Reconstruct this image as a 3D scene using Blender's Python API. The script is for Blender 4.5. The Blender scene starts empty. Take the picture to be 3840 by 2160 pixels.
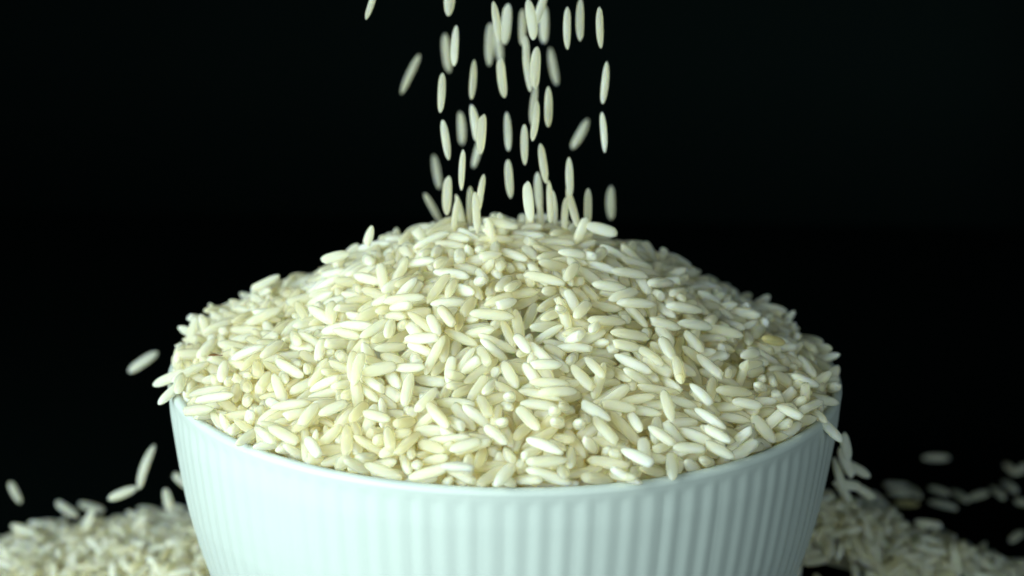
import bpy, math, base64, zlib, random
import numpy as np
from mathutils import Matrix, Vector, Quaternion

scene = bpy.context.scene
COL = scene.collection
MM = 0.001
RIM_Z = 0.062          # height of the bowl's rim above the table

# ------------------------------------------------------------------ camera
cam_data = bpy.data.cameras.new('camera')
cam = bpy.data.objects.new('camera', cam_data)
COL.objects.link(cam)
cr = Vector((0.99986945, 0.00170194, 0.01606849))
cu = Vector((-0.01589926, 0.28099782, 0.9595767))
cf = Vector((0.00288207, 0.9597069, -0.2809882))
cp = Vector((0.0, -0.3033543344, 0.1018633781 + RIM_Z))
cam.matrix_world = Matrix(((cr.x, cu.x, -cf.x, cp.x), (cr.y, cu.y, -cf.y, cp.y), (cr.z, cu.z, -cf.z, cp.z), (0, 0, 0, 1)))
cam_data.sensor_width = 36.0
cam_data.lens = 67.885
cam_data.clip_start = 0.01
cam_data.clip_end = 20.0
cam_data.dof.use_dof = True
cam_data.dof.focus_distance = 0.287
cam_data.dof.aperture_fstop = 15.0
cam_data.dof.aperture_blades = 0
scene.camera = cam

# ------------------------------------------------------------------ world, lamps, exposure
world = bpy.data.worlds.new('World')
scene.world = world
world.use_nodes = True
bg = world.node_tree.nodes['Background']
bg.inputs[0].default_value = (0.55, 0.85, 0.80, 1)
bg.inputs[1].default_value = 0.04

def area_lamp(name, loc, target, size, power, color, spread=180):
    d = bpy.data.lights.new(name, 'AREA')
    d.shape = 'RECTANGLE'
    d.size, d.size_y = size
    d.energy = power
    d.color = color
    d.spread = math.radians(spread)
    o = bpy.data.objects.new(name, d)
    COL.objects.link(o)
    o.location = loc
    o.rotation_euler = (Vector(target) - Vector(loc)).to_track_quat('-Z', 'Y').to_euler()
    return o

area_lamp('softbox_lamp', (-0.255, -0.25, 0.170), (0, -0.01, 0.065), (0.32, 0.28), 1.84, (0.815, 1.0, 0.915), 120)
area_lamp('fill_lamp', (0.22, -0.62, 0.15), (0, 0, 0.06), (0.5, 0.25), 1.75, (0.80, 1.0, 0.96))

scene.view_settings.view_transform = 'Standard'
scene.view_settings.look = 'None'
scene.view_settings.exposure = 0.0
scene.view_settings.gamma = 1.0
scene.render.engine = 'CYCLES'
scene.cycles.use_denoising = True
scene.cycles.max_bounces = 48
scene.cycles.diffuse_bounces = 44
scene.cycles.glossy_bounces = 3
scene.cycles.transmission_bounces = 44
scene.cycles.sample_clamp_indirect = 6.0

# ------------------------------------------------------------------ materials
def new_mat(name):
    m = bpy.data.materials.new(name)
    m.use_nodes = True
    return m, m.node_tree, m.node_tree.nodes['Principled BSDF']

def rice_material(name, bulk):
    """Long-grain kernel: ivory and glassy (tone 0) to chalky white (tone 1), tone < 0 is a yellowed kernel."""
    m, nt, p = new_mat(name)
    N, L = nt.nodes, nt.links
    if bulk:
        geo = N.new('ShaderNodeNewGeometry')
        tone = geo.outputs['Random Per Island']
    else:
        oi = N.new('ShaderNodeObjectInfo')
        sep = N.new('ShaderNodeSeparateColor')
        L.new(oi.outputs['Color'], sep.inputs[0])
        tone = sep.outputs[0]
    tc = N.new('ShaderNodeTexCoord')
    noi = N.new('ShaderNodeTexNoise')
    noi.inputs['Scale'].default_value = 420.0
    noi.inputs['Detail'].default_value = 3.0
    L.new(tc.outputs['Object'], noi.inputs['Vector'])
    add = N.new('ShaderNodeMath'); add.operation = 'MULTIPLY_ADD'
    add.inputs[1].default_value = 0.9
    L.new(noi.outputs[0], add.inputs[0])
    sub = N.new('ShaderNodeMath'); sub.operation = 'SUBTRACT'
    L.new(tone, sub.inputs[0]); sub.inputs[1].default_value = 0.45
    L.new(sub.outputs[0], add.inputs[2])
    ramp = N.new('ShaderNodeValToRGB')
    e = ramp.color_ramp.elements
    e[0].position = 0.0; e[0].color = (0.99, 0.972, 0.885, 1)
    e[1].position = 1.0; e[1].color = (0.992, 0.984, 0.93, 1)
    x = e.new(0.45); x.color = (0.992, 0.98, 0.905, 1)
    L.new(add.outputs[0], ramp.inputs[0])
    col = ramp.outputs[0]
    if not bulk:
        mix = N.new('ShaderNodeMix'); mix.data_type = 'RGBA'
        L.new(sep.outputs[1], mix.inputs[0])
        L.new(col, mix.inputs[6])
        mix.inputs[7].default_value = (0.96, 0.90, 0.62, 1)
        col = mix.outputs[2]
    L.new(col, p.inputs['Base Color'])
    p.inputs['Subsurface Weight'].default_value = 0.8
    p.inputs['Subsurface Radius'].default_value = (1.0, 0.80, 0.42)
    p.inputs['Subsurface Scale'].default_value = 0.002
    p.inputs['IOR'].default_value = 1.46
    p.inputs['Specular IOR Level'].default_value = 0.0
    rr = N.new('ShaderNodeMapRange')
    rr.inputs['To Min'].default_value = 0.14
    rr.inputs['To Max'].default_value = 0.40
    n2 = N.new('ShaderNodeTexNoise'); n2.inputs['Scale'].default_value = 1500.0
    L.new(tc.outputs['Object'], n2.inputs['Vector'])
    L.new(n2.outputs[0], rr.inputs[0]); L.new(rr.outputs[0], p.inputs['Roughness'])
    bump = N.new('ShaderNodeBump'); bump.inputs['Strength'].default_value = 0.25
    bump.inputs['Distance'].default_value = 0.00012
    L.new(n2.outputs[0], bump.inputs['Height']); L.new(bump.outputs[0], p.inputs['Normal'])
    warm = N.new('ShaderNodeMix'); warm.data_type = 'RGBA'; warm.blend_type = 'MULTIPLY'
    warm.inputs[0].default_value = 1.0
    L.new(col, warm.inputs[6]); warm.inputs[7].default_value = (1.0, 0.973, 0.855, 1)
    translucent = N.new('ShaderNodeBsdfTranslucent')
    L.new(warm.outputs[2], translucent.inputs['Color'])
    refract = N.new('ShaderNodeBsdfRefraction')
    refract.inputs['IOR'].default_value = 1.06
    refract.inputs['Roughness'].default_value = 0.75
    L.new(warm.outputs[2], refract.inputs['Color'])
    through = N.new('ShaderNodeMixShader'); through.inputs[0].default_value = 0.40
    L.new(translucent.outputs[0], through.inputs[1]); L.new(refract.outputs[0], through.inputs[2])
    share = N.new('ShaderNodeMapRange')
    share.inputs['To Min'].default_value = 0.84
    share.inputs['To Max'].default_value = 0.60
    L.new(add.outputs[0], share.inputs[0])
    blend = N.new('ShaderNodeMixShader')
    L.new(share.outputs[0], blend.inputs[0])
    L.new(p.outputs[0], blend.inputs[1]); L.new(through.outputs[0], blend.inputs[2])
    gloss = N.new('ShaderNodeBsdfGlossy')
    L.new(rr.outputs[0], gloss.inputs['Roughness']); L.new(bump.outputs[0], gloss.inputs['Normal'])
    fresnel = N.new('ShaderNodeFresnel'); fresnel.inputs['IOR'].default_value = 1.5
    side = N.new('ShaderNodeNewGeometry')
    outer = N.new('ShaderNodeMath'); outer.operation = 'SUBTRACT'; outer.use_clamp = True
    L.new(fresnel.outputs[0], outer.inputs[0]); L.new(side.outputs['Backfacing'], outer.inputs[1])
    skin = N.new('ShaderNodeMixShader')
    L.new(outer.outputs[0], skin.inputs[0]); L.new(blend.outputs[0], skin.inputs[1]); L.new(gloss.outputs[0], skin.inputs[2])
    L.new(skin.outputs[0], N['Material Output'].inputs['Surface'])
    return m

RICE = rice_material('rice_kernel', False)
RICE_BULK = rice_material('rice_kernels_bulk', True)

def porcelain():
    m, nt, p = new_mat('white_glazed_bowl')
    N, L = nt.nodes, nt.links
    noi = N.new('ShaderNodeTexNoise'); noi.inputs['Scale'].default_value = 60.0
    tc = N.new('ShaderNodeTexCoord'); L.new(tc.outputs['Object'], noi.inputs['Vector'])
    ramp = N.new('ShaderNodeValToRGB')
    ramp.color_ramp.elements[0].color = (0.375, 0.415, 0.42, 1)
    ramp.color_ramp.elements[1].color = (0.41, 0.448, 0.452, 1)
    L.new(noi.outputs[0], ramp.inputs[0]); L.new(ramp.outputs[0], p.inputs['Base Color'])
    p.inputs['Roughness'].default_value = 0.48
    p.inputs['Specular IOR Level'].default_value = 0.4
    p.inputs['Subsurface Weight'].default_value = 0.15
    p.inputs['Subsurface Radius'].default_value = (1, 1, 1)
    p.inputs['Subsurface Scale'].default_value = 0.0008
    return m
BOWL = porcelain()

def black_cloth(name, c):
    m, nt, p = new_mat(name)
    N, L = nt.nodes, nt.links
    noi = N.new('ShaderNodeTexNoise'); noi.inputs['Scale'].default_value = 900.0
    tc = N.new('ShaderNodeTexCoord'); L.new(tc.outputs['Object'], noi.inputs['Vector'])
    ramp = N.new('ShaderNodeValToRGB')
    ramp.color_ramp.elements[0].color = (c * 0.4, c * 0.8, c * 0.8, 1)
    ramp.color_ramp.elements[1].color = (c * 0.7, c * 1.3, c * 1.3, 1)
    L.new(noi.outputs[0], ramp.inputs[0]); L.new(ramp.outputs[0], p.inputs['Base Color'])
    p.inputs['Roughness'].default_value = 1.0
    p.inputs['Specular IOR Level'].default_value = 0.0
    return m
VELVET = black_cloth('black_velvet', 0.0022)
BACK = black_cloth('black_backdrop_cloth', 0.007)

def husk_material():
    m, nt, p = new_mat('brown_husk')
    N, L = nt.nodes, nt.links
    noi = N.new('ShaderNodeTexNoise'); noi.inputs['Scale'].default_value = 2500.0
    ramp = N.new('ShaderNodeValToRGB')
    ramp.color_ramp.elements[0].color = (0.03, 0.012, 0.004, 1)
    ramp.color_ramp.elements[1].color = (0.26, 0.11, 0.02, 1)
    L.new(noi.outputs[0], ramp.inputs[0]); L.new(ramp.outputs[0], p.inputs['Base Color'])
    p.inputs['Roughness'].default_value = 0.6
    return m
HUSK = husk_material()

# ------------------------------------------------------------------ helpers
def mesh_object(name, vs, fs, mat, parent=None, smooth=True):
    me = bpy.data.meshes.new(name)
    me.from_pydata(vs, [], fs)
    me.update()
    if smooth:
        me.polygons.foreach_set('use_smooth', [True] * len(me.polygons))
    me.materials.append(mat)
    o = bpy.data.objects.new(name, me)
    COL.objects.link(o)
    if parent is not None:
        o.parent = parent
    return o

def tag(o, label=None, cat=None, group=None, kind=None):
    for k, v in (('label', label), ('category', cat), ('group', group), ('kind', kind)):
        if v:
            o[k] = v
    return o

# ------------------------------------------------------------------ setting: table and backdrop
def sheet(name, x0, x1, y0, y1, z, mat, n=24, wave=0.0):
    vs = [(x0 + (x1 - x0) * i / n, y0 + (y1 - y0) * j / n, z) for j in range(n + 1) for i in range(n + 1)]
    fs = [(j * (n + 1) + i, j * (n + 1) + i + 1, (j + 1) * (n + 1) + i + 1, (j + 1) * (n + 1) + i) for j in range(n) for i in range(n)]
    return mesh_object(name, vs, fs, mat)
tag(sheet('table_surface', -0.9, 0.9, -0.6, 0.34, 0.0, VELVET), kind='structure')

def backdrop():
    n, m = 120, 12
    vs, fs = [], []
    for j in range(m + 1):
        z = -0.75 + 1.9 * j / m
        for i in range(n + 1):
            x = -1.6 + 3.2 * i / n
            vs.append((x, 0.78 + 0.018 * math.sin(x * 17 + 0.8 * math.sin(x * 5)) + 0.006 * math.sin(x * 41 + z), z))
    for j in range(m):
        for i in range(n):
            a = j * (n + 1) + i
            fs.append((a, a + 1, a + n + 2, a + n + 1))
    return mesh_object('backdrop', vs, fs, BACK)
tag(backdrop(), kind='structure')

# ------------------------------------------------------------------ the bowl
# outer profile: (drop below the rim in mm, radius in mm)
PROF = [(0.9, 55.14), (2.0, 55.08), (2.6, 55.05), (3.4, 55.0), (4.4, 54.95), (6, 54.85), (9, 54.5), (12.3, 54.1), (16, 53.6), (19.8, 53.0), (23.4, 52.2), (27, 51.3), (29.5, 50.6),
        (32, 49.8), (34.4, 48.9), (36.6, 48.0), (40, 46.2), (43, 44.3), (46, 42.0), (49, 39.2), (52, 35.6), (54.5, 31.8), (56, 29.2)]
NF = 104
SEG = 10
bowl = bpy.data.objects.new('bowl', None)
bowl.empty_display_size = 0.03
COL.objects.link(bowl)
tag(bowl, 'white fluted bowl heaped with rice on the black table', 'bowl')

def ring_mesh(rows, n, closed_z=False):
    """rows: list of functions angle-index -> (radius, z) evaluated to lists of (r, z) per vertex"""
    vs, fs = [], []
    for row in rows:
        for k in range(n):
            r, z = row(k)
            a = 2 * math.pi * (k + 0.5) / n - math.pi / 2
            vs.append((r * MM * math.cos(a), r * MM * math.sin(a), RIM_Z + z * MM))
    for i in range(len(rows) - 1):
        for k in range(n):
            b = (k + 1) % n
            fs.append((i * n + k, (i + 1) * n + k, (i + 1) * n + b, i * n + b))
    return vs, fs

def flute(k, d):
    u = (k % SEG) / SEG
    lobe = 0.5 - 0.5 * math.cos(2 * math.pi * u)    # 0 at the groove, 1 on the crest
    start = 1.5 + 0.35 * (1 - lobe)                 # the flutes fade out just under the rim
    t = min(1.0, max(0.0, (d - start + 0.6) / 1.4)); t = t * t * (3 - 2 * t)
    low = min(1.0, max(0.0, (56.5 - d) / 6.0))
    depth = 0.135 * (1 + 0.14 * math.sin(7.3 * (k // SEG)) + 0.08 * math.sin(2.9 * (k // SEG) + 0.05 * d))
    return -(0.05 + depth * (1 - lobe)) * t * low

def fine(profile, step):
    out = []
    for (d0, r0), (d1, r1) in zip(profile, profile[1:]):
        m = max(1, round((d1 - d0) / step))
        for q in range(m):
            out.append((d0 + (d1 - d0) * q / m, r0 + (r1 - r0) * q / m))
    out.append(profile[-1])
    return out
PF = fine(PROF, 0.5)
vs, fs = ring_mesh([lambda k, d=d, r=r: (r + flute(k, d), -d) for d, r in PF], NF * SEG)
mesh_object('fluted_wall', vs, fs, BOWL, bowl)

lip = [(55.14, -0.9), (55.12, -0.6), (54.98, -0.25), (54.6, 0.02), (54.15, 0.08), (53.75, -0.08), (53.5, -0.45), (53.4, -1.2), (53.3, -2.6)]
vs, fs = ring_mesh([lambda k, r=r, z=z: (r, z) for r, z in reversed(lip)], 384)
fs = [f[::-1] for f in fs]
vs, fs = ring_mesh([lambda k, r=r, z=z: (r, z) for r, z in lip], 384)
fs = [f[::-1] for f in fs]
mesh_object('rim', vs, fs, BOWL, bowl)

inner = [(2.6, 53.3)] + [(d + 0.5, r - 1.8) for d, r in PROF[5:]] + [(57.5, 22.0), (58.0, 0.6)]
vs, fs = ring_mesh([lambda k, d=d, r=r: (r, -d) for d, r in inner], 192)
fs = [f[::-1] for f in fs]
mesh_object('inner_wall', vs, fs, BOWL, bowl)

foot = [(29.2, -56), (28.4, -57.2), (28.2, -59), (28.3, -61.2), (27.9, -61.9), (26.6, -61.95), (26.0, -61.2), (25.8, -59.5), (0.5, -59.2)]
vs, fs = ring_mesh([lambda k, r=r, z=z: (r, z) for r, z in foot], 192)
mesh_object('foot_ring', vs, fs, BOWL, bowl)

# ------------------------------------------------------------------ rice kernels
VAR=[(6.2,1.78,1.5,.08,0,0),(5.5,1.75,1.45,-.14,.12,0),(6.8,1.68,1.42,.13,0,0),(5.2,1.88,1.55,.05,.15,0),(5.9,1.62,1.36,.16,0,0),
     (4.6,1.8,1.5,.08,.32,0),(3.6,1.78,1.48,0,.5,0),(2.7,1.7,1.42,0,.55,0),(7.6,1.45,1.18,.12,0,0),(8.4,1.35,1.15,1.3,0,0)]
def grain_geo(L,W,T,bend,cut,seed,nr=12,ns=10):
    """long-grain kernel: flattened, faceted, slightly bent, one end notched or snapped off"""
    rx=[math.sin(seed*7.1+k*2.3) for k in range(8)]
    vs=[];fs=[]
    ts=[]
    for i in range(nr+1):
        u=i/nr
        ts.append(-math.cos(math.pi*u))          # dense at ends
    hi=1-cut*1.0
    for i,t in enumerate(ts):
        if i==0 or i==nr: continue
        tt=t
        if cut: tt=-1+(t+1)*(.5*(1+hi))
        # profile on the unbroken grain
        a=abs(tt)**((3.6 if tt>0 else 2.35)+.45*rx[5])
        r=max(0.0,1-a)**.56
        if tt>0: r*=1-.10*tt*tt
        if cut and i>=nr-1: r*=.80
        x=t*L/2
        z0=bend*(1-t*t)
        for j in range(ns):
            an=2*math.pi*j/ns+.25*rx[0]
            fac=1+.055*math.cos(3*an+rx[1]*3)+.05*math.cos(4*an+rx[2]*3)
            y=math.cos(an)*W*.525*r*fac; z=math.sin(an)*T/2*r*fac+z0
            xx=x
            if not cut and t>.8: xx-=.38*max(0,math.sin(an+rx[3]*3))*(t-.8)*5   # the germ notch
            if cut and i>=nr-1: xx+=.28*math.cos(an+rx[3]*3)
            vs.append((xx,y,z))
    n=nr-1
    c0=len(vs); vs.append((-L/2,0,0)); c1=len(vs); vs.append((L/2+(-.12 if cut else -.05),0,0))
    for i in range(n-1):
        for j in range(ns):
            a=i*ns+j;b=i*ns+(j+1)%ns
            fs.append((a,b,b+ns,a+ns))
    for j in range(ns):
        fs.append((c0,(j+1)%ns,j)); q=(n-1)*ns
        fs.append((c1,q+j,q+(j+1)%ns))
    # outward: flip ring quads
    fs=[f[::-1] for f in fs]
    return vs,fs


def kernel_mesh(i, nr=12, ns=10):
    L_, W_, T_, b_, c_, _ = VAR[i]
    return grain_geo(L_, W_, T_, b_, c_, i + 1, nr, ns)

KERNELS = []
for i in range(len(VAR)):
    v, f = kernel_mesh(i)
    me = bpy.data.meshes.new('rice_grain')
    me.from_pydata([(x * MM, y * MM, z * MM) for x, y, z in v], [], f)
    me.update()
    me.polygons.foreach_set('use_smooth', [True] * len(f))
    me.materials.append(RICE)
    KERNELS.append(me)

GROUPS = ["raw rice grains heaped in the bowl", "rice grains falling in the stream", "rice grains flying off the mound", "rice grains scattered on the table"]
# the kernels that show largest: shape, position in 1/100 mm from the centre of the rim, yaw, pitch, roll, size, tone (0 glassy ... 100 chalky, below 0 yellowed), group, label
LARGEST = [
    (2, 573, -1934, 2027, 161, 7, -22, 101, 40, 0, 'ivory bowed grain lying level, near the crest, at the centre'),
    (0, 993, -1702, 2076, -110, -13, -10, 101, 60, 0, 'ivory long grain leaning steeply to the shade, near the crest, shaded side of centre'),
    (2, 1936, -1157, 1907, 24, -13, 24, 101, 60, 0, 'ivory bowed grain lying level, near the crest, shaded side of centre'),
    (0, 1595, -1738, 1862, 22, -13, 31, 100, 80, 0, 'chalky long grain lying level, near the crest, shaded side of centre'),
    (2, 2440, -1005, 1716, -131, 11, -23, 101, 90, 0, 'chalky bowed grain lying level, near the crest, on the shaded flank, upper'),
    (2, 2738, -1017, 1570, -120, 8, -11, 101, 70, 0, 'chalky bowed grain pointing at the viewer, near the crest, on the shaded flank'),
    (2, 1816, -1747, 1731, 45, 2, 30, 101, 80, 0, 'chalky bowed grain leaning gently to the shade, near the crest, shaded side of centre'),
    (2, 2004, -1859, 1631, -157, 8, -24, 101, 80, 0, 'chalky bowed grain lying level, high, shaded side of centre'),
    (2, 2774, -1542, 1473, -155, 14, -33, 101, 70, 0, 'chalky bowed grain lying level, near the crest, on the shaded flank, lower'),
    (2, 2927, -1834, 1287, 30, -14, 33, 101, 80, 0, 'chalky bowed grain lying level, high, on the shaded flank'),
    (3, 2445, -2132, 1386, -168, 17, -19, 98, 60, 0, 'ivory plump grain lying level, high, on the shaded flank'),
    (6, 12, -2510, 1797, -148, -9, -32, 99, 100, 0, 'chalky short broken grain leaning gently to the shade, high, at the centre'),
    (3, -886, -2707, 1640, -58, -25, 16, 88, 60, 0, 'ivory plump grain leaning steeply to the light, high, lit side of centre, upper'),
    (2, -215, -2698, 1668, 173, 2, -30, 101, 40, 0, 'ivory bowed grain lying level, high, at the centre'),
    (3, 1138, -2483, 1697, 62, 13, 26, 94, 60, 0, 'ivory plump grain leaning steeply to the shade, high, shaded side of centre'),
    (2, 1521, -2567, 1560, -152, 10, -18, 101, 40, 0, 'ivory bowed grain lying level, high, shaded side of centre'),
    (2, 1867, -2730, 1395, 21, -14, 27, 100, 30, 0, 'glassy bowed grain lying level, high, shaded side of centre'),
    (3, 1811, -2954, 1297, -167, 14, -31, 88, 50, 0, 'ivory plump grain lying level, halfway, shaded side of centre'),
    (3, 2420, -2834, 1223, 104, 16, 13, 104, 70, 0, 'chalky plump grain leaning steeply to the light, high, on the shaded flank'),
    (3, 2876, -2317, 1168, 117, 19, 18, 100, 50, 0, 'ivory plump grain leaning steeply to the light, high, on the shaded flank'),
    (0, 1890, -3280, 1129, -26, -17, 9, 104, 90, 0, 'chalky long grain leaning gently to the light, halfway, shaded side of centre'),
    (3, 2170, -3078, 1174, 135, 18, -9, 93, 30, 0, 'glassy plump grain leaning gently to the light, halfway, on the shaded flank'),
    (1, 1125, -3732, 1066, -52, -26, 12, 100, 30, 0, 'glassy plain grain leaning steeply to the light, halfway, shaded side of centre'),
    (4, 1312, -3546, 1148, -60, -17, 14, 96, 40, 0, 'ivory slim grain leaning steeply to the light, halfway, shaded side of centre'),
    (2, 2559, -3231, 1041, 95, 20, 18, 101, 40, 0, 'ivory bowed grain standing upright, halfway, on the shaded flank'),
    (1, 3072, -2809, 965, -46, -24, 3, 103, 60, 0, 'ivory plain grain leaning gently to the light, halfway, on the shaded flank'),
    (5, 3764, -1977, 871, 56, -6, 17, 110, 90, 0, 'chalky blunt grain leaning gently to the shade, high, at the shaded edge'),
    (2, 3766, -2321, 815, -127, 8, -17, 101, 50, 0, 'ivory bowed grain lying level, high, at the shaded edge'),
    (5, 2877, -3528, 764, -25, -37, 8, 93, 100, 0, 'chalky blunt grain leaning gently to the light, low, on the shaded flank'),
    (0, 2360, -3963, 728, 101, 29, 17, 98, 40, 0, 'ivory long grain leaning steeply to the light, low, on the shaded flank'),
    (4, 2984, -4008, 547, -37, -20, 0, 99, 90, 0, 'chalky slim grain leaning gently to the light, low, on the shaded flank'),
    (5, 1320, -4321, 741, 144, 17, -15, 110, 100, 0, 'chalky blunt grain leaning gently to the light, low, shaded side of centre'),
    (1, 1429, -4649, 603, -51, -26, 6, 102, 40, 0, 'ivory plain grain leaning steeply to the light, low, shaded side of centre'),
    (3, 2235, -4553, 487, -26, -27, 11, 88, 70, 0, 'chalky plump grain leaning gently to the light, by the rim, on the shaded flank, lower'),
    (4, 570, -5072, 495, 153, 11, -18, 102, 100, 0, 'chalky slim grain leaning gently to the light, by the rim, at the centre'),
    (3, 2624, -4673, 344, 8, -5, 17, 90, 60, 0, 'ivory plump grain lying level, by the rim, on the shaded flank'),
    (3, 3084, -4572, 277, 161, 21, -23, 88, 60, 0, 'ivory plump grain leaning gently to the light, by the rim, on the shaded flank'),
    (1, 1713, -5378, 190, 171, 25, -1, 88, 100, 0, 'chalky plain grain leaning gently to the light, by the rim, shaded side of centre'),
    (5, 1861, -5062, 353, -27, -15, 5, 110, 100, 0, 'chalky blunt grain leaning gently to the light, by the rim, shaded side of centre'),
    (1, 607, -5369, 395, -172, -1, -20, 103, 50, 0, 'ivory plain grain lying level, by the rim, at the centre'),
    (3, -640, -5628, 382, -3, -2, 2, 88, 90, 0, 'chalky plump grain lying level, by the rim, at the centre'),
    (3, -111, -4876, 572, 135, 19, -15, 88, 80, 0, 'chalky plump grain leaning gently to the light, low, at the centre'),
    (1, 342, -4549, 711, 125, 19, -22, 102, 60, 0, 'ivory plain grain leaning steeply to the light, low, at the centre'),
    (2, -952, -4457, 710, -61, -13, 18, 101, 50, 0, 'ivory bowed grain leaning steeply to the light, low, lit side of centre'),
    (3, -544, -5125, 500, 17, 12, 24, 88, 80, 0, 'chalky plump grain leaning gently to the shade, by the rim, at the centre'),
    (3, 4246, -1088, 823, 33, -18, 22, 89, -100, 0, 'yellowed plump grain lying level, near the crest, at the shaded edge'),
    (3, 4634, -2061, 494, 10, -24, 6, 92, 80, 0, 'chalky plump grain leaning gently to the light, halfway, at the shaded edge'),
    (3, 4232, -3349, 437, -42, -9, 6, 88, 50, 0, 'ivory plump grain leaning gently to the light, low, at the shaded edge'),
    (3, 3068, -4347, 434, 141, 14, -14, 88, 90, 0, 'chalky plump grain leaning gently to the light, by the rim, on the shaded flank, upper'),
    (4, 762, -4070, 945, -164, 2, -26, 102, 70, 0, 'chalky slim grain lying level, low, shaded side of centre'),
    (4, 644, -3932, 1030, 0, -2, 26, 100, 50, 0, 'ivory slim grain lying level, halfway, at the centre'),
    (3, 608, -3637, 1211, -177, 0, -28, 88, 90, 0, 'chalky plump grain lying level, halfway, at the centre'),
    (3, 253, -3241, 1391, 117, 17, -21, 88, 90, 0, 'chalky plump grain leaning steeply to the light, halfway, at the centre'),
    (3, 3586, -3318, 546, 10, -12, 25, 88, 80, 0, 'chalky plump grain lying level, low, at the shaded edge'),
    (2, 3419, -3138, 668, -151, 13, -36, 101, 30, 0, 'glassy bowed grain lying level, halfway, on the shaded flank, lower'),
    (2, -4372, -2911, 357, 164, -15, -14, 101, 80, 0, 'chalky bowed grain lying level, low, at the lit edge'),
    (5, -4566, -3160, 246, 157, -14, -1, 110, 40, 0, 'ivory blunt grain lying level, by the rim, at the lit edge'),
    (2, -2165, -3441, 1037, 82, 29, -14, 101, 50, 0, 'ivory bowed grain standing upright, halfway, on the lit flank'),
    (1, -1122, -4108, 826, -122, -22, 0, 98, 60, 0, 'ivory plain grain leaning steeply to the shade, low, lit side of centre'),
    (4, -941, -4504, 699, -59, -13, 19, 108, 60, 0, 'ivory slim grain leaning steeply to the light, low, lit side of centre'),
    (3, -1820, -4320, 619, 149, 2, -20, 88, 50, 0, 'ivory plump grain leaning gently to the light, low, lit side of centre'),
    (3, -2481, -4063, 633, 25, 17, 18, 88, 60, 0, 'ivory plump grain leaning gently to the shade, low, on the lit flank'),
    (3, -2718, -4624, 259, -60, -19, 18, 88, 100, 0, 'chalky plump grain leaning steeply to the light, by the rim, on the lit flank'),
    (3, -2817, -4132, 569, -122, -29, -6, 88, 60, 0, 'ivory plump grain leaning steeply to the shade, low, on the lit flank'),
    (2, -1562, -2181, 1738, 167, -11, -21, 101, 50, 0, 'ivory bowed grain lying level, high, lit side of centre'),
    (3, -889, -2730, 1634, 122, 25, -16, 88, 60, 0, 'ivory plump grain leaning steeply to the light, high, lit side of centre, lower'),
    (1, -1242, -3050, 1405, -11, 7, 36, 99, 80, 0, 'chalky plain grain lying level, halfway, lit side of centre'),
    (3, -1066, -2899, 1547, 113, 24, -11, 88, 80, 0, 'chalky plump grain leaning steeply to the light, high, lit side of centre'),
    (1, -4073, 984, 1050, -172, -26, 14, 99, 70, 0, 'chalky plain grain leaning gently to the shade, near the crest, on the lit flank'),
    (2, -5232, -870, 373, 92, 6, -23, 101, 70, 0, 'chalky bowed grain pointing at the viewer, near the crest, at the lit edge'),
    (2, -5001, -2243, 349, -86, -7, 19, 101, 40, 0, 'ivory bowed grain standing upright, low, at the lit edge'),
    (5, -2207, -451, 1855, 104, -4, -20, 110, 80, 0, 'chalky blunt grain pointing at the viewer, near the crest, lit side of centre'),
    (0, 714, -4499, 793, -91, 28, 0, 103, 80, 0, 'chalky long grain pointing at the viewer, low, shaded side of centre, upper'),
    (0, 751, -4648, 681, -101, 28, 0, 104, 80, 0, 'chalky long grain pointing at the viewer, low, shaded side of centre, middle'),
    (0, -49, -4588, 640, 101, -28, 0, 104, 80, 0, 'chalky long grain pointing at the viewer, low, at the centre, lower'),
    (0, 72, -4122, 869, 90, -27, 0, 103, 80, 0, 'chalky long grain pointing at the viewer, low, at the centre, upper'),
    (0, 1067, -4587, 645, 91, -28, 0, 103, 80, 0, 'chalky long grain pointing at the viewer, low, shaded side of centre, lower'),
    (0, -412, -1909, 1945, -78, 24, 0, 104, 80, 0, 'chalky long grain pointing at the viewer, high, at the centre'),
    (2, 826, -2512, 1702, 79, -24, 0, 94, 80, 0, 'chalky bowed grain pointing at the viewer, high, shaded side of centre'),
    (2, 3869, -2709, 592, -110, 26, 0, 97, 80, 0, 'chalky bowed grain pointing at the viewer, halfway, at the shaded edge'),
    (2, 879, -4415, 805, 71, -26, 0, 98, 80, 0, 'chalky bowed grain pointing at the viewer, low, shaded side of centre'),
    (8, -2216, 506, 5904, -175, -72, -163, 88, 10, 1, 'slender grain falling upright at the stream top, along its lit edge'),
    (8, -1855, 5396, 3858, 23, 63, -8, 108, 2, 1, 'blurred slender grain falling aslant to the shade in the upper stream, along its lit edge'),
    (4, -992, 1061, 5899, 81, 66, -144, 110, 20, 1, 'slim grain falling upright at the stream top, along its lit edge'),
    (8, -894, 948, 5120, -93, -61, 38, 94, 40, 1, 'slender grain falling upright in the upper stream, along its lit edge'),
    (2, -1174, 5340, 4269, -70, -69, 96, 110, 2, 1, 'blurred bowed grain falling upright in the upper stream, along its lit edge'),
    (8, -1091, 111, 4499, 88, 57, 139, 92, 10, 1, 'slender grain falling upright midway down the stream, along its lit edge'),
    (8, -1010, 0, 3757, 172, 81, -63, 88, 40, 1, 'slender grain falling upright low in the stream, along its lit edge'),
    (2, -983, 386, 2750, 48, 87, -10, 98, 10, 1, 'bowed grain falling upright just above the peak, along its lit edge'),
    (8, -609, 1152, 4533, -100, -71, -62, 88, 2, 1, 'slender grain falling upright in the upper stream, near its lit edge'),
    (4, -578, 1076, 3810, -47, -76, -67, 110, 40, 1, 'slim grain falling upright midway down the stream, near its lit edge'),
    (2, -424, -442, 3956, 85, 58, -53, 100, 2, 1, 'bowed grain falling upright midway down the stream, near its lit edge'),
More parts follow.
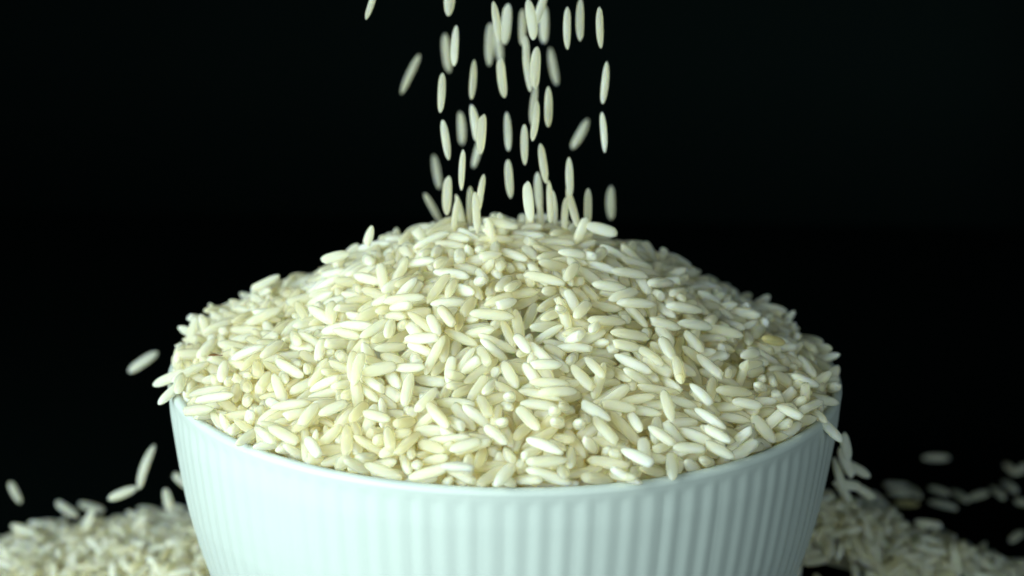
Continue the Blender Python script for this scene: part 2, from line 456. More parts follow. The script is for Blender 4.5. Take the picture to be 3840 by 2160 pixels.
    (8, -427, -435, 2975, 67, 69, -83, 88, 10, 1, 'slender grain falling upright just above the peak, near its lit edge, topmost'),
    (8, -727, -465, 3376, 54, 86, -46, 88, 20, 1, 'slender grain falling upright low in the stream, near its lit edge'),
    (8, -783, 719, 2362, -59, -62, -37, 90, 20, 1, 'slender grain falling upright just above the peak, near its lit edge, lowest'),
    (8, -1359, 3666, 1709, -166, 61, -54, 89, 2, 1, 'blurred slender grain falling aslant to the light just above the peak, along its lit edge'),
    (4, -893, 4827, 2952, 48, -85, 31, 110, 20, 1, 'blurred slim grain falling upright midway down the stream, near its lit edge'),
    (8, -231, 328, 5612, -75, -57, -36, 96, 10, 1, 'slender grain falling upright at the stream top, near its lit edge'),
    (2, -118, 564, 4683, 125, 78, -96, 99, 2, 1, 'bowed grain falling upright in the upper stream, in its middle, lower'),
    (8, -23, 1395, 3622, -81, -67, -151, 89, 40, 1, 'slender grain falling upright midway down the stream, in its middle, lower'),
    (8, 19, 577, 2999, -179, 85, -96, 88, 20, 1, 'slender grain falling upright low in the stream, in its middle, lower'),
    (2, -69, 2179, 5305, -24, 86, 89, 104, 40, 1, 'bowed grain falling upright at the stream top, in its middle, lower'),
    (8, -371, 4511, 4581, 89, 64, 7, 107, 10, 1, 'blurred slender grain falling upright at the stream top, near its lit edge'),
    (2, 318, 186, 5679, -73, -58, -109, 104, 20, 1, 'bowed grain falling upright at the stream top, in its middle, upper'),
    (8, 261, 1365, 4908, 99, 75, 23, 88, 40, 1, 'slender grain falling upright in the upper stream, in its middle, upper'),
    (8, 483, 1440, 5688, 141, -69, -128, 88, 40, 1, 'slender grain falling aslant to the shade at the stream top, near its shaded edge'),
    (2, 409, -209, 4978, -96, -67, 130, 102, 10, 1, 'bowed grain falling upright in the upper stream, in its middle, upper'),
    (8, 405, -108, 4114, -100, -56, -117, 94, 2, 1, 'slender grain falling upright midway down the stream, in its middle, middle'),
    (8, 559, 22, 3393, 111, 65, 172, 88, 2, 1, 'slender grain falling upright low in the stream, near its shaded edge, upper'),
    (8, 625, 366, 4251, -90, -56, -35, 95, 20, 1, 'slender grain falling upright midway down the stream, near its shaded edge'),
    (8, 671, -104, 2794, -82, -68, -63, 93, 2, 1, 'slender grain falling upright just above the peak, near its shaded edge, between, second'),
    (8, 819, 5621, 4005, -67, -62, 168, 98, 10, 1, 'blurred slender grain falling upright in the upper stream, near its shaded edge'),
    (8, 258, 113, 3674, -135, 88, -177, 90, 20, 1, 'slender grain falling upright low in the stream, in its middle, upper'),
    (2, 330, -1190, 3055, 102, 58, -46, 100, 40, 1, 'bowed grain falling upright just above the peak, in its middle, upper'),
    (8, 518, 1217, 2625, 158, 85, -98, 94, 40, 1, 'slender grain falling upright just above the peak, near its shaded edge, upper'),
    (8, 906, 267, 5545, 91, 69, -139, 92, 20, 1, 'slender grain falling upright at the stream top, near its shaded edge'),
    (8, 1134, 964, 5573, -90, -58, 52, 100, 10, 1, 'slender grain falling upright at the stream top, along its shaded edge, upper'),
    (8, 989, 41, 3167, -15, -87, 91, 88, 20, 1, 'slender grain falling upright low in the stream, near its shaded edge, lower'),
    (8, 938, 206, 2455, 81, 80, -41, 88, 20, 1, 'slender grain falling upright just above the peak, near its shaded edge, lower'),
    (4, 1316, 4910, 2871, -143, -54, -131, 110, 20, 1, 'blurred slim grain falling aslant to the shade midway down the stream, along its shaded edge'),
    (8, 1319, 442, 2559, 93, 79, 0, 88, 10, 1, 'slender grain falling upright just above the peak, along its shaded edge'),
    (8, 1414, -6, 5604, 99, 74, -130, 88, 2, 1, 'slender grain falling upright at the stream top, along its shaded edge, lower'),
    (8, 1527, 384, 4654, -106, -72, -62, 92, 40, 1, 'slender grain falling upright in the upper stream, along its shaded edge'),
    (8, 1514, 117, 3898, 112, 76, 90, 88, 40, 1, 'slender grain falling upright midway down the stream, along its shaded edge'),
    (4, 1900, 4113, 1758, -88, -61, 66, 110, 2, 1, 'blurred slim grain falling upright just above the peak, along its shaded edge'),
    (8, 282, 762, 4743, 116, 68, 116, 88, 20, 1, 'slender grain falling upright in the upper stream, in its middle, lower'),
    (8, 417, 1749, 4015, -109, -74, 35, 92, 2, 1, 'slender grain falling upright midway down the stream, in its middle, upper'),
    (8, -627, 844, 2468, -89, -61, -25, 90, 2, 1, 'slender grain falling upright just above the peak, near its lit edge, second'),
    (8, -495, -774, 2759, 105, 74, 4, 88, 20, 1, 'slender grain falling upright just above the peak, near its lit edge, third'),
    (2, 383, 423, 2260, -47, -82, 109, 97, 20, 1, 'bowed grain falling upright just above the peak, in its middle, lower'),
    (8, 530, 565, 2364, -54, -84, -65, 88, 20, 1, 'slender grain falling upright just above the peak, near its shaded edge, between, first'),
    (8, 763, 660, 2474, -148, 84, -15, 88, 40, 1, 'slender grain falling upright just above the peak, near its shaded edge, between, third'),
    (8, -844, 152, 2469, 169, -84, 13, 88, 20, 1, 'slender grain falling upright just above the peak, along its lit edge'),
    (8, -240, 5867, 4407, -62, -70, -129, 104, 20, 1, 'blurred slender grain falling upright at the stream top, in its middle, lower'),
    (2, 618, 4988, 4885, 91, 58, -56, 110, 40, 1, 'blurred bowed grain falling upright at the stream top, near its shaded edge'),
    (8, 1042, 63, 2656, -56, -61, 6, 88, 10, 1, 'slender grain falling upright just above the peak, near its shaded edge, between, fourth'),
    (8, -1360, 5421, 1986, -61, -67, 26, 88, 10, 1, 'blurred slender grain falling upright low in the stream, along its lit edge'),
    (8, 201, 3801, 5016, 90, 41, 95, 110, 2, 1, 'blurred slender grain falling upright at the stream top, in its middle, upper'),
    (8, -567, 4249, 2665, -168, -75, 130, 88, 40, 1, 'blurred slender grain falling upright low in the stream, near its lit edge'),
    (6, -2201, -542, 2308, -136, -67, 8, 88, 60, 2, 'short broken rice grain tumbling in the air above the lit shoulder of the mound'),
    (3, -2745, -449, 1908, -176, -15, -53, 88, 60, 2, 'rice grain skidding along the outline of the lit shoulder, under the tumbling broken one'),
    (3, 2989, 1952, 1273, -9, -29, 88, 88, 60, 2, 'blurred rice grain in the air just off the shaded shoulder of the mound'),
    (2, -6938, 4763, -1687, -169, -34, -61, 101, 60, 2, 'blurred lone rice grain flying clear of the bowl on the brightly lit side'),
    (1, -5043, 2165, 137, -165, -41, -71, 88, 60, 2, 'rice grain sticking up behind the rim on the brightly lit side'),
    (9, -6738, 3731, -3429, -140, -66, -38, 108, 60, 2, 'thin curved rice grain standing on end above the lit spilled heap'),
    (4, -7192, 3591, -3912, -173, -22, -59, 101, 60, 2, 'rice grain tilted in the air beside the thin curved one over the heap'),
    (3, -6525, 4580, -4442, -44, -67, 22, 88, 60, 3, 'upright rice grain standing on the heap close to the lit wall of the bowl'),
    (3, -6339, 5235, -4338, 167, 38, -51, 88, 60, 3, 'rice grain half hidden by the lit wall of the bowl, above the heap'),
    (3, 1186, -132, 2322, 34, 63, 79, 88, 60, 0, 'upright rice grain on the shaded side of the peak under the stream'),
    (3, 1507, -124, 2352, -4, -14, 61, 100, 60, 0, 'rice grain lying like a bridge over the shaded side of the peak'),
    (4, -103, -293, 2468, -4, -11, 52, 99, 60, 0, 'rice grain lying across the very top of the peak, the bar of the star'),
    (1, -102, -310, 2410, -65, -72, 31, 88, 60, 0, 'upright rice grain at the very top of the peak, the spike of the star'),
    (3, -269, -430, 2356, -51, -69, 81, 88, 60, 0, 'upright rice grain under the bar of the star at the peak'),
    (7, -1404, -156, 2212, 159, 50, -37, 110, 60, 0, 'short broken rice grain standing on the lit side of the peak'),
    (4, 4976, -2526, -123, -15, -41, 48, 100, 60, 2, 'rice grain tipping over the shaded rim of the bowl'),
    (1, 5944, 976, -2032, -31, -60, 46, 103, 60, 2, 'long rice grain dropping past the shaded wall, second below the rim'),
    (4, 5861, 1197, -2344, -46, -68, -10, 104, 60, 2, 'upright rice grain dropping close against the shaded wall of the bowl'),
    (3, 6259, 1401, -2355, 171, 28, -46, 88, 60, 2, 'rice grain flung outermost from the shaded wall of the bowl'),
    (3, 6135, 1796, -2789, -2, -7, 56, 97, 60, 2, 'level rice grain dropping by the shaded wall, lowest of those spilling over'),
    (3, 5575, -825, -1069, 129, 69, -11, 89, 60, 2, 'upright rice grain dropping just below the grain that tips over the shaded rim'),
    (3, 6218, 2410, -3181, 158, 52, -106, 88, 60, 2, 'tilted rice grain landing on the heap beside the shaded wall of the bowl'),
    (3, 6629, 2695, -3272, -10, -29, 60, 88, 60, 2, 'rice grain landing on the heap, outermost beside the shaded wall'),
    (1, -10101, 6843, -5292, 153, 57, -4, 88, 60, 2, 'lone rice grain upright in the dark above the outer end of the lit heap'),
    (0, 10087, 11803, -6118, 2, 0, 0, 106, 30, 3, 'lone level rice grain on the black table, farthest out above the scattered clump'),
    (1, 8856, 10088, -6118, 173, 0, 0, 104, 60, 3, 'topmost level rice grain of the little clump on the black table'),
    (4, 8836, 9586, -6118, -4, 0, 0, 101, 60, 3, 'second rice grain down in the little clump on the black table'),
    (3, 8865, 9007, -6118, 177, 0, 0, 100, -100, 3, 'yellowish rice grain at the bottom of the little clump on the black table'),
    (2, 9159, 9660, -6118, -79, 0, 0, 101, 30, 3, 'tilted rice grain at the outer end of the little clump on the black table'),
    (4, 9726, 9762, -6118, 133, 0, 0, 99, 60, 3, 'upper rice grain of the pair sloping side by side next to the little clump'),
    (2, 9641, 8949, -6118, -34, 0, 0, 101, 60, 3, 'lower rice grain of the pair sloping side by side next to the little clump'),
    (2, 10131, 9492, -6118, -69, 0, 0, 101, 30, 3, 'rice grain sloping down between the side by side pair and its upturned neighbour'),
    (2, 10562, 9530, -6118, 37, 0, 0, 101, 30, 3, 'upturned rice grain in the scattered row, after the sloping ones'),
    (2, 11023, 9713, -6118, 101, 0, 0, 101, 60, 3, 'steep rice grain in the scattered row beyond the upturned one'),
    (2, 11378, 10078, -6118, -75, 0, 0, 101, 60, 3, 'upper of two steep rice grains near the outer end of the scattered row'),
    (2, 11658, 11172, -6118, -81, 0, 0, 101, 30, 3, 'topmost small tilted rice grain at the outer end of the scattered row'),
    (2, 11939, 11187, -6118, 59, 0, 0, 101, 60, 3, 'rice grain leaning against the topmost one at the outer end of the row'),
    (2, 10844, 7295, -6118, -127, 0, 0, 101, 30, 3, 'lone tilted rice grain lying below the outer end of the scattered row'),
    (3, 11504, 9158, -6118, 159, 0, 0, 94, 30, 3, 'last level rice grain at the outer end of the scattered row'),
    (1, -9186, 7441, -5907, 169, 32, -29, 102, 60, 3, 'plump rice grain sloping down on top of the lit heap, standing proud of it'),
    (1, -8792, 7969, -6063, 176, 13, -28, 102, 60, 3, 'level rice grain on the crest of the lit heap, next to the plump sloping one'),
    (1, -9710, 5861, -5679, -5, -17, 28, 102, 60, 3, 'rice grain resting at the low outer end of the lit heap'),
    (1, -7411, 5921, -5561, -160, -49, -30, 102, 60, 3, 'pale rice grain pointing up on the lit heap under the thin curved one'),
    (1, -8463, 6174, -5601, -142, -65, -14, 102, 60, 3, 'upright rice grain on the crest of the lit heap below the level one'),
    (1, 8277, 9011, -6064, -15, -42, 29, 102, 60, 3, 'rice grain on the upper edge of the shaded heap, nearest the little clump'),
    (1, 8402, 4970, -4860, -2, -7, 26, 102, 60, 3, 'level rice grain on the crest of the shaded heap'),
    (1, 8718, 3761, -5143, -48, -68, 28, 102, 60, 3, 'upright pale rice grain on the outer slope of the shaded heap'),
    (2, 1746, -4323, 492, -39, -34, 55, 100, 10, 0, 'glassy bowed grain leaning steeply to the light, low, shaded side of centre'),
    (2, 624, -5271, 126, 178, 17, -33, 100, 96, 0, 'chalky bowed grain leaning gently to the light, by the rim, at the centre'),
    (0, 1465, -5018, 245, 165, 2, 144, 100, 26, 0, 'glassy long grain lying level, by the rim, shaded side of centre'),
    (3, -1864, -3420, 1024, 10, 12, 59, 100, 40, 0, 'ivory plump grain lying level, halfway, lit side of centre, lower'),
    (4, -1689, -5053, 75, -16, -14, 82, 100, 44, 0, 'ivory slim grain leaning gently to the light, by the rim, lit side of centre'),
    (2, -1049, -5299, 166, -24, 24, -130, 100, 45, 0, 'ivory bowed grain leaning gently to the shade, by the rim, lit side of centre'),
    (3, 3841, -3464, 195, 138, 35, -30, 100, 53, 0, 'ivory plump grain leaning steeply to the light, by the rim, at the shaded edge'),
    (3, -3177, -4286, 306, -24, -18, 22, 100, 56, 0, 'ivory plump grain leaning gently to the light, by the rim, on the lit flank'),
    (2, -1044, -3233, 1200, -127, -48, 18, 100, 60, 0, 'ivory bowed grain leaning steeply to the shade, halfway, lit side of centre'),
    (3, 1649, -4104, 752, 171, 6, 49, 100, 20, 0, 'glassy plump grain lying level, low, shaded side of centre'),
    (2, -352, -3439, 1034, -143, -24, 168, 100, 16, 0, 'glassy bowed grain leaning gently to the shade, halfway, at the centre'),
    (2, -1417, -3713, 824, -97, -27, -8, 100, 62, 0, 'ivory bowed grain standing upright, low, lit side of centre'),
    (1, 2739, -4188, 354, -30, -10, -146, 100, 91, 0, 'chalky plain grain leaning gently to the light, by the rim, on the shaded flank'),
    (3, 3467, -4084, 99, 5, 37, 93, 100, 78, 0, 'chalky plump grain leaning gently to the shade, by the rim, on the shaded flank'),
    (0, -3887, -665, 963, -170, -24, -35, 100, 37, 0, 'ivory long grain leaning gently to the shade, near the crest, on the lit flank'),
    (0, -3129, -3657, 531, -4, 10, -19, 100, 55, 0, 'ivory long grain lying level, low, on the lit flank'),
    (2, -1043, -1963, 1856, 57, 31, -4, 100, 20, 0, 'glassy bowed grain leaning steeply to the shade, high, lit side of centre'),
    (3, 1327, -5181, 55, -150, 18, 47, 100, 17, 0, 'glassy plump grain lying level, by the rim, shaded side of centre'),
    (1, -1100, -3391, 861, -27, 3, 49, 100, 47, 0, 'ivory plain grain lying level, halfway, lit side of centre'),
    (1, -385, -4358, 656, 1, -38, -138, 100, 88, 0, 'chalky plain grain leaning gently to the light, low, at the centre'),
    (0, 74, -3575, 1032, 113, 22, -41, 100, 50, 0, 'ivory long grain leaning steeply to the light, halfway, at the centre'),
    (0, 3421, -1489, 1083, 177, 11, -41, 100, 34, 0, 'glassy long grain lying level, high, on the shaded flank'),
    (0, 25, -5422, 204, 65, 12, 5, 100, 92, 0, 'chalky long grain leaning steeply to the shade, by the rim, at the centre'),
    (2, -2251, -4517, 327, -86, -22, -149, 100, 16, 0, 'glassy bowed grain standing upright, by the rim, on the lit flank'),
    (2, -1027, -4817, 363, 127, -8, -67, 100, 18, 0, 'glassy bowed grain leaning gently to the light, by the rim, lit side of centre'),
    (0, -672, -2847, 1356, 147, 11, -124, 100, 32, 0, 'glassy long grain leaning gently to the light, halfway, at the centre'),
    (2, -3263, -2657, 763, -45, -8, 83, 100, 66, 0, 'chalky bowed grain leaning gently to the light, halfway, on the lit flank'),
    (2, -3359, -3058, 538, -63, -33, 21, 100, 58, 0, 'ivory bowed grain leaning steeply to the light, halfway, on the lit flank'),
    (0, 2376, -4858, 148, 88, 19, -178, 100, 53, 0, 'ivory long grain standing upright, by the rim, on the shaded flank'),
    (4, 506, -4208, 783, 172, 3, -19, 100, 88, 0, 'chalky slim grain lying level, low, at the centre'),
    (3, -1358, -4730, 381, -129, -22, 29, 100, 26, 0, 'glassy plump grain leaning gently to the shade, by the rim, lit side of centre'),
    (1, -580, -4323, 634, 133, 29, -28, 100, 67, 0, 'chalky plain grain leaning steeply to the light, low, at the centre'),
    (1, -179, -3137, 1254, 11, -44, -163, 100, 93, 0, 'chalky plain grain leaning gently to the light, halfway, at the centre'),
    (2, 2262, -3483, 806, -170, 13, -140, 100, 27, 0, 'glassy bowed grain lying level, halfway, on the shaded flank, upper'),
    (3, -158, -5284, 126, -153, -26, 48, 100, 24, 0, 'glassy plump grain leaning gently to the shade, by the rim, at the centre'),
    (0, -984, -4448, 462, 179, -1, -55, 100, 87, 0, 'chalky long grain lying level, low, lit side of centre'),
    (3, -2518, -4362, 307, -165, -43, -132, 100, 31, 0, 'glassy plump grain leaning gently to the shade, by the rim, on the lit flank'),
    (1, 3405, -4066, 248, -12, 48, -162, 100, 95, 0, 'chalky plain grain leaning gently to the shade, by the rim, on the shaded flank'),
    (1, -2674, -3215, 706, -16, 30, 167, 100, 76, 0, 'chalky plain grain leaning gently to the shade, halfway, on the lit flank'),
    (3, -406, -3774, 868, 46, 40, 132, 100, 34, 0, 'glassy plump grain leaning steeply to the shade, low, at the centre'),
    (2, -105, -2963, 1310, 7, -26, 134, 100, 62, 0, 'ivory bowed grain leaning gently to the light, halfway, at the centre'),
    (3, 2269, -3140, 1044, -7, -27, -125, 100, 68, 0, 'chalky plump grain leaning gently to the light, halfway, on the shaded flank'),
    (3, -1737, -2854, 1181, 32, -6, -14, 100, 52, 0, 'ivory plump grain lying level, halfway, lit side of centre, upper'),
    (2, -713, -4021, 734, -32, 8, 78, 100, 60, 0, 'ivory bowed grain lying level, low, lit side of centre'),
    (0, 757, -1276, 2046, 25, -19, 85, 100, 36, 0, 'ivory long grain lying level, near the crest, shaded side of centre'),
    (2, -858, -1540, 1962, -32, 2, 29, 100, 97, 0, 'chalky bowed grain lying level, near the crest, lit side of centre, lower'),
    (1, 1020, -3011, 1261, 1, -1, 147, 100, 88, 0, 'chalky plain grain lying level, halfway, shaded side of centre'),
    (1, -2005, -2342, 1311, 41, 19, 13, 100, 67, 0, 'chalky plain grain leaning gently to the shade, high, lit side of centre'),
    (1, -3966, -1958, 768, -177, -23, -165, 100, 92, 0, 'chalky plain grain leaning gently to the shade, high, at the lit edge'),
    (2, 511, -4042, 888, -21, -3, -10, 100, 51, 0, 'ivory bowed grain lying level, low, at the centre'),
    (2, -1208, -310, 2180, 26, 18, -20, 100, 91, 0, 'chalky bowed grain leaning gently to the shade, near the crest, lit side of centre'),
    (1, 3386, -3368, 318, 168, 4, -155, 100, 60, 0, 'ivory plain grain lying level, low, on the shaded flank'),
    (0, -2108, -4052, 585, 70, 8, 41, 100, 5, 0, 'glassy long grain leaning steeply to the shade, low, on the lit flank'),
    (2, 369, -2317, 1548, 72, 21, 10, 100, 45, 0, 'ivory bowed grain leaning steeply to the shade, high, at the centre'),
    (0, 1370, -3678, 992, -113, -46, -55, 100, 39, 0, 'ivory long grain leaning steeply to the shade, halfway, shaded side of centre'),
    (1, -880, -2287, 1712, 7, 1, -180, 100, 75, 0, 'chalky plain grain lying level, high, lit side of centre'),
    (4, -2281, -2130, 1287, -21, 5, 98, 100, 84, 0, 'chalky slim grain lying level, high, on the lit flank'),
    (0, -2047, -4987, 114, 46, -33, 35, 100, 62, 0, 'ivory long grain leaning gently to the light, by the rim, on the lit flank, lower'),
    (1, -288, -4225, 770, -72, -16, -179, 100, 12, 0, 'glassy plain grain leaning steeply to the light, low, at the centre'),
    (2, 1063, -5104, 130, -176, -10, -149, 100, 21, 0, 'glassy bowed grain lying level, by the rim, shaded side of centre'),
    (4, 624, -2696, 1356, -157, -28, 35, 100, 87, 0, 'chalky slim grain leaning gently to the shade, halfway, at the centre'),
    (4, -1889, -4607, 289, -16, -24, 170, 100, 18, 0, 'glassy slim grain leaning gently to the light, by the rim, lit side of centre'),
    (2, 3831, -239, 1023, -29, -1, 87, 100, 54, 0, 'ivory bowed grain lying level, near the crest, on the shaded flank'),
    (2, 298, -5267, 52, -42, 16, 2, 100, 47, 0, 'ivory bowed grain lying level, by the rim, at the centre'),
    (1, 505, -5212, -82, -11, 7, -143, 100, 28, 0, 'glassy plain grain lying level, by the rim, at the centre'),
    (2, 1860, -3827, 745, 178, -15, -9, 100, 22, 0, 'glassy bowed grain lying level, low, shaded side of centre'),
    (0, -3608, -1975, 839, 62, 10, -172, 100, 64, 0, 'ivory long grain leaning gently to the shade, high, on the lit flank'),
    (4, -1428, -3412, 1067, -25, 10, -164, 100, 70, 0, 'chalky slim grain lying level, halfway, lit side of centre'),
    (0, 1577, -3853, 805, 26, 29, 101, 100, 50, 0, 'ivory long grain leaning gently to the shade, low, shaded side of centre'),
    (2, 1004, -4692, 395, 115, 17, -45, 100, 40, 0, 'ivory bowed grain leaning steeply to the light, by the rim, shaded side of centre'),
    (0, 186, -2738, 1480, 105, 51, 13, 100, 10, 0, 'glassy long grain standing upright, high, at the centre'),
    (3, -1628, -4693, 429, -82, -18, -50, 100, 25, 0, 'glassy plump grain standing upright, by the rim, lit side of centre'),
    (0, -3446, -4221, 269, -57, -6, -15, 100, 54, 0, 'ivory long grain leaning gently to the light, by the rim, on the lit flank, upper'),
    (5, -3637, -2699, 555, -111, -25, 130, 100, 55, 0, 'ivory blunt grain leaning steeply to the shade, halfway, on the lit flank'),
    (2, -4940, -1678, 341, -149, -19, 5, 100, 68, 0, 'chalky bowed grain leaning gently to the shade, high, at the lit edge'),
    (2, -778, -4763, 467, 157, -15, -148, 100, 65, 0, 'chalky bowed grain lying level, by the rim, lit side of centre'),
    (1, -2165, -3666, 747, -75, -48, 170, 100, 43, 0, 'ivory plain grain standing upright, low, on the lit flank'),
    (2, 98, -1030, 2147, 131, 1, -18, 100, 59, 0, 'ivory bowed grain leaning gently to the light, near the crest, at the centre'),
    (0, 877, -2452, 1615, -63, -49, -17, 100, 32, 0, 'glassy long grain leaning steeply to the light, high, shaded side of centre'),
    (1, 1518, -1890, 1591, -170, 13, 36, 100, 41, 0, 'ivory plain grain lying level, high, shaded side of centre'),
    (1, -2550, -2275, 1041, -137, 11, 106, 100, 70, 0, 'chalky plain grain lying level, high, on the lit flank'),
    (0, -4678, -83, 602, 34, 11, -59, 100, 48, 0, 'ivory long grain leaning gently to the shade, near the crest, at the lit edge'),
    (0, -2192, -1068, 1735, -40, -1, -153, 100, 75, 0, 'chalky long grain leaning gently to the light, near the crest, lit side of centre'),
    (1, 2581, -3965, 452, -156, 5, -97, 100, 93, 0, 'chalky plain grain lying level, low, on the shaded flank'),
    (3, -1413, -4338, 548, -121, 10, 147, 100, 2, 0, 'glassy plump grain lying level, low, lit side of centre'),
    (1, 2474, -4297, 361, 135, 37, 118, 100, 82, 0, 'chalky plain grain leaning steeply to the light, by the rim, on the shaded flank'),
    (0, 2118, -4923, 80, 42, -23, 3, 100, 18, 0, 'glassy long grain lying level, by the rim, on the shaded flank'),
    (2, 620, -2511, 1444, 39, -8, 67, 100, 72, 0, 'chalky bowed grain lying level, high, at the centre'),
    (2, 1963, -3455, 965, -146, 35, -27, 100, 72, 0, 'chalky bowed grain leaning gently to the light, halfway, shaded side of centre'),
    (0, 1234, -2791, 1351, 21, 18, 35, 100, 69, 0, 'chalky long grain leaning gently to the shade, halfway, shaded side of centre'),
    (1, 40, -2835, 1446, -62, -34, -35, 100, 2, 0, 'glassy plain grain leaning steeply to the light, halfway, at the centre'),
    (2, -1228, -2724, 1496, -31, -28, -8, 100, 20, 0, 'glassy bowed grain leaning gently to the light, high, lit side of centre'),
    (0, -983, -4952, 199, 138, -28, -106, 100, 52, 0, 'ivory long grain leaning gently to the shade, by the rim, lit side of centre'),
    (3, -378, -2848, 1450, 149, -20, -13, 100, 49, 0, 'ivory plump grain lying level, halfway, at the centre'),
    (0, -2063, -1927, 1441, -143, -13, -63, 100, 16, 0, 'glassy long grain leaning gently to the shade, high, lit side of centre'),
    (0, -2427, -2218, 1191, -41, 3, 142, 100, 55, 0, 'ivory long grain lying level, high, on the lit flank'),
    (3, 77, -3889, 867, 153, 21, 8, 100, 13, 0, 'glassy plump grain leaning gently to the light, low, at the centre'),
    (2, 1945, -3983, 649, 174, 6, -9, 100, 62, 0, 'ivory bowed grain lying level, low, shaded side of centre'),
    (2, -1941, -1267, 1817, 102, 28, -32, 100, 62, 0, 'ivory bowed grain standing upright, near the crest, lit side of centre'),
    (2, 778, -347, 2172, -14, 2, 0, 100, 31, 0, 'glassy bowed grain lying level, near the crest, shaded side of centre'),
    (0, 2113, -282, 1824, 16, -22, -125, 100, 45, 0, 'ivory long grain leaning gently to the light, near the crest, shaded side of centre'),
    (1, 266, -2103, 1696, 35, 16, 13, 100, 4, 0, 'glassy plain grain leaning gently to the shade, high, at the centre'),
    (0, 505, -4698, 474, 26, 23, 116, 100, 18, 0, 'glassy long grain leaning gently to the shade, by the rim, at the centre'),
    (2, -1402, -1063, 1998, -21, 15, 7, 100, 88, 0, 'chalky bowed grain lying level, near the crest, lit side of centre, upper'),
    (0, 1985, -1965, 1487, 129, 26, 33, 100, 47, 0, 'ivory long grain leaning steeply to the light, high, shaded side of centre'),
    (2, 1534, -4699, 374, 165, 13, 39, 100, 42, 0, 'ivory bowed grain leaning gently to the light, by the rim, shaded side of centre'),
    (5, 1004, -1041, 2190, 24, -12, 14, 100, 82, 0, 'chalky blunt grain lying level, near the crest, shaded side of centre'),
    (2, -3416, -2109, 735, 16, 8, 29, 100, 70, 0, 'chalky bowed grain lying level, high, on the lit flank'),
    (0, 1328, -1488, 1913, 159, 32, -39, 100, 70, 0, 'chalky long grain leaning gently to the light, near the crest, shaded side of centre'),
    (3, -2709, -1702, 1346, 95, 21, -12, 100, 41, 0, 'ivory plump grain standing upright, high, on the lit flank'),
    (2, 4027, -3260, 279, -154, -36, -48, 100, 71, 0, 'chalky bowed grain leaning gently to the shade, by the rim, at the shaded edge'),
    (0, -4546, -2334, 243, 6, 9, -54, 100, 73, 0, 'chalky long grain lying level, low, at the lit edge'),
    (1, -567, -2323, 1690, -109, -13, 140, 100, 13, 0, 'glassy plain grain leaning steeply to the shade, high, at the centre'),
    (0, -4783, -946, 506, -111, -16, -170, 100, 83, 0, 'chalky long grain leaning steeply to the shade, near the crest, at the lit edge'),
]
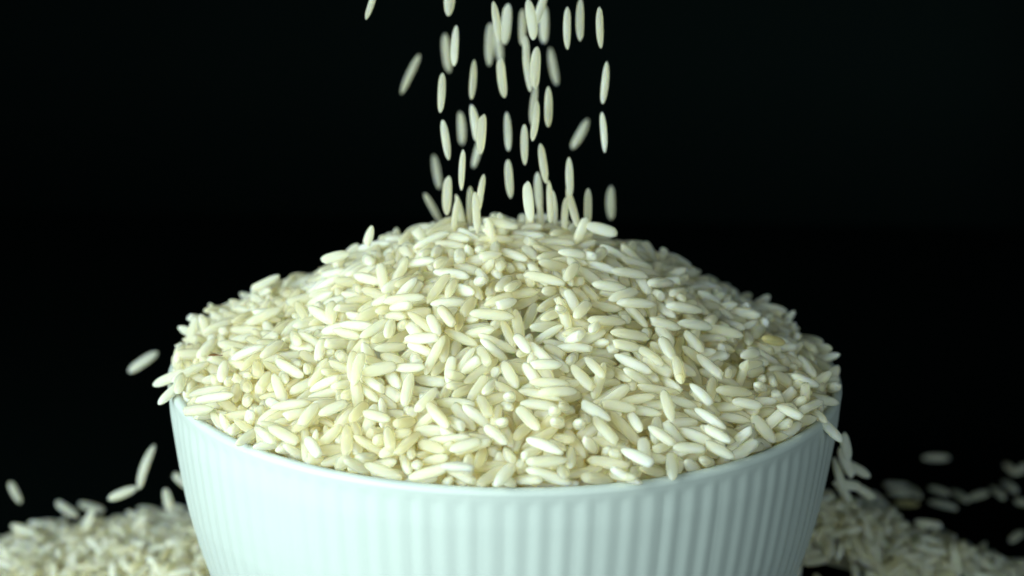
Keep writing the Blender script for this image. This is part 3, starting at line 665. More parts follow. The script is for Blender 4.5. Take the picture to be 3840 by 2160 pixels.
# all other kernels: shape, position in 1/10 mm, yaw, pitch, roll
MOUND = [
5,-499,-165,-46,-69,11,-130,6,-373,-165,48,-179,-41,-5,1,-417,-86,37,76,5,-109,7,-405,-23,49,134,-26,-31,2,-396,54,54,-57,20,-165,2,-292,-439,-47,146,-4,84,
2,-312,-394,-15,-70,12,-18,5,-344,-252,40,-37,-13,-154,4,-329,-181,68,134,-8,-65,1,-340,-88,82,-78,0,-107,6,-312,-11,110,84,30,-81,3,-232,-414,-9,-102,-36,13,
0,-233,-369,23,56,39,-9,3,-257,-325,44,153,-12,-38,0,-256,-227,89,121,3,165,2,-236,-165,122,-148,-30,35,6,-247,-95,138,132,1,171,1,-254,391,0,52,-26,5,
2,-158,-435,4,25,29,85,2,-182,-378,39,-74,-35,-162,3,-165,-314,80,-142,-31,-11,1,-194,-251,110,141,9,69,2,-182,-165,145,-143,-26,42,3,-163,-17,179,-86,-4,60,
0,-162,59,171,27,5,-24,0,-99,-493,-28,-73,-37,63,0,-84,-410,46,121,9,150,4,-118,-360,75,-3,-11,-131,3,-95,-233,139,-119,-23,-3,0,-98,-167,169,50,19,-6,
4,-96,-89,182,176,-14,-41,4,-118,373,60,174,-11,163,6,-83,417,31,29,-15,100,0,-7,-440,25,29,31,180,3,-4,-402,56,4,0,53,3,-24,-304,114,-88,-28,2,
3,-46,-254,141,-172,-9,-140,0,-26,-158,176,-22,-1,57,4,-24,-87,184,-24,-6,13,4,46,-498,-29,-77,-38,-31,4,63,-388,58,-141,-17,-11,2,54,-321,103,29,17,-161,
2,57,-234,150,54,18,65,2,39,-155,174,154,1,-8,0,44,-94,182,45,7,-6,2,112,-403,42,9,-8,101,4,122,-313,100,-159,7,159,0,134,-247,128,-150,-5,86,0,117,-188,159,24,-5,-111,
1,158,-492,-36,159,33,-135,0,204,-391,25,48,0,-1,0,205,-319,80,-2,-4,-120,1,210,-272,97,-98,-7,-21,1,203,-196,132,-155,5,-35,2,189,-87,163,100,20,38,
2,182,-20,173,-11,-5,-2,6,176,47,173,175,14,16,0,198,371,36,-8,-20,-39,2,251,-425,-23,67,25,69,1,274,-265,73,-130,23,-47,0,268,-167,112,38,-17,169,
3,256,-93,132,-145,12,-19,2,293,-10,121,98,14,73,3,254,46,139,-10,-27,-8,5,318,-372,-16,32,-6,-119,1,366,-237,29,-117,-18,-2,2,328,-175,75,33,-19,-147,
1,332,-83,95,35,-29,62,6,336,400,-44,-17,-9,105,2,403,-292,-25,60,7,-30,2,406,-101,41,-148,30,168,0,459,-226,-31,-150,42,-173,3,455,201,-24,141,23,-145,
2,-341,-373,-34,51,37,-9,4,-370,-48,72,-101,-15,-131,0,-365,26,79,-77,19,159,4,-350,363,-31,-14,23,-56,0,-282,-404,-21,-33,4,4,1,-296,-284,48,-13,13,-165,
2,-280,-192,88,18,30,6,0,-305,-142,95,162,-23,24,3,-306,-36,112,65,12,139,6,-292,27,118,6,35,55,5,-282,95,120,-20,36,-38,0,-220,-456,-29,126,31,12,
3,-230,-348,48,11,12,165,1,-247,-295,66,167,-12,9,7,-225,-191,118,139,-7,-35,0,-235,-130,135,-20,13,-160,2,-240,-77,141,124,-10,-29,2,-231,16,153,-76,7,151,
0,-230,173,122,50,4,143,2,-133,-445,-2,72,38,-4,0,-148,-405,31,-11,-6,40,2,-156,-370,57,143,-11,1,0,-140,-281,110,-134,-26,166,3,-150,-199,149,-179,-19,-177,
0,-147,-46,178,48,6,-63,5,-143,506,-47,-159,5,-132,0,-81,-471,-10,-16,-1,-151,1,-64,-414,37,39,35,-144,0,-92,-382,60,163,7,137,2,-75,-266,130,175,-4,148,
2,-78,-177,167,70,19,-3,5,-72,-114,183,55,13,14,1,-2,-492,-9,157,-25,115,3,-8,-418,41,174,0,-43,2,-20,-350,83,116,29,-18,3,11,-268,136,-112,-32,169,
0,-2,-195,174,25,13,-176,3,-5,-120,180,5,-5,59,5,-1,32,198,85,-13,7,0,52,-475,-7,145,15,148,1,79,-398,53,26,25,-163,0,48,-357,79,-11,-5,19,1,63,-297,119,0,-7,79,
6,97,-208,155,6,-3,-57,1,65,-115,182,-123,-5,-12,1,71,519,-43,-15,12,19,3,121,-475,-16,-177,19,-4,3,154,-407,29,66,46,-153,3,147,-330,81,99,34,14,
3,145,-280,112,-160,9,172,3,138,-211,143,-178,14,161,3,131,-119,177,-177,12,-7,0,141,-50,179,154,9,-59,3,217,-465,-25,15,36,49,7,221,-276,86,-97,-25,103,
5,218,-211,124,-107,12,114,4,212,-108,148,-64,-26,177,2,218,-56,160,-114,3,162,4,215,32,163,-48,-7,-64,1,283,-283,60,18,-39,-168,0,279,-189,93,-14,-34,0,
5,271,-113,123,176,28,0,6,301,-65,117,-109,21,92,6,282,102,120,-39,-12,143,3,346,-188,60,0,-37,18,2,349,-105,76,-20,-36,-9,1,358,388,-26,69,79,147,
0,491,187,-40,-77,-20,134,5,-516,-28,-21,-36,-6,-133,3,-484,203,-41,-112,25,-35,4,-430,-296,-28,-35,1,-84,7,-423,258,-22,71,-26,-162,0,-331,-389,-25,163,13,63,
5,-364,-254,30,-45,7,176,0,-378,-183,55,-33,21,-150,1,-351,-34,83,101,0,137,1,-255,-444,-32,98,13,140,3,-296,-342,40,51,14,143,6,-290,-238,68,-111,-25,22,
6,-274,-163,106,14,41,153,1,-267,-100,126,146,-16,147,2,-290,65,118,169,-27,-73,3,-282,124,116,105,-26,-172,2,-272,285,64,30,32,-59,5,-178,-481,-38,-131,-32,-1,
2,-202,-394,29,-47,12,-180,3,-222,-326,58,152,-3,-31,2,-212,-219,116,-123,-37,-179,1,-223,-183,130,156,7,-122,3,-194,-91,158,-137,-25,6,3,-194,-26,171,-152,-17,4,
1,-215,65,154,-111,2,-173,1,-226,133,142,34,-16,114,6,-109,-440,11,167,26,120,0,-121,-398,43,-57,-27,-111,0,-142,-318,86,-113,-36,-7,2,-137,-241,140,131,-14,-85,
0,-139,-174,160,-50,-1,149,0,-122,-101,177,171,-12,-71,4,-108,-22,179,162,-4,-33,2,-128,52,188,157,-8,26,2,-36,-375,69,85,33,39,0,-46,-313,110,75,34,-179,
6,-75,-247,138,-167,-13,-29,0,-56,-178,173,51,25,8,3,-51,-92,188,-30,-3,56,1,-59,-13,192,-60,24,51,4,-42,416,35,-30,28,-67,0,13,-495,-22,112,40,98,6,31,-393,63,95,44,79,
2,22,-314,107,-169,-7,137,5,18,-162,177,-45,4,72,3,18,-85,184,58,10,11,0,84,-491,-18,-77,-19,59,4,82,-449,11,137,17,-5,7,99,-375,64,-47,-20,68,1,81,-326,99,-113,-32,24,
3,94,-263,129,-29,-18,66,1,87,-162,174,168,11,-26,2,94,-89,185,150,4,-70,1,118,318,109,46,16,-145,2,89,461,-6,57,-35,-81,1,139,-448,-2,164,24,-97,4,163,-316,81,105,32,17,
1,165,-255,115,10,-7,-165,2,182,-200,145,-85,5,-13,7,172,-83,171,100,22,64,0,161,-32,177,-20,-8,112,1,231,-310,65,-82,-34,-2,2,263,-252,81,-159,16,63,
2,245,-158,121,-137,8,-32,2,268,-23,132,58,-17,22,1,252,64,141,-4,-27,-78,2,231,128,132,-140,24,-9,1,253,341,32,96,-31,-175,5,355,-320,7,-3,-17,-129,
3,333,-167,87,156,0,75,2,304,-101,108,131,28,59,4,373,-370,-35,-136,-1,-24,1,395,-157,36,109,42,-168,1,413,-99,52,118,8,136,1,376,65,67,-107,21,-40,
1,435,-288,-45,71,14,-155,0,458,-222,-14,-55,14,-75,1,439,194,-9,123,11,70,0,499,-151,-41,83,4,180,0,517,-91,-43,-92,-2,60,5,-507,75,-30,-32,4,9,2,-503,151,-33,-105,1,39,
5,-352,-351,-20,-174,-8,-159,0,-410,-294,-15,164,-3,-29,3,-402,-147,34,-62,28,-138,1,-431,-52,35,-165,-14,135,1,-405,232,-1,78,-8,8,1,-313,-288,33,-38,11,-163,
7,-337,-214,57,68,59,10,1,-323,-167,75,133,-8,138,1,-359,-71,77,100,17,4,0,-370,-22,89,55,26,-100,0,-371,90,68,-167,-12,137,0,-244,-413,2,97,23,-49,
2,-257,-378,17,-23,39,74,7,-260,-274,73,-18,-58,-82,0,-277,-227,86,-54,25,-162,4,-252,-146,120,180,-26,-15,1,-276,-67,124,47,22,149,2,-294,82,114,-14,41,-5,
5,-154,-469,-22,-101,-38,15,3,-172,-430,11,-20,36,-179,0,-203,-395,43,-175,-3,-53,3,-177,-286,93,58,36,4,1,-231,-225,104,72,28,87,3,-186,-137,153,76,7,-14,
3,-194,-69,166,24,30,-52,5,-168,22,178,-17,15,-114,3,-189,86,161,104,-22,-15,0,-105,-503,-19,37,34,9,1,-116,-285,111,67,33,166,1,-104,-203,154,70,31,-10,
7,-98,-138,176,-103,-12,3,5,-108,-66,183,-110,14,21,0,-24,-503,-16,-174,37,160,1,-25,-417,57,-34,-9,-117,0,-31,-274,130,-151,-16,-34,0,-48,-223,156,-47,-16,142,
3,-24,-137,180,163,8,43,2,-50,2,194,124,-24,-24,3,-50,408,46,159,-28,-167,7,30,-499,-26,-63,-24,145,1,50,-432,30,34,24,-52,3,23,-369,75,174,3,142,
6,25,-348,91,-155,11,-156,1,32,-136,185,-121,23,-7,0,46,-68,189,-120,3,-21,5,21,518,-42,-38,24,-1,1,113,-506,-24,156,30,-41,4,109,-460,17,-169,32,155,
0,108,-355,76,105,39,-11,7,113,-301,110,22,34,-7,2,115,-237,136,25,-4,-164,4,108,-139,174,15,0,20,3,112,77,188,107,-14,23,5,115,499,-19,52,35,105,
3,180,-494,-32,-153,49,107,3,184,-376,48,11,16,178,3,195,-301,83,20,-7,-76,2,183,-239,121,11,-6,-54,0,211,-152,141,67,11,-117,2,200,-82,172,-79,-17,-42,
0,193,10,176,105,-8,56,3,182,68,174,90,-29,25,2,252,-361,28,-24,-18,12,3,255,-282,69,-50,-34,-180,1,252,-241,92,26,-17,-71,6,279,-142,116,71,-15,47,
1,261,-68,137,76,-19,-154,4,324,0,107,35,-3,26,0,356,-239,39,-134,-18,-177,1,352,-142,73,116,10,12,5,317,-73,105,-132,27,-70,3,369,3,95,175,14,66,7,337,83,89,89,-6,31,
1,321,148,87,-3,-34,-35,2,409,-135,30,-40,-34,-92,2,431,-80,32,-97,26,-34,6,420,7,42,118,33,-84,3,449,-253,-35,113,36,-115,5,450,161,-9,-35,-17,113,
0,515,101,-42,95,-12,-47,6,-503,-158,-25,98,46,151,3,-523,-51,-30,84,-54,-153,7,-520,21,-18,16,2,-175,0,-494,139,-18,-55,-22,72,0,-465,-206,-17,-85,-22,-105,
3,-417,292,-23,109,3,42,3,-383,-348,-17,95,-2,11,6,-394,-68,54,-8,41,-100,0,-286,-426,-30,-27,-23,92,3,-299,-357,0,-138,-40,-54,4,-364,-253,46,-84,-22,10,
3,-390,-186,67,133,19,129,1,-331,-78,93,109,5,7,6,-299,12,114,167,-15,-56,0,-385,108,72,-10,14,-32,2,-340,197,80,140,-18,-75,2,-255,-351,31,124,-1,-45,
7,-255,-309,56,178,-10,12,0,-306,-234,70,-102,-13,-131,5,-258,-160,128,-64,0,51,0,-300,-69,125,-19,33,0,0,-272,19,145,-165,-3,-144,2,-288,104,132,89,-8,-49,
5,-184,-413,20,-72,3,-5,5,-198,-381,51,8,13,177,4,-191,-327,78,-66,13,-53,6,-185,-205,133,113,15,111,1,-170,-132,167,71,13,-10,0,-202,-76,177,-171,-36,-16,
6,-181,4,177,118,-16,128,2,-182,179,151,97,-20,5,3,-139,495,-30,-117,3,-146,5,-71,-496,-26,-136,-32,35,0,-107,-449,22,-160,-27,-67,0,-107,-419,45,145,19,-43,
0,-94,-321,104,64,14,-7,4,-102,-228,155,104,19,-49,0,-87,-134,188,-65,-1,30,2,-86,-60,189,-28,-8,-28,2,-12,-508,-11,169,38,-5,2,-44,-480,17,105,62,6,
6,-32,-476,47,174,3,16,1,-35,-223,165,100,-1,-35,3,1,-117,197,-74,14,-63,5,0,-44,199,-16,13,-45,1,64,-447,27,-116,-20,-59,1,65,-342,104,-30,-14,71,
2,66,-202,167,-123,-7,-106,7,57,-144,178,-166,15,-150,0,78,10,200,128,10,-177,4,43,455,7,-136,31,-92,6,137,-508,-19,64,-53,121,2,127,-436,15,177,33,32,
0,130,-412,54,102,-4,-175,4,143,-299,105,-148,17,19,3,173,-248,138,100,-5,-175,2,138,-148,173,13,-6,163,1,146,-65,194,110,7,49,1,138,0,189,-107,-1,-19,
1,199,-428,4,24,31,17,4,208,-379,40,47,-19,59,2,235,-336,67,176,5,149,1,238,-279,88,121,34,-7,6,269,-170,125,-174,14,-168,3,232,-79,162,-134,34,-83,
3,217,14,170,136,24,122,2,241,342,45,113,-45,-153,2,297,-317,45,42,-7,57,3,288,-223,80,-11,-16,0,4,339,-130,101,-42,-18,130,1,294,-56,130,27,-13,1,
2,319,98,113,151,-3,131,3,327,211,82,73,21,78,0,323,-416,-23,33,30,135,3,409,-238,26,45,13,-83,0,369,-128,70,72,28,-163,1,418,-65,55,87,19,144,1,399,27,70,49,16,11,
4,393,160,48,103,-52,-33,1,338,371,-29,101,-20,-152,0,409,-318,-25,26,-8,49,4,452,-39,29,147,-5,37,1,467,15,28,18,-5,25,2,443,69,31,-129,-5,-134,
0,478,-187,-25,-67,-27,-43,3,492,-119,-9,169,-33,-2,1,506,-50,-7,1,11,11,1,502,36,-7,-94,26,20,0,475,223,-32,106,36,54,2,525,12,-34,89,-3,34,1,-523,-75,-37,-85,44,84,
0,-526,20,-35,-86,-35,-147,1,-524,63,-19,-92,-34,22,2,-484,-204,-16,-13,-62,-38,4,-495,-56,-9,25,0,170,0,-489,66,1,111,-34,27,2,-422,-277,-8,-178,-8,18,
2,-420,-210,8,-149,-37,84,2,-448,-140,18,-50,5,178,2,-464,-63,28,81,-35,146,3,-316,-422,-27,-36,-14,95,3,-345,-361,-6,-70,-38,-136,3,-368,-312,10,-132,7,-43,
0,-361,-222,38,-73,-18,113,0,-395,-164,57,20,-2,131,3,-387,-84,60,1,29,9,2,-404,176,49,60,-25,-52,6,-288,-373,8,89,-63,78,4,-284,-307,40,38,34,-25,
0,-333,-243,71,-52,-21,151,0,-288,-140,116,-127,-3,-160,4,-316,-76,99,102,-1,-14,5,-275,17,131,-154,-4,137,0,-328,82,99,64,29,-126,1,-179,-470,-20,-176,-41,4,
2,-232,-324,72,-135,6,1,1,-225,-257,99,11,53,78,1,-202,-143,144,-97,-14,128,3,-236,-115,146,-15,-7,166,0,-214,-9,169,7,4,-15,2,-214,283,105,-84,5,179,
6,-111,-429,28,145,-18,-132,1,-143,-395,44,-60,-8,163,4,-146,-330,91,88,31,-4,5,-133,-216,146,172,-23,-33,3,-122,-144,175,167,-30,-14,2,-124,-69,187,-145,-38,43,
4,-132,157,165,-158,-8,97,3,-119,441,15,-117,7,179,5,-52,-510,-17,176,12,104,0,-44,-425,49,-11,-8,159,0,-58,-374,82,54,-2,-58,1,-54,-244,151,116,-17,163,
4,-57,-154,183,-104,1,52,5,-43,-62,202,7,-1,-7,3,-69,3,201,57,17,-67,3,22,-479,-7,132,24,-90,0,33,-480,27,-154,-5,173,1,21,-416,62,91,30,10,0,29,-338,104,159,8,-45,
2,17,-209,180,5,11,3,2,11,-139,187,-127,-1,5,4,31,-71,198,-121,-2,7,0,82,-504,-4,-162,-15,-139,0,98,-421,28,-157,-14,5,3,97,-429,59,-105,3,5,4,105,-332,104,45,26,21,
5,101,-223,145,-178,13,118,1,94,-189,177,-68,-15,-6,0,89,-71,189,-38,7,104,2,106,269,139,24,-23,108,0,174,-428,16,-151,-50,-47,4,180,-411,43,-62,5,18,
4,181,-337,75,-152,12,-106,4,199,-270,114,107,19,-129,5,178,-147,153,116,28,27,3,154,-85,176,-68,-12,169,2,176,10,186,-128,-5,13,2,233,-434,1,-162,-13,-28,
1,255,-382,35,119,22,24,0,265,-319,61,-168,14,143,4,247,-225,97,-145,11,-70,7,259,-128,126,-24,-5,-35,2,280,-100,135,9,-22,-153,3,261,2,139,24,-33,-167,
2,264,100,141,40,-23,-84,2,263,159,129,31,-17,0,3,286,244,84,77,-16,-6,1,280,-423,-19,122,7,31,0,317,-365,3,55,3,162,1,325,-210,61,-75,-24,149,
6,340,-146,82,-136,-18,-178,3,345,-65,103,155,26,166,6,338,-9,97,0,0,-3,2,318,164,80,-176,30,56,1,383,-202,28,-101,-15,158,4,390,-164,47,149,10,-30,
4,412,23,61,87,-1,-143,3,450,68,45,-12,6,3,5,439,-271,-27,-156,-11,153,2,439,-202,-8,-149,5,-34,1,476,-71,13,0,-5,-11,5,478,-1,8,-164,-24,-173,3,510,-132,-28,-105,12,-93,
0,515,-3,-17,-93,14,-112,1,507,82,-30,-70,16,-150,6,-485,-176,-29,-143,-9,-8,4,-492,-121,-22,-112,-56,106,5,-506,-44,-12,-166,-11,32,1,-524,26,3,-177,30,58,
3,-407,-330,-25,132,1,-175,0,-440,-259,-4,-88,32,-120,0,-439,-132,29,18,0,-18,4,-466,-49,30,52,-26,-81,3,-383,-226,36,-50,8,38,4,-399,-148,52,-146,-26,17,
6,-439,-71,36,-175,-5,63,0,-410,16,62,-163,-23,87,2,-418,96,54,78,13,-154,1,-379,195,46,-73,2,-81,2,-268,-418,-7,65,36,18,1,-290,-368,27,38,-3,98,
6,-328,-233,56,-27,15,140,0,-310,-132,107,-140,-2,-25,0,-334,-45,109,-152,-28,-170,0,-323,35,101,-175,-34,-178,2,-327,102,95,6,16,-111,1,-200,-474,-21,-153,-32,-112,
2,-210,-431,11,-55,-5,-139,0,-230,-380,48,-119,-17,44,4,-210,-269,90,82,28,-54,1,-243,-162,143,-141,7,36,2,-244,-71,157,16,-8,104,2,-233,10,165,-1,6,-10,
0,-219,120,150,-137,22,46,1,-236,218,116,48,-32,-147,0,-145,-496,-17,143,15,134,4,-126,-436,32,128,-10,-139,3,-159,-397,52,-47,12,101,1,-136,-255,123,33,22,-125,
3,-136,-229,154,-25,13,34,1,-145,-136,179,-110,-19,81,0,-128,-53,179,-145,-11,30,0,-152,2,189,118,28,-155,0,-132,222,160,-84,16,-66,0,-168,307,112,84,18,-174,
2,-150,378,71,138,19,-167,0,-67,-508,1,-58,-1,-19,6,-61,-451,31,77,53,63,2,-58,-402,66,-62,-12,-148,6,-75,-296,120,80,13,-114,4,-75,-226,153,75,8,-126,
7,-68,-135,183,-121,-12,68,4,-60,-39,194,-32,30,-93,3,-89,309,127,-71,-6,156,0,25,-440,32,-86,-23,20,3,3,-403,72,104,-8,-176,5,25,-308,120,78,-9,0,
7,5,-176,176,22,11,-116,0,16,-115,199,-67,11,-60,6,23,-59,206,-126,13,34,2,16,31,209,-71,18,1,5,88,-420,41,-25,16,-109,1,88,-363,78,90,19,132,1,83,-282,124,-5,-13,24,
5,115,-245,146,163,15,-53,0,87,-129,182,-132,0,103,4,87,-50,196,-160,10,-18,2,89,101,199,-116,11,-61,2,152,-481,-10,-162,0,71,3,177,-447,15,-144,15,98,
2,169,-385,56,-76,-3,41,4,188,-330,89,-91,-18,-5,7,202,-246,110,-12,-14,-170,5,181,-119,161,138,36,-161,1,164,-48,184,-22,-15,178,3,159,16,191,-115,13,-3,
0,168,105,179,-114,18,-34,0,172,308,102,-130,-12,-142,0,233,-468,-42,-145,-16,10,3,231,-425,16,48,-2,97,2,268,-372,36,117,27,-74,0,265,-341,52,148,-16,119,
3,238,-219,108,-141,8,-152,2,238,-138,134,-119,-13,145,3,255,-56,150,-14,5,160,6,256,30,148,-177,4,-137,1,253,114,144,29,1,-30,3,270,196,116,28,-21,128,
1,261,266,93,-128,11,180,1,312,-325,13,-16,-36,-121,3,342,-297,31,-78,-25,166,2,330,-202,76,-10,-26,49,7,318,-138,94,20,-31,-88,2,336,-46,95,-166,32,110,
4,348,19,98,-172,-2,-168,3,331,109,100,171,5,17,2,374,-331,-13,107,4,101,1,408,-266,8,-97,2,-23,4,431,-208,17,-156,35,67,0,419,-151,45,-105,22,121,4,436,31,41,-1,-52,11,
4,438,106,35,-9,-5,180,2,449,-251,-5,52,23,100,3,475,-180,5,76,19,143,5,477,-56,16,-71,47,-60,0,475,120,21,-102,21,-162,0,504,-115,-20,92,-24,139,
6,525,-55,-18,-95,26,-119,3,-513,-110,-36,-73,17,-36,6,-520,0,-15,-88,-20,-4,5,-518,103,-26,-99,30,-77,0,-457,-247,-14,12,-55,-149,1,-484,-174,-2,-74,-3,179,
2,-366,-377,-29,138,4,-164,0,-390,-257,7,-24,-3,128,1,-384,-198,31,120,-13,62,0,-444,-126,46,124,-32,-108,2,-434,-27,37,-133,-4,-74,4,-404,44,63,13,23,-9,
0,-324,-394,1,156,3,2,4,-340,-338,14,-72,-44,-124,3,-348,-284,32,1,27,-118,2,-332,-123,83,0,34,-179,0,-340,-22,93,104,2,80,2,-377,54,81,122,-27,-34,
7,-353,230,60,-112,-42,-109,3,-236,-461,-17,10,23,-144,1,-247,-399,23,7,14,-137,2,-277,-348,52,-177,-1,-2,0,-283,-272,71,-11,56,0,4,-282,-180,100,20,29,40,
2,-294,-109,125,-77,7,102,3,-250,-38,139,-21,29,12,1,-295,49,117,165,-32,28,2,-257,145,134,-173,15,-165,1,-162,-456,1,36,3,-169,5,-177,-427,35,-136,10,127,
0,-182,-340,64,-157,-28,-92,3,-162,-256,121,44,16,32,0,-181,-105,167,19,33,55,6,-184,-48,172,-173,-14,28,0,-179,48,183,89,-13,-31,1,-197,135,160,128,-37,-27,
0,-187,316,100,-33,-2,-122,0,-83,-519,-29,-6,12,25,0,-110,-470,3,-14,-11,88,4,-126,-269,133,-162,-16,-134,0,-116,-173,177,155,-19,-34,3,-107,-93,196,-129,-3,-37,
1,-111,-25,196,98,-21,-139,4,-117,110,184,-31,15,1,4,-24,-523,-21,-21,-36,27,7,-10,-442,41,-13,-28,-135,0,-23,-398,76,-5,21,32,3,-15,-261,151,80,0,128,
1,-41,-190,172,42,5,-6,0,-26,-99,198,-52,-9,130,1,-28,-35,205,-157,21,-113,1,63,-477,7,-114,-25,169,2,55,-416,48,24,38,72,3,58,-384,80,19,6,-160,
6,72,-310,124,-30,-25,-109,1,45,-185,177,22,-16,48,5,50,-111,189,-127,10,145,0,59,-38,204,179,9,-29,3,58,199,174,-47,-23,-99,4,105,-515,-28,179,-59,-63,
0,118,-468,0,23,-36,138,4,143,-424,33,179,13,133,3,126,-341,82,144,33,25,5,141,-275,128,124,-19,175,4,133,-203,153,24,-26,-22,0,122,-110,191,-3,-9,10,
0,130,-33,195,45,-4,46,0,131,111,186,-170,28,-9,4,197,-426,25,55,-2,47,2,202,-354,57,147,11,-45,3,211,-316,95,130,15,-179,5,237,-245,110,-150,0,-156,
4,217,-118,154,-176,21,-56,2,217,-42,173,-175,13,26,5,200,52,178,59,-14,-179,0,213,132,154,-162,30,-9,1,244,-451,-18,-90,-26,-71,5,263,-402,15,-77,-9,-161,
3,281,-329,33,-16,-20,10,4,307,-275,60,120,21,-50,4,285,-207,92,167,29,174,5,342,-118,108,117,-3,21,0,276,24,137,-171,10,-152,1,297,209,92,-133,28,29,
0,286,294,67,58,-33,34,2,335,-387,-16,178,18,-25,6,333,-310,11,26,-8,98,1,374,-203,50,144,38,-177,6,348,-121,86,5,-20,175,2,395,-30,71,-64,-29,-56,1,376,51,83,-72,-6,145,
3,345,109,82,-52,-24,-17,3,358,200,58,41,-2,-138,2,403,-305,-5,-57,-18,-44,4,415,-183,30,159,7,-49,3,434,-119,41,-47,36,-76,1,454,-20,36,71,-27,-149,
4,440,124,42,167,-7,-12,2,474,-219,-20,-100,-18,-140,1,490,-158,2,27,61,104,0,521,-30,-26,-119,-34,57,0,525,40,-23,93,-18,27,2,-466,-244,-29,-67,0,86,
5,-476,-176,-14,-123,-16,158,4,-502,-104,-1,-69,13,-177,5,-509,18,12,-165,17,-102,1,-410,-313,-11,153,21,-27,6,-410,-265,4,-176,19,42,1,-437,-181,11,105,4,116,
2,-462,-122,31,44,-34,159,4,-457,-11,33,13,9,168,4,-453,42,42,-68,-16,-101,0,-348,-398,-2,-10,-70,117,2,-363,-337,10,-10,36,43,1,-381,-268,20,-66,-20,151,
0,-380,-219,51,-89,12,-152,5,-417,-143,55,-128,28,-63,1,-392,-52,63,127,-39,-104,3,-420,43,71,-74,26,25,4,-363,185,59,-46,-1,42,2,-396,275,30,-122,-10,164,
0,-372,344,8,-43,-17,-17,6,-262,-453,-18,112,-18,-82,0,-279,-407,8,-35,46,98,5,-301,-368,41,-157,-6,-25,6,-269,-242,78,-51,26,47,6,-355,-238,67,-8,-29,-35,
4,-373,-155,71,-178,-19,45,3,-397,-7,83,-119,-53,102,3,-350,60,95,-42,-4,-138,1,-329,155,93,-77,13,-39,5,-196,-425,21,126,32,-149,1,-240,-351,62,96,-3,25,
4,-255,-296,81,-129,18,151,7,-245,-197,108,-88,4,14,5,-230,-139,147,172,-15,-16,2,-256,-48,153,-141,-21,-113,5,-226,29,162,-8,-4,0,0,-229,145,154,-26,21,-95,
6,-270,213,103,-44,20,137,4,-249,336,75,-11,18,88,1,-144,-480,-1,-162,12,-44,6,-156,-420,25,-52,39,-12,0,-153,-349,67,6,9,26,0,-168,-304,106,-52,0,27,
1,-167,-227,148,124,-14,-164,2,-154,-127,180,-116,-17,129,3,-133,-46,192,54,5,-92,2,-134,35,187,131,-34,-14,4,-147,104,187,73,-3,-40,7,-186,263,116,168,2,-114,
1,-45,-525,-28,29,-82,51,2,-40,-446,40,-139,16,151,0,-91,-304,125,-92,-24,180,1,-86,-207,169,161,0,-163,3,-60,-123,196,147,6,-10,6,-68,-49,204,95,26,-109,
3,-66,212,174,-119,19,84,0,14,-526,-32,1,-33,-150,3,13,-482,10,-36,4,-137,1,22,-464,40,-104,-13,-128,5,-2,-352,88,-72,-7,20,5,8,-245,151,-133,-25,51,
2,10,-198,191,-108,5,11,0,27,-105,205,-48,-7,5,0,26,-46,216,172,-2,74,1,14,55,218,27,1,-98,3,70,-505,-24,-55,-5,71,1,89,-489,5,6,21,-10,0,81,-445,34,88,38,116,
2,116,-416,60,96,-7,-1,3,99,-321,116,79,-6,-46,2,100,-224,162,155,27,42,1,82,-102,196,-99,-18,2,2,92,-53,209,-14,-9,1,5,116,141,182,159,-29,-62,0,152,-391,60,-59,8,-140,
5,181,-288,94,50,5,45,6,166,-199,141,-61,-18,-51,1,190,-141,167,-148,11,-38,2,155,35,196,31,-6,-55,0,203,156,154,-176,-6,-14,3,251,257,114,-77,1,148,
0,229,-451,-5,-10,33,109,2,218,-424,25,-123,6,34,4,232,-357,49,177,-17,-144,0,270,-304,71,-175,6,-165,2,265,-224,107,76,11,59,4,289,-130,126,126,29,176,
1,291,-21,138,-72,11,66,1,236,41,158,155,-6,-164,4,254,132,135,43,-24,-60,2,260,282,77,-133,32,-1,0,282,-392,2,140,35,-13,3,323,-281,47,119,11,4,
1,359,-219,63,-140,-11,18,0,356,-117,98,123,-4,-119,0,368,-34,94,8,-20,17,1,357,48,90,67,18,-171,3,321,126,111,5,5,-144,7,344,206,68,52,4,-109,6,375,-293,-5,-89,5,107,
1,416,-266,20,-11,-26,-15,7,372,-172,49,-42,-48,-16,2,413,-122,56,129,7,-36,1,450,-42,58,122,3,100,2,443,45,58,166,15,159,0,423,235,35,70,-3,-9,
3,423,-298,-17,-61,47,-156,2,462,-174,14,-94,15,-13,3,464,-35,17,-108,-11,-39,4,460,119,32,151,-30,-110,4,490,-174,-25,102,-31,81,1,477,-99,-12,-167,20,-27,
2,527,16,-3,87,3,160,3,490,179,-13,-47,-12,13,3,-487,-163,-16,54,12,-31,0,-507,-92,-20,99,2,-89,2,-508,-22,-6,40,5,47,4,-516,52,7,21,-26,-60,3,-520,98,4,-117,39,80,
4,-486,176,-22,-146,12,62,1,-441,-294,-8,-54,-35,85,5,-456,-233,-11,2,17,-76,4,-463,-96,14,-137,-27,-107,1,-469,-30,17,-131,-9,-132,6,-365,-371,-13,78,23,-8,
0,-381,-306,2,-75,-32,-130,1,-404,-245,19,-77,17,156,0,-419,-186,27,-144,-8,-150,4,-416,-126,39,-100,-8,-21,4,-448,-12,45,156,-18,-27,4,-440,43,58,-100,10,-20,
3,-291,-441,-14,145,5,-93,7,-301,-389,0,-56,43,124,6,-328,-268,46,16,7,-14,6,-297,-169,91,64,30,-70,2,-361,-130,77,150,14,-23,3,-328,-19,105,-75,-9,-151,
3,-396,78,80,-91,20,85,7,-334,248,59,63,30,147,4,-208,-451,-5,98,7,25,5,-252,-419,22,-63,-42,106,1,-266,-329,60,18,11,-24,2,-293,-294,61,-154,-16,-36,
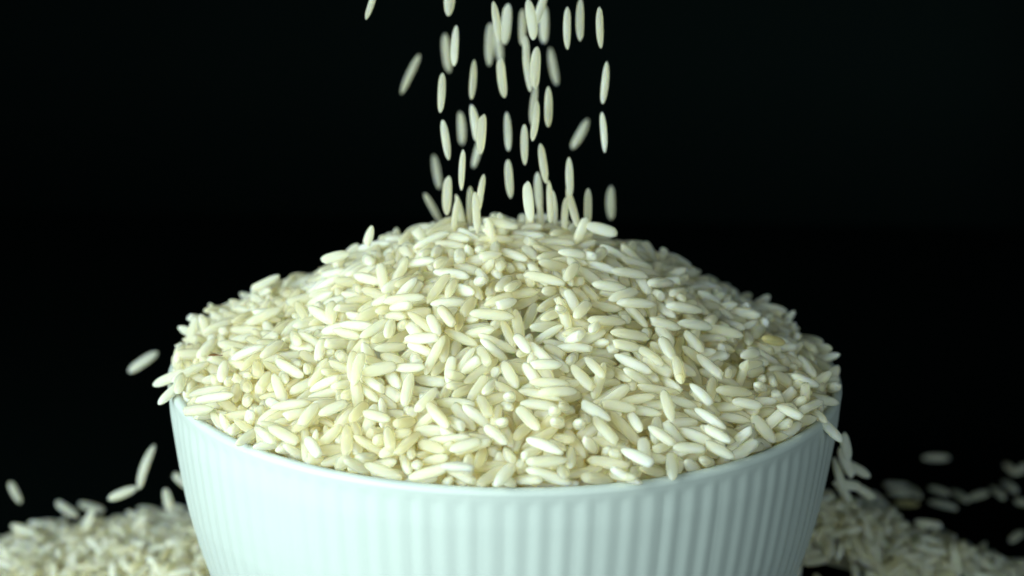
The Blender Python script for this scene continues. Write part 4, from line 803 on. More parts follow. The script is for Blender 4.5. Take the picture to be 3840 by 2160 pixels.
6,-267,-203,102,-1,-14,-4,6,-272,-115,137,2,13,-151,1,-279,-35,131,-130,-44,-162,0,-266,53,143,70,16,92,4,-286,155,117,-178,-27,109,6,-275,200,97,-134,56,139,
0,-281,312,56,-126,-13,-66,0,-281,370,34,-7,-23,-140,0,-152,-457,15,-119,-13,28,5,-213,-428,39,108,13,75,4,-176,-368,64,133,8,-69,2,-185,-248,126,62,3,-163,
0,-181,-193,149,-126,6,-17,3,-182,-121,174,-132,-35,-3,1,-174,-28,191,89,10,-93,4,-175,61,193,-165,4,23,0,-170,145,168,-108,7,12,3,-163,321,102,-37,-10,147,
1,-79,-515,-8,108,-42,130,4,-105,-468,20,49,-14,142,1,-114,-432,53,-28,47,-179,6,-87,-366,76,70,20,-59,3,-134,-282,140,121,18,-20,0,-87,-97,199,47,-1,-15,
3,-91,-20,196,-50,2,-46,3,-108,45,208,-29,-3,79,4,-101,128,188,-97,24,0,0,-95,211,167,155,13,132,1,4,-522,-9,-146,32,155,2,-34,-497,18,-160,-3,122,1,7,-437,51,-77,-19,42,
7,-10,-336,102,-117,2,65,3,-20,-184,184,-104,-13,0,5,-5,-88,201,-132,13,-8,1,-1,-18,202,132,11,-170,0,-13,135,202,98,-21,-3,1,10,262,150,118,8,-65,
4,47,-522,-23,-11,10,10,1,73,-491,11,-125,-12,-173,2,71,-427,54,31,27,-4,7,63,-351,90,-106,32,118,5,65,-186,181,65,-10,46,0,65,-110,196,93,12,-19,3,61,54,203,-123,7,-48,
6,126,-497,-18,75,-34,-8,5,132,-468,11,29,-34,-58,1,157,-434,43,138,14,0,1,134,-366,68,-154,20,173,3,172,-333,97,118,2,-166,0,140,-92,190,-40,-20,-101,
2,116,-21,203,-154,-19,-17,1,121,45,206,-49,9,14,4,176,143,169,155,-9,107,5,173,268,117,61,12,29,4,195,-453,5,48,15,-32,6,220,-400,32,-116,14,-11,
0,239,-382,51,-1,-3,-111,3,244,-320,80,-54,-9,-42,4,244,-205,119,-135,0,-11,0,277,-130,141,35,13,-158,3,230,-13,160,-9,-20,-1,1,227,56,170,38,-32,-16,
1,246,175,144,136,3,-147,3,237,374,30,-129,31,99,7,272,-446,-32,-2,15,-140,4,293,-386,15,-95,-8,29,2,316,-318,31,-134,23,150,6,333,-270,53,112,9,-122,
6,299,-183,94,-80,24,-90,4,357,-95,104,-41,0,-147,0,348,-23,109,-3,15,-9,4,292,47,132,104,-35,-13,4,325,170,93,-154,19,-41,4,341,255,65,10,-44,-17,
2,348,-380,-9,6,-25,-38,4,370,-340,15,-91,-9,123,4,408,-280,31,175,-11,-174,3,412,-198,39,154,9,-159,0,384,-112,66,133,7,69,4,398,69,67,146,26,-89,
3,410,132,55,-180,7,-32,4,379,191,59,163,-44,-169,0,390,296,28,13,22,-156,0,423,-319,6,33,20,-159,1,442,-250,9,-19,2,-171,0,437,-181,15,125,-17,-35,
6,442,-93,29,74,-22,81,1,490,-26,33,116,5,153,6,465,47,40,32,3,81,3,446,138,30,170,-25,-170,3,415,330,4,-103,-46,-132,1,472,-219,-3,121,-23,-1,3,496,-152,-14,107,9,118,
2,501,-92,-6,130,15,-145,1,531,24,12,165,-16,-17,3,477,137,-4,-8,28,-114,3,496,155,-6,-25,30,-118,0,-510,-72,3,-155,8,-59,0,-525,-23,9,129,2,-85,3,-522,70,7,-106,-51,-57,
6,-501,120,-18,178,-19,104,1,-449,-263,-17,-163,59,-19,4,-463,-150,12,93,-26,-10,2,-483,-3,20,76,9,35,0,-472,164,21,-7,-15,167,5,-383,-362,-1,-61,10,148,
6,-404,-286,7,171,27,47,1,-422,-242,27,64,-8,129,6,-415,-165,28,-158,8,115,7,-436,-89,36,149,-41,-28,6,-431,-1,47,174,1,31,3,-454,75,49,159,11,0,
2,-394,293,10,-13,-65,-82,0,-297,-434,5,44,-39,-168,5,-333,-335,36,155,24,-89,1,-330,-243,50,146,-10,31,5,-314,-159,91,130,-38,-6,0,-377,-93,80,112,13,162,
3,-378,7,82,129,5,-160,6,-368,76,75,125,27,-10,1,-341,149,83,120,-2,-145,0,-228,-432,11,-57,-12,36,4,-264,-387,36,130,-1,29,6,-245,-311,74,-179,-20,-97,
4,-333,-272,63,103,-6,-74,3,-261,-193,117,-13,18,-130,7,-266,-78,133,100,39,-158,5,-268,-11,138,58,36,165,1,-253,85,137,-104,-11,-118,0,-280,179,111,-148,-3,-115,
3,-269,251,87,-35,41,28,2,-167,-499,-30,161,1,-103,7,-183,-448,17,1,-10,-175,3,-193,-409,49,-108,-41,-29,3,-195,-350,84,-48,-9,130,4,-203,-170,150,9,22,26,
1,-172,-78,183,51,27,24,3,-193,-5,186,110,-27,-53,1,-199,81,176,-51,33,61,0,-184,198,160,155,4,-159,3,-199,282,113,46,-34,147,0,-90,-503,2,-122,-43,22,
4,-80,-449,31,50,7,81,1,-98,-406,62,174,-2,0,3,-119,-319,99,43,12,-12,4,-114,-246,143,123,-13,29,6,-82,-69,205,-110,15,-63,7,-90,3,201,-58,33,30,5,-98,71,203,165,12,-4,
1,-113,162,181,25,10,-163,2,-11,-494,4,-51,2,63,3,7,-464,27,79,15,40,0,2,-461,49,110,16,118,5,-15,-238,164,113,-11,60,5,-14,-145,194,102,-4,27,3,-12,-70,206,-153,-3,-11,
5,-22,8,204,-174,-22,65,2,-12,77,201,-29,-6,-80,3,59,-487,24,10,6,173,0,64,-431,65,135,-5,-41,4,41,-362,102,122,27,-18,0,66,-163,193,111,-6,-3,0,48,-79,203,-101,-9,4,
0,40,1,211,74,13,20,2,75,158,185,-47,-4,-15,1,62,281,144,-51,46,112,2,123,-502,1,-164,-27,-16,0,156,-413,46,141,25,53,2,141,-352,91,-154,11,31,5,158,-269,126,-76,-22,1,
4,136,-162,164,-156,6,-67,7,121,-67,192,164,17,-99,4,119,1,202,-165,5,77,0,166,182,162,-36,2,78,6,132,261,134,68,-9,140,3,189,-485,-16,174,-5,-117,
4,208,-470,4,-166,22,-18,1,208,-405,48,57,-13,75,1,224,-373,66,178,2,-25,2,254,-292,90,-161,12,-113,1,243,-179,135,-70,-7,-25,1,241,-93,150,-110,27,-62,
6,245,15,158,62,44,-156,2,212,88,170,23,-23,-115,4,236,189,134,-48,-16,148,1,266,-445,11,-4,31,-171,1,283,-371,32,129,5,91,4,342,-320,35,150,4,32,3,312,-243,73,26,36,150,
4,318,-155,98,-11,2,-13,0,328,-91,115,59,-2,-14,6,363,9,112,84,-7,-40,2,287,79,123,149,35,58,6,324,185,84,60,46,-25,2,312,252,73,-115,7,-13,1,321,-403,-20,28,-30,77,
3,341,-366,4,86,-30,-169,6,383,-307,16,-112,-21,37,4,387,-233,33,-150,12,-62,5,388,-151,62,-64,3,-146,3,411,7,74,63,-1,-157,6,367,82,90,-154,37,56,
2,369,215,41,134,-16,81,1,394,-340,-14,-98,-28,-76,7,417,-298,3,52,67,23,0,461,2,39,11,-7,-42,3,448,92,42,-160,-11,95,3,486,-213,6,89,-35,75,0,491,-138,4,-153,-33,-6,
1,502,-68,-5,146,19,63,6,492,5,-1,122,-7,38,3,501,83,9,119,36,143,3,-504,-128,-9,-43,25,66,0,-505,-54,3,5,5,-89,1,-520,2,7,-10,-9,44,3,-440,-256,11,-2,19,-25,
0,-477,-194,13,-122,-2,59,5,-476,-143,21,93,-34,16,3,-487,-44,28,95,7,-180,1,-464,10,31,128,30,-53,0,-479,107,35,-26,-15,-170,5,-465,241,11,-161,2,113,
1,-395,-339,7,-110,4,135,0,-404,-272,17,170,22,169,1,-421,-218,36,74,-17,-101,5,-447,-146,45,-156,24,178,4,-424,-74,50,98,1,-65,7,-410,-1,55,-33,-18,-88,
2,-431,109,48,-127,-12,176,0,-421,182,34,157,31,-2,4,-300,-418,3,-7,10,-46,4,-313,-366,25,36,-14,77,3,-326,-308,33,-37,11,157,3,-377,-242,68,-82,-6,164,
2,-393,-56,84,164,-11,20,3,-375,18,95,109,-8,-27,6,-344,86,84,20,48,74,2,-334,214,77,-68,43,7,2,-366,282,46,32,27,-158,3,-343,348,33,104,25,-139,
2,-213,-482,-12,159,0,-111,3,-245,-451,16,3,1,-59,4,-262,-370,47,-25,-19,-164,1,-293,-241,81,138,14,157,7,-260,-135,137,-80,14,37,4,-290,-52,134,-163,-9,-69,
3,-280,-11,152,155,-20,67,5,-270,113,135,102,-10,-102,6,-294,192,94,-46,41,26,0,-251,287,100,-71,16,-59,5,-173,-489,-14,-161,62,-164,4,-178,-402,57,96,28,91,
0,-206,-312,91,-67,-2,-93,3,-176,-252,136,83,9,73,2,-198,-173,166,147,9,-21,3,-201,-95,180,-18,25,120,6,-146,24,194,-60,28,160,1,-195,105,171,-51,43,16,
3,-181,213,148,156,-18,54,4,-162,309,123,-91,-17,-9,0,-148,536,8,-14,28,61,5,-74,-462,42,-26,-34,87,7,-129,-370,65,-126,19,-178,5,-133,-312,109,-79,-1,31,
7,-89,-225,159,88,0,-129,0,-103,-142,211,76,-5,-79,7,-87,-44,201,152,-4,110,1,-106,13,203,-172,-33,17,4,-97,93,202,10,-11,156,2,-106,523,10,107,58,-164,
5,-11,-475,28,-105,17,-40,2,-11,-442,64,86,20,-51,1,-32,-328,122,-72,-11,-121,7,-24,-219,175,-81,3,10,0,-10,-134,208,-89,-1,33,1,-19,-47,213,42,-8,-18,
3,-16,34,212,166,-2,-48,3,-48,360,109,-55,2,179,1,44,-503,8,91,6,-136,2,66,-470,39,130,-2,148,3,58,-400,71,28,-6,23,0,73,-329,114,-43,-14,70,1,70,-239,158,52,0,178,
4,80,-159,193,104,4,67,0,66,-73,211,-160,27,2,0,39,26,225,-56,18,0,6,68,99,203,24,39,-137,3,77,206,177,43,-62,-79,1,125,-484,10,8,36,-37,2,146,-453,27,167,-20,30,
7,130,-379,60,-64,13,-9,2,156,-368,79,36,13,-143,1,151,-229,145,23,8,61,1,154,-139,185,148,9,-57,1,169,-69,193,-55,-10,178,0,120,19,203,-18,44,4,3,149,86,205,79,9,79,
3,206,-475,-8,-179,13,-169,1,207,-458,17,-12,-6,-149,1,235,-397,34,81,-8,-122,1,227,-356,65,23,-28,122,1,232,-281,105,-21,-9,27,0,243,-150,144,134,14,-4,
1,258,-37,154,-32,15,-90,6,282,42,149,-174,-21,99,5,215,113,159,6,-28,-66,1,276,199,127,83,-10,-172,1,290,-425,16,28,-27,-28,0,281,-349,41,-19,13,-18,
1,330,-328,46,179,-3,-171,2,350,-242,57,13,-13,74,0,341,-45,114,-12,-27,10,1,345,30,107,21,-22,-8,2,306,141,116,17,-17,33,2,358,222,75,-39,-14,-44,5,319,300,56,37,5,50,
3,293,444,20,-167,-12,-26,1,318,-400,0,-173,12,-38,3,354,-338,11,-80,-37,-55,4,382,-292,28,-5,11,-48,0,400,-234,45,-132,14,156,0,407,-143,66,-22,-24,-2,
1,441,-80,63,4,-1,-36,3,487,43,39,85,-24,-60,0,385,120,66,-42,-16,-44,3,391,182,47,-141,39,-178,7,406,-336,-18,40,76,-44,0,443,-284,10,-2,11,44,0,452,-216,29,-150,-2,157,
7,457,-132,25,29,35,63,1,463,-55,45,-151,-32,22,1,465,30,37,-165,32,-52,0,428,104,49,52,14,-11,5,441,178,24,140,15,17,4,422,269,20,-130,-32,-47,1,393,332,7,28,33,165,
6,489,-180,-4,-52,34,160,1,481,-129,15,26,33,-10,3,500,-57,11,136,18,19,6,504,25,14,-6,34,176,5,512,112,-2,-61,-7,156,2,-469,-208,-2,64,38,-85,3,-474,-153,4,-72,3,130,
1,-484,-107,11,-59,29,-144,2,-489,38,24,101,23,161,0,-503,190,12,-30,-51,104,1,-411,-298,-1,-37,-10,170,1,-429,-229,12,-106,-29,148,0,-452,-162,32,134,16,156,
1,-479,-26,42,-75,9,-101,3,-435,40,45,73,-11,44,3,-451,127,33,80,-4,120,2,-413,330,11,19,1,-24,1,-330,-372,3,143,21,-23,1,-373,-311,24,-77,3,164,
3,-388,-289,34,-82,6,-124,2,-408,-199,57,135,-1,-15,3,-433,-118,60,-14,-8,35,2,-412,-38,66,7,43,-42,1,-418,88,74,126,4,-81,0,-363,161,71,-130,-9,14,
0,-370,213,55,-53,36,85,2,-374,303,42,162,4,14,3,-256,-434,-4,121,52,-154,0,-302,-323,47,58,16,142,1,-314,-280,57,59,3,147,2,-315,-195,86,-51,10,25,
2,-337,-120,93,61,16,-2,6,-290,-18,127,117,26,165,6,-329,62,104,-41,-41,172,0,-351,136,91,-30,27,98,0,-302,231,81,-110,2,-55,2,-319,330,47,-49,9,13,
4,-290,358,40,-1,-11,17,5,-209,-473,6,-104,-10,-44,5,-207,-328,75,-48,-25,10,1,-243,-271,82,151,2,-113,0,-234,-113,158,-79,9,-25,7,-189,-35,184,85,25,-4,
0,-235,72,164,-179,-9,-172,0,-224,173,137,74,2,62,0,-225,229,125,128,-27,19,0,-120,-514,-5,-11,20,84,2,-131,-467,24,-86,6,86,7,-140,-442,36,-138,-55,-162,
4,-156,-247,140,-77,25,84,4,-144,-199,162,-5,18,7,2,-137,-22,191,-133,-15,52,5,-133,45,202,148,-15,-70,3,-156,129,176,-117,5,38,3,-175,285,118,-66,-2,44,
4,-47,-519,8,168,33,-36,1,-61,-471,15,-153,-32,-88,3,-70,-443,59,-64,5,112,3,-71,-366,87,61,-16,-8,3,-64,-196,183,125,-6,-91,1,-49,-106,205,-11,16,75,
4,-64,-12,210,-139,0,94,7,-44,71,209,109,19,135,2,-63,138,194,150,-16,23,1,8,-506,36,-80,6,-52,0,35,-423,54,93,35,71,3,1,-235,166,104,-5,-80,5,34,-168,196,-80,-11,-92,
0,18,-17,213,-47,8,-22,0,16,70,210,-167,19,56,1,22,133,205,-65,13,-75,0,27,265,148,89,-55,21,7,91,-519,-3,4,-5,-59,6,98,-491,23,-55,4,-102,5,125,-450,54,-160,-31,-76,
3,100,-367,92,170,19,158,3,114,-189,175,-63,-11,-56,4,107,-90,205,132,1,-164,4,90,-29,206,-42,0,23,1,92,48,209,67,6,105,7,105,140,192,-41,34,-27,
4,153,-498,-16,-67,-70,-11,4,157,-442,13,-28,-38,144,1,189,-428,58,104,6,102,7,171,-96,181,94,44,117,3,173,-11,196,-7,-26,-18,4,217,182,158,13,-5,-7,
5,202,270,115,-169,-22,93,5,243,-470,-2,27,64,-128,1,256,-415,24,-68,-14,-104,0,290,-368,46,8,-24,162,2,283,-266,82,-70,-29,-28,2,292,-185,112,-105,-20,153,
1,305,-121,113,-34,-30,139,0,315,-14,128,-132,1,19,5,278,71,139,-14,-19,-169,3,279,152,138,62,-9,87,0,316,282,82,171,-6,139,3,288,-423,-7,-145,44,-59,
1,364,-311,37,-65,13,-136,2,341,-236,44,65,8,-41,0,386,-168,73,-42,-8,-154,0,370,-99,90,90,1,-36,3,395,13,95,91,-40,-149,2,323,46,116,168,42,16,0,351,153,88,169,4,-132,
4,335,237,64,130,-4,111,2,344,315,42,124,-2,34,0,311,433,14,-113,1,32,1,367,-368,-6,179,48,-83,6,386,-317,-1,-100,6,-115,0,448,-250,30,-79,29,-152,
3,452,-176,37,-38,-10,-122,6,433,-101,54,-46,-12,116,5,464,-19,50,-63,-7,-125,1,428,69,54,26,29,-163,1,423,148,47,-36,-16,-176,1,401,220,41,-117,-7,151,
5,419,-286,-7,166,2,11,2,477,-259,12,106,-1,40,0,469,-158,25,105,-26,-174,0,492,-10,23,-119,-12,32,1,474,130,31,125,-36,-163,1,439,277,-5,-129,-38,-141,
3,522,-129,11,-83,25,-10,3,511,-27,2,86,-8,32,7,520,62,-9,-173,-29,-130,3,509,129,-17,-84,-2,-44,2,-531,-133,11,-12,26,53,0,-513,-58,20,127,9,-134,
3,-512,-2,19,-140,7,-14,1,-507,86,24,99,-43,-68,3,-511,134,4,107,15,-86,0,-456,-243,13,45,-18,-50,0,-457,-200,22,84,19,33,2,-517,-186,9,-134,-27,6,1,-498,-71,34,88,12,52,
1,-474,7,45,-3,18,-22,0,-463,70,34,64,3,-23,2,-459,156,28,66,-5,11,0,-454,231,16,-148,-3,112,1,-431,292,12,-106,-1,-25,7,-369,-351,2,165,-8,-95,5,-415,-295,25,139,15,179,
1,-442,-214,23,-115,64,-36,4,-442,-200,36,-161,-5,-59,0,-412,-67,58,-94,6,175,1,-424,-12,60,-43,-3,171,6,-476,124,39,147,2,143,2,-424,178,53,45,-19,-159,
6,-435,219,26,75,21,92,1,-405,320,25,-169,-4,-103,5,-311,-424,16,37,21,-169,5,-334,-352,24,2,14,62,2,-336,-297,42,-5,6,-24,4,-390,-218,70,-119,-12,61,
3,-361,-169,80,-179,6,-24,6,-337,10,96,141,-24,19,0,-368,91,90,-35,13,-38,0,-383,228,66,79,9,-45,1,-363,268,48,37,34,-69,3,-228,-486,10,-68,38,-6,
1,-226,-420,27,-118,-3,-170,7,-283,-393,39,-18,16,-170,4,-318,-241,75,-72,13,9,1,-289,-154,127,-36,-18,-155,1,-287,-45,146,153,-33,-168,1,-349,-16,106,60,36,148,
2,-266,98,149,34,6,3,5,-256,261,101,-35,4,88,2,-272,352,62,-29,-36,140,1,-170,-491,14,140,-21,1,3,-174,-453,35,-108,18,-103,1,-192,-306,99,175,22,-179,
0,-227,-311,96,91,32,-175,0,-172,-164,181,-132,-9,-65,0,-273,29,161,-101,6,-76,3,-210,108,174,-148,-28,59,0,-156,187,168,-73,5,-49,3,-261,307,73,-166,-26,-84,
4,-121,-503,16,-82,19,30,3,-81,-483,33,116,-43,-163,5,-113,-388,73,-65,0,160,3,-124,-300,120,149,13,21,5,-87,-249,161,-127,-11,20,1,-151,-162,185,40,3,-135,
0,-91,-50,215,150,-3,15,4,-115,6,208,174,-30,-14,1,-95,87,217,-110,15,-76,0,-128,186,183,-83,16,71,0,-95,295,135,-36,13,18,4,-20,-511,18,1,5,-70,1,-18,-459,44,130,9,6,
5,-13,-236,179,23,13,7,0,-31,-127,198,117,-41,-66,4,-18,-47,224,-6,1,-46,4,-18,19,215,-3,26,21,7,-30,107,208,63,14,-104,3,-36,246,160,63,-10,67,0,-14,414,93,75,-15,38,
1,48,-508,23,165,14,-20,4,84,-421,79,85,-18,50,0,58,-359,110,115,15,-40,4,94,-168,198,-79,-8,-56,4,66,-102,214,51,-3,-158,1,56,-7,219,-1,-20,152,2,44,103,210,95,2,-20,
4,51,164,193,7,22,22,4,108,441,60,-176,-12,98,1,120,-444,37,-94,-33,54,5,129,-406,68,-58,-2,-57,3,150,-331,103,-83,1,-7,0,147,-250,142,-141,-18,-112,
1,113,-127,197,134,35,177,0,148,-64,207,73,3,62,6,89,11,210,-101,4,-10,6,107,91,200,42,15,-11,5,131,201,162,58,12,-23,2,142,299,119,33,-32,96,4,166,446,48,-62,-24,-15,
0,185,-504,11,84,-14,44,3,199,-470,28,92,26,-3,6,187,-373,62,-120,-6,22,0,291,-251,97,180,38,-5,0,226,-161,149,90,27,22,5,234,-58,164,48,-18,-18,3,204,26,192,75,10,-111,
2,225,138,162,47,-26,42,5,248,288,90,-139,43,23,0,229,425,42,-144,18,20,0,293,-416,24,143,-7,20,2,328,-386,30,-19,-12,159,3,297,-342,56,2,-43,-26,2,359,-254,65,31,71,-54,
5,333,-195,90,-93,34,-65,5,325,-65,123,-155,5,-77,7,317,7,119,34,-3,-166,3,313,82,115,121,23,-162,2,353,193,72,139,40,-12,2,335,296,68,-57,-16,3,0,313,347,48,127,-6,140,
0,277,433,30,15,12,-37,6,346,-274,30,130,34,-50,4,393,-221,56,91,-19,124,5,405,-117,74,-35,-9,154,2,390,-55,75,-30,-21,154,4,370,15,82,170,6,62,0,381,110,78,128,24,-25,
2,364,156,73,47,-10,-174,4,364,239,47,171,15,-32,0,393,-342,4,5,8,162,1,437,-272,25,-87,2,-110,5,452,-199,39,-70,30,135,6,446,-145,33,178,19,-152,5,449,-77,44,-39,23,141,
5,445,15,48,-6,10,36,6,485,143,30,-47,-8,170,4,425,163,37,-90,-10,-112,3,434,223,31,28,43,83,1,494,-201,17,-179,13,-37,6,473,-117,19,47,11,77,0,500,-70,23,-57,-22,-27,
4,483,25,11,-127,-4,22,0,481,93,25,59,42,148,1,482,155,18,158,-11,137,1,467,220,4,30,17,13,2,-521,-96,4,-63,-71,102,4,-527,55,27,151,11,-92,6,-524,120,13,-33,-5,-148,
5,-446,-301,13,-143,8,-170,5,-464,-224,3,-163,8,128,4,-484,-162,26,-50,-1,-175,5,-479,-87,30,111,21,-154,1,-473,39,44,-171,-32,-167,4,-477,133,21,-92,-22,83,
2,-490,214,9,-80,-19,142,0,-450,265,21,-19,-23,24,4,-375,-364,11,174,35,2,7,-396,-305,11,-80,-11,-25,5,-402,-232,34,165,45,11,5,-405,-183,46,115,-14,146,
5,-446,-93,49,-77,7,-132,6,-443,-35,54,75,32,170,1,-498,25,41,126,55,-169,0,-447,126,50,-179,30,173,2,-425,206,37,-37,-24,101,5,-417,290,30,88,-16,91,
0,-337,-421,12,42,-6,-1,2,-326,-392,25,10,-21,-142,3,-358,-316,31,99,-6,56,0,-392,-264,46,104,-4,-26,0,-356,-181,69,149,-9,-147,0,-383,-115,69,141,30,170,
0,-429,-2,74,55,2,-12,2,-406,84,93,111,-20,153,2,-394,163,63,111,12,-33,0,-383,239,50,0,10,2,0,-364,310,52,44,-21,-17,1,-356,360,25,-106,8,-179,6,-266,-454,2,-146,25,76,
0,-274,-390,26,85,-13,158,2,-327,-93,114,110,8,123,3,-307,-22,130,-14,40,48,3,-363,26,107,108,-8,-36,2,-416,232,57,-124,-7,-90,1,-324,234,82,-16,44,144,
0,-297,321,61,-82,23,73,2,-264,378,53,-84,32,75,2,-238,479,21,37,10,-158,3,-193,-475,15,-119,16,-8,1,-233,-408,44,-133,-42,153,0,-202,-360,73,125,9,46,
0,-205,-289,110,71,-45,-80,0,-215,-117,159,-72,5,108,5,-215,6,182,-71,7,141,2,-222,76,177,153,-17,8,1,-194,174,165,85,18,-76,5,-217,335,90,46,-12,-5,
1,-201,411,51,132,15,-99,2,-108,-504,7,133,-23,70,5,-145,-178,174,41,36,-178,4,-127,-86,210,73,-10,-25,3,-120,-9,210,-10,0,55,2,-111,42,221,-136,-19,-12,
2,-134,144,185,-48,2,86,3,-153,288,130,77,13,-40,2,-132,482,32,-74,-2,-166,5,-27,-463,28,-8,-49,11,5,-71,-359,101,-123,23,-159,6,-36,-156,192,118,20,39,
1,-42,-92,219,-90,20,-3,3,-43,10,219,140,5,38,3,-29,72,217,110,2,33,0,-57,161,201,95,-18,-42,2,-1,527,27,67,28,-127,1,27,-512,13,-105,51,-153,1,40,-504,39,-122,3,92,
2,52,-453,56,-173,-45,170,7,31,-376,86,12,20,35,6,41,-320,119,63,30,152,0,45,-154,193,-71,-17,-52,3,37,-86,213,110,5,-14,1,34,-19,227,159,0,5,3,26,86,209,-78,59,-10,
5,40,146,203,-161,34,55,1,53,225,178,-163,-6,-74,1,50,487,37,-60,49,157,4,106,-456,34,-64,-11,103,6,139,-448,41,-70,53,170,1,127,-174,180,-59,-18,-49,
1,119,-85,210,-43,10,115,2,107,-10,217,-161,2,22,3,107,48,215,-108,-17,-31,0,137,190,174,28,10,140,2,150,377,77,146,-42,11,4,155,423,61,13,17,-173,6,119,476,43,-17,13,41,
6,169,-499,3,-139,-67,88,4,175,-472,12,-100,-46,-51,0,219,-423,45,-97,-21,150,5,190,-359,73,-146,-4,36,0,258,-303,102,-2,-27,81,0,202,-170,151,-66,-11,1,
6,186,-94,177,-84,-20,-41,7,268,-10,144,-143,25,115,4,176,75,186,-111,7,113,5,272,169,148,-105,22,136,2,239,369,70,-152,6,116,3,231,462,40,126,25,179,
0,233,469,24,-146,3,31,2,240,-451,17,-9,25,32,0,288,-400,33,-176,6,-38,3,347,-360,21,36,7,-31,2,323,-263,71,174,19,-7,6,291,-168,102,-122,-16,51,
0,299,-103,140,165,35,154,1,342,-4,117,-137,-12,-134,0,336,70,117,19,-17,75,3,392,245,52,-75,1,32,0,330,371,40,153,-6,30,3,323,422,23,-1,-42,-26,
0,254,443,23,-160,-24,122,3,313,-424,-8,-147,-44,138,0,323,-358,20,-140,15,110,4,383,-279,38,171,-9,-62,0,358,-273,47,52,-7,145,2,427,-173,55,55,-15,-10,
2,379,-70,84,-146,-23,157,4,436,16,66,47,-24,135,2,408,69,77,-146,25,-50,3,409,201,46,149,57,121,7,400,260,43,75,4,173,5,382,-364,2,45,-37,52,5,401,-301,20,-107,5,-178,
5,460,-237,31,84,80,123,3,435,-186,46,-3,6,-24,0,450,-98,47,139,5,91,1,437,-4,52,-57,-8,-178,0,447,87,58,153,16,88,1,450,194,32,112,12,177,3,422,266,41,-130,-3,-179,
3,392,352,21,47,39,115,0,454,-270,-8,-118,14,-98,1,459,-223,13,-155,-24,162,6,520,-99,9,32,2,85,3,473,-90,34,-114,-13,143,5,503,40,29,101,-1,6,0,472,63,19,150,1,-11,
6,474,206,6,33,44,121,3,452,260,11,-101,26,-137,7,519,-93,-18,111,-38,-87,0,520,84,-12,100,-47,22,2,-491,-164,11,-89,-1,49,3,-507,-121,11,-37,32,-136,
6,-510,-26,24,-171,4,28,1,-507,32,31,75,11,-167,1,-493,105,24,-16,-11,5,0,-419,-321,1,-30,-37,97,7,-442,-187,34,31,2,33,0,-465,-103,36,52,-4,-78,1,-463,-34,44,-72,4,-99,
4,-458,28,42,130,-39,-46,3,-466,98,43,39,16,25,0,-454,187,36,27,-13,-171,1,-425,258,27,105,4,-33,6,-345,-377,13,-17,41,122,1,-394,-330,22,157,-15,-141,
7,-378,-261,36,104,24,11,2,-401,-219,46,113,-19,78,5,-401,-133,62,68,-18,-38,0,-419,-56,70,160,-7,180,1,-404,50,77,-54,18,180,4,-425,139,48,144,31,118,
2,-411,210,44,-143,17,-28,0,-394,253,37,134,7,-19,4,-374,333,31,122,-19,-33,4,-271,-432,10,-92,-65,77,6,-284,-393,15,-123,26,-76,5,-335,-366,32,20,20,78,
1,-348,-276,52,83,-3,153,5,-361,-208,58,159,43,-16,1,-374,-143,81,-48,33,96,1,-326,-54,122,-170,-11,-56,3,-329,36,113,154,-31,177,4,-335,113,99,-10,37,-41,
4,-310,188,87,127,-29,-55,0,-307,296,60,-42,25,-48,1,-286,409,33,143,23,99,3,-277,462,19,-168,-27,8,3,-237,-463,7,-2,19,0,1,-226,-355,70,-109,5,-47,
3,-278,-298,78,51,30,-52,0,-296,-201,98,145,16,29,1,-214,-49,166,-152,-50,-70,1,-234,56,165,14,33,-98,5,-254,173,134,166,-36,26,1,-256,197,120,146,-5,-143,
5,-230,271,98,-98,-11,0,5,-200,469,26,21,-48,-138,0,-141,-498,-3,179,18,42,3,-157,-471,27,44,10,11,0,-147,-456,45,-61,23,15,5,-165,-364,74,-50,-8,25,
3,-161,-220,162,-48,20,-13,1,-168,-125,191,62,38,-65,6,-158,-43,196,133,30,-23,2,-163,46,203,-115,-14,84,4,-195,146,173,-140,7,144,1,-63,-532,15,-23,-17,134,
6,-60,-496,10,145,38,-6,1,-68,-313,110,-136,-32,-28,3,-74,-101,212,-91,-5,4,0,-79,-30,222,130,-7,-29,2,-78,36,214,-60,8,-13,4,-75,128,198,138,-5,-22,
4,-84,221,176,102,-45,90,0,-68,510,37,-3,15,-73,7,8,-533,6,-161,36,-20,6,1,-498,19,-179,45,86,2,31,-455,56,-119,-10,-8,0,-4,-184,191,-110,-7,-2,0,-18,-85,219,-90,-5,53,
4,3,-28,218,156,-18,41,0,-6,79,218,37,-36,-136,0,-4,163,202,-159,26,-112,4,93,-507,34,-92,-10,-143,0,122,-479,41,-115,39,-90,3,87,-392,83,23,1,-159,
0,55,-333,127,144,28,-150,0,101,-227,176,109,24,0,6,83,-110,208,20,-3,-28,1,75,30,216,-92,-1,42,4,89,128,204,124,-23,22,2,86,187,176,-176,29,-8,0,92,426,65,-30,13,24,
4,147,-467,24,-90,39,172,3,179,-282,108,89,-10,-17,4,166,-175,157,13,-17,-37,4,149,-105,197,-21,-9,0,7,165,-24,190,140,8,163,6,149,51,202,7,-1,-158,
1,160,122,184,-99,36,86,1,163,224,144,166,27,130,6,244,311,84,-174,36,-28,0,194,355,77,61,-15,164,2,167,469,47,175,-14,-169,6,291,-325,63,-159,31,16,
3,243,-231,126,114,18,6,0,255,-128,151,103,7,-1,5,327,-29,128,21,-33,-43,6,217,71,156,-171,19,-102,0,256,127,153,-73,16,-7,1,313,301,76,-92,-33,38,0,275,322,79,-89,-3,81,
3,262,-442,-18,71,-30,142,0,318,-394,17,-99,7,86,5,321,-339,22,27,-27,115,4,330,-295,58,-73,-10,58,3,333,-224,75,-33,-12,35,0,385,-112,87,85,3,26,4,349,48,111,-90,24,-42,
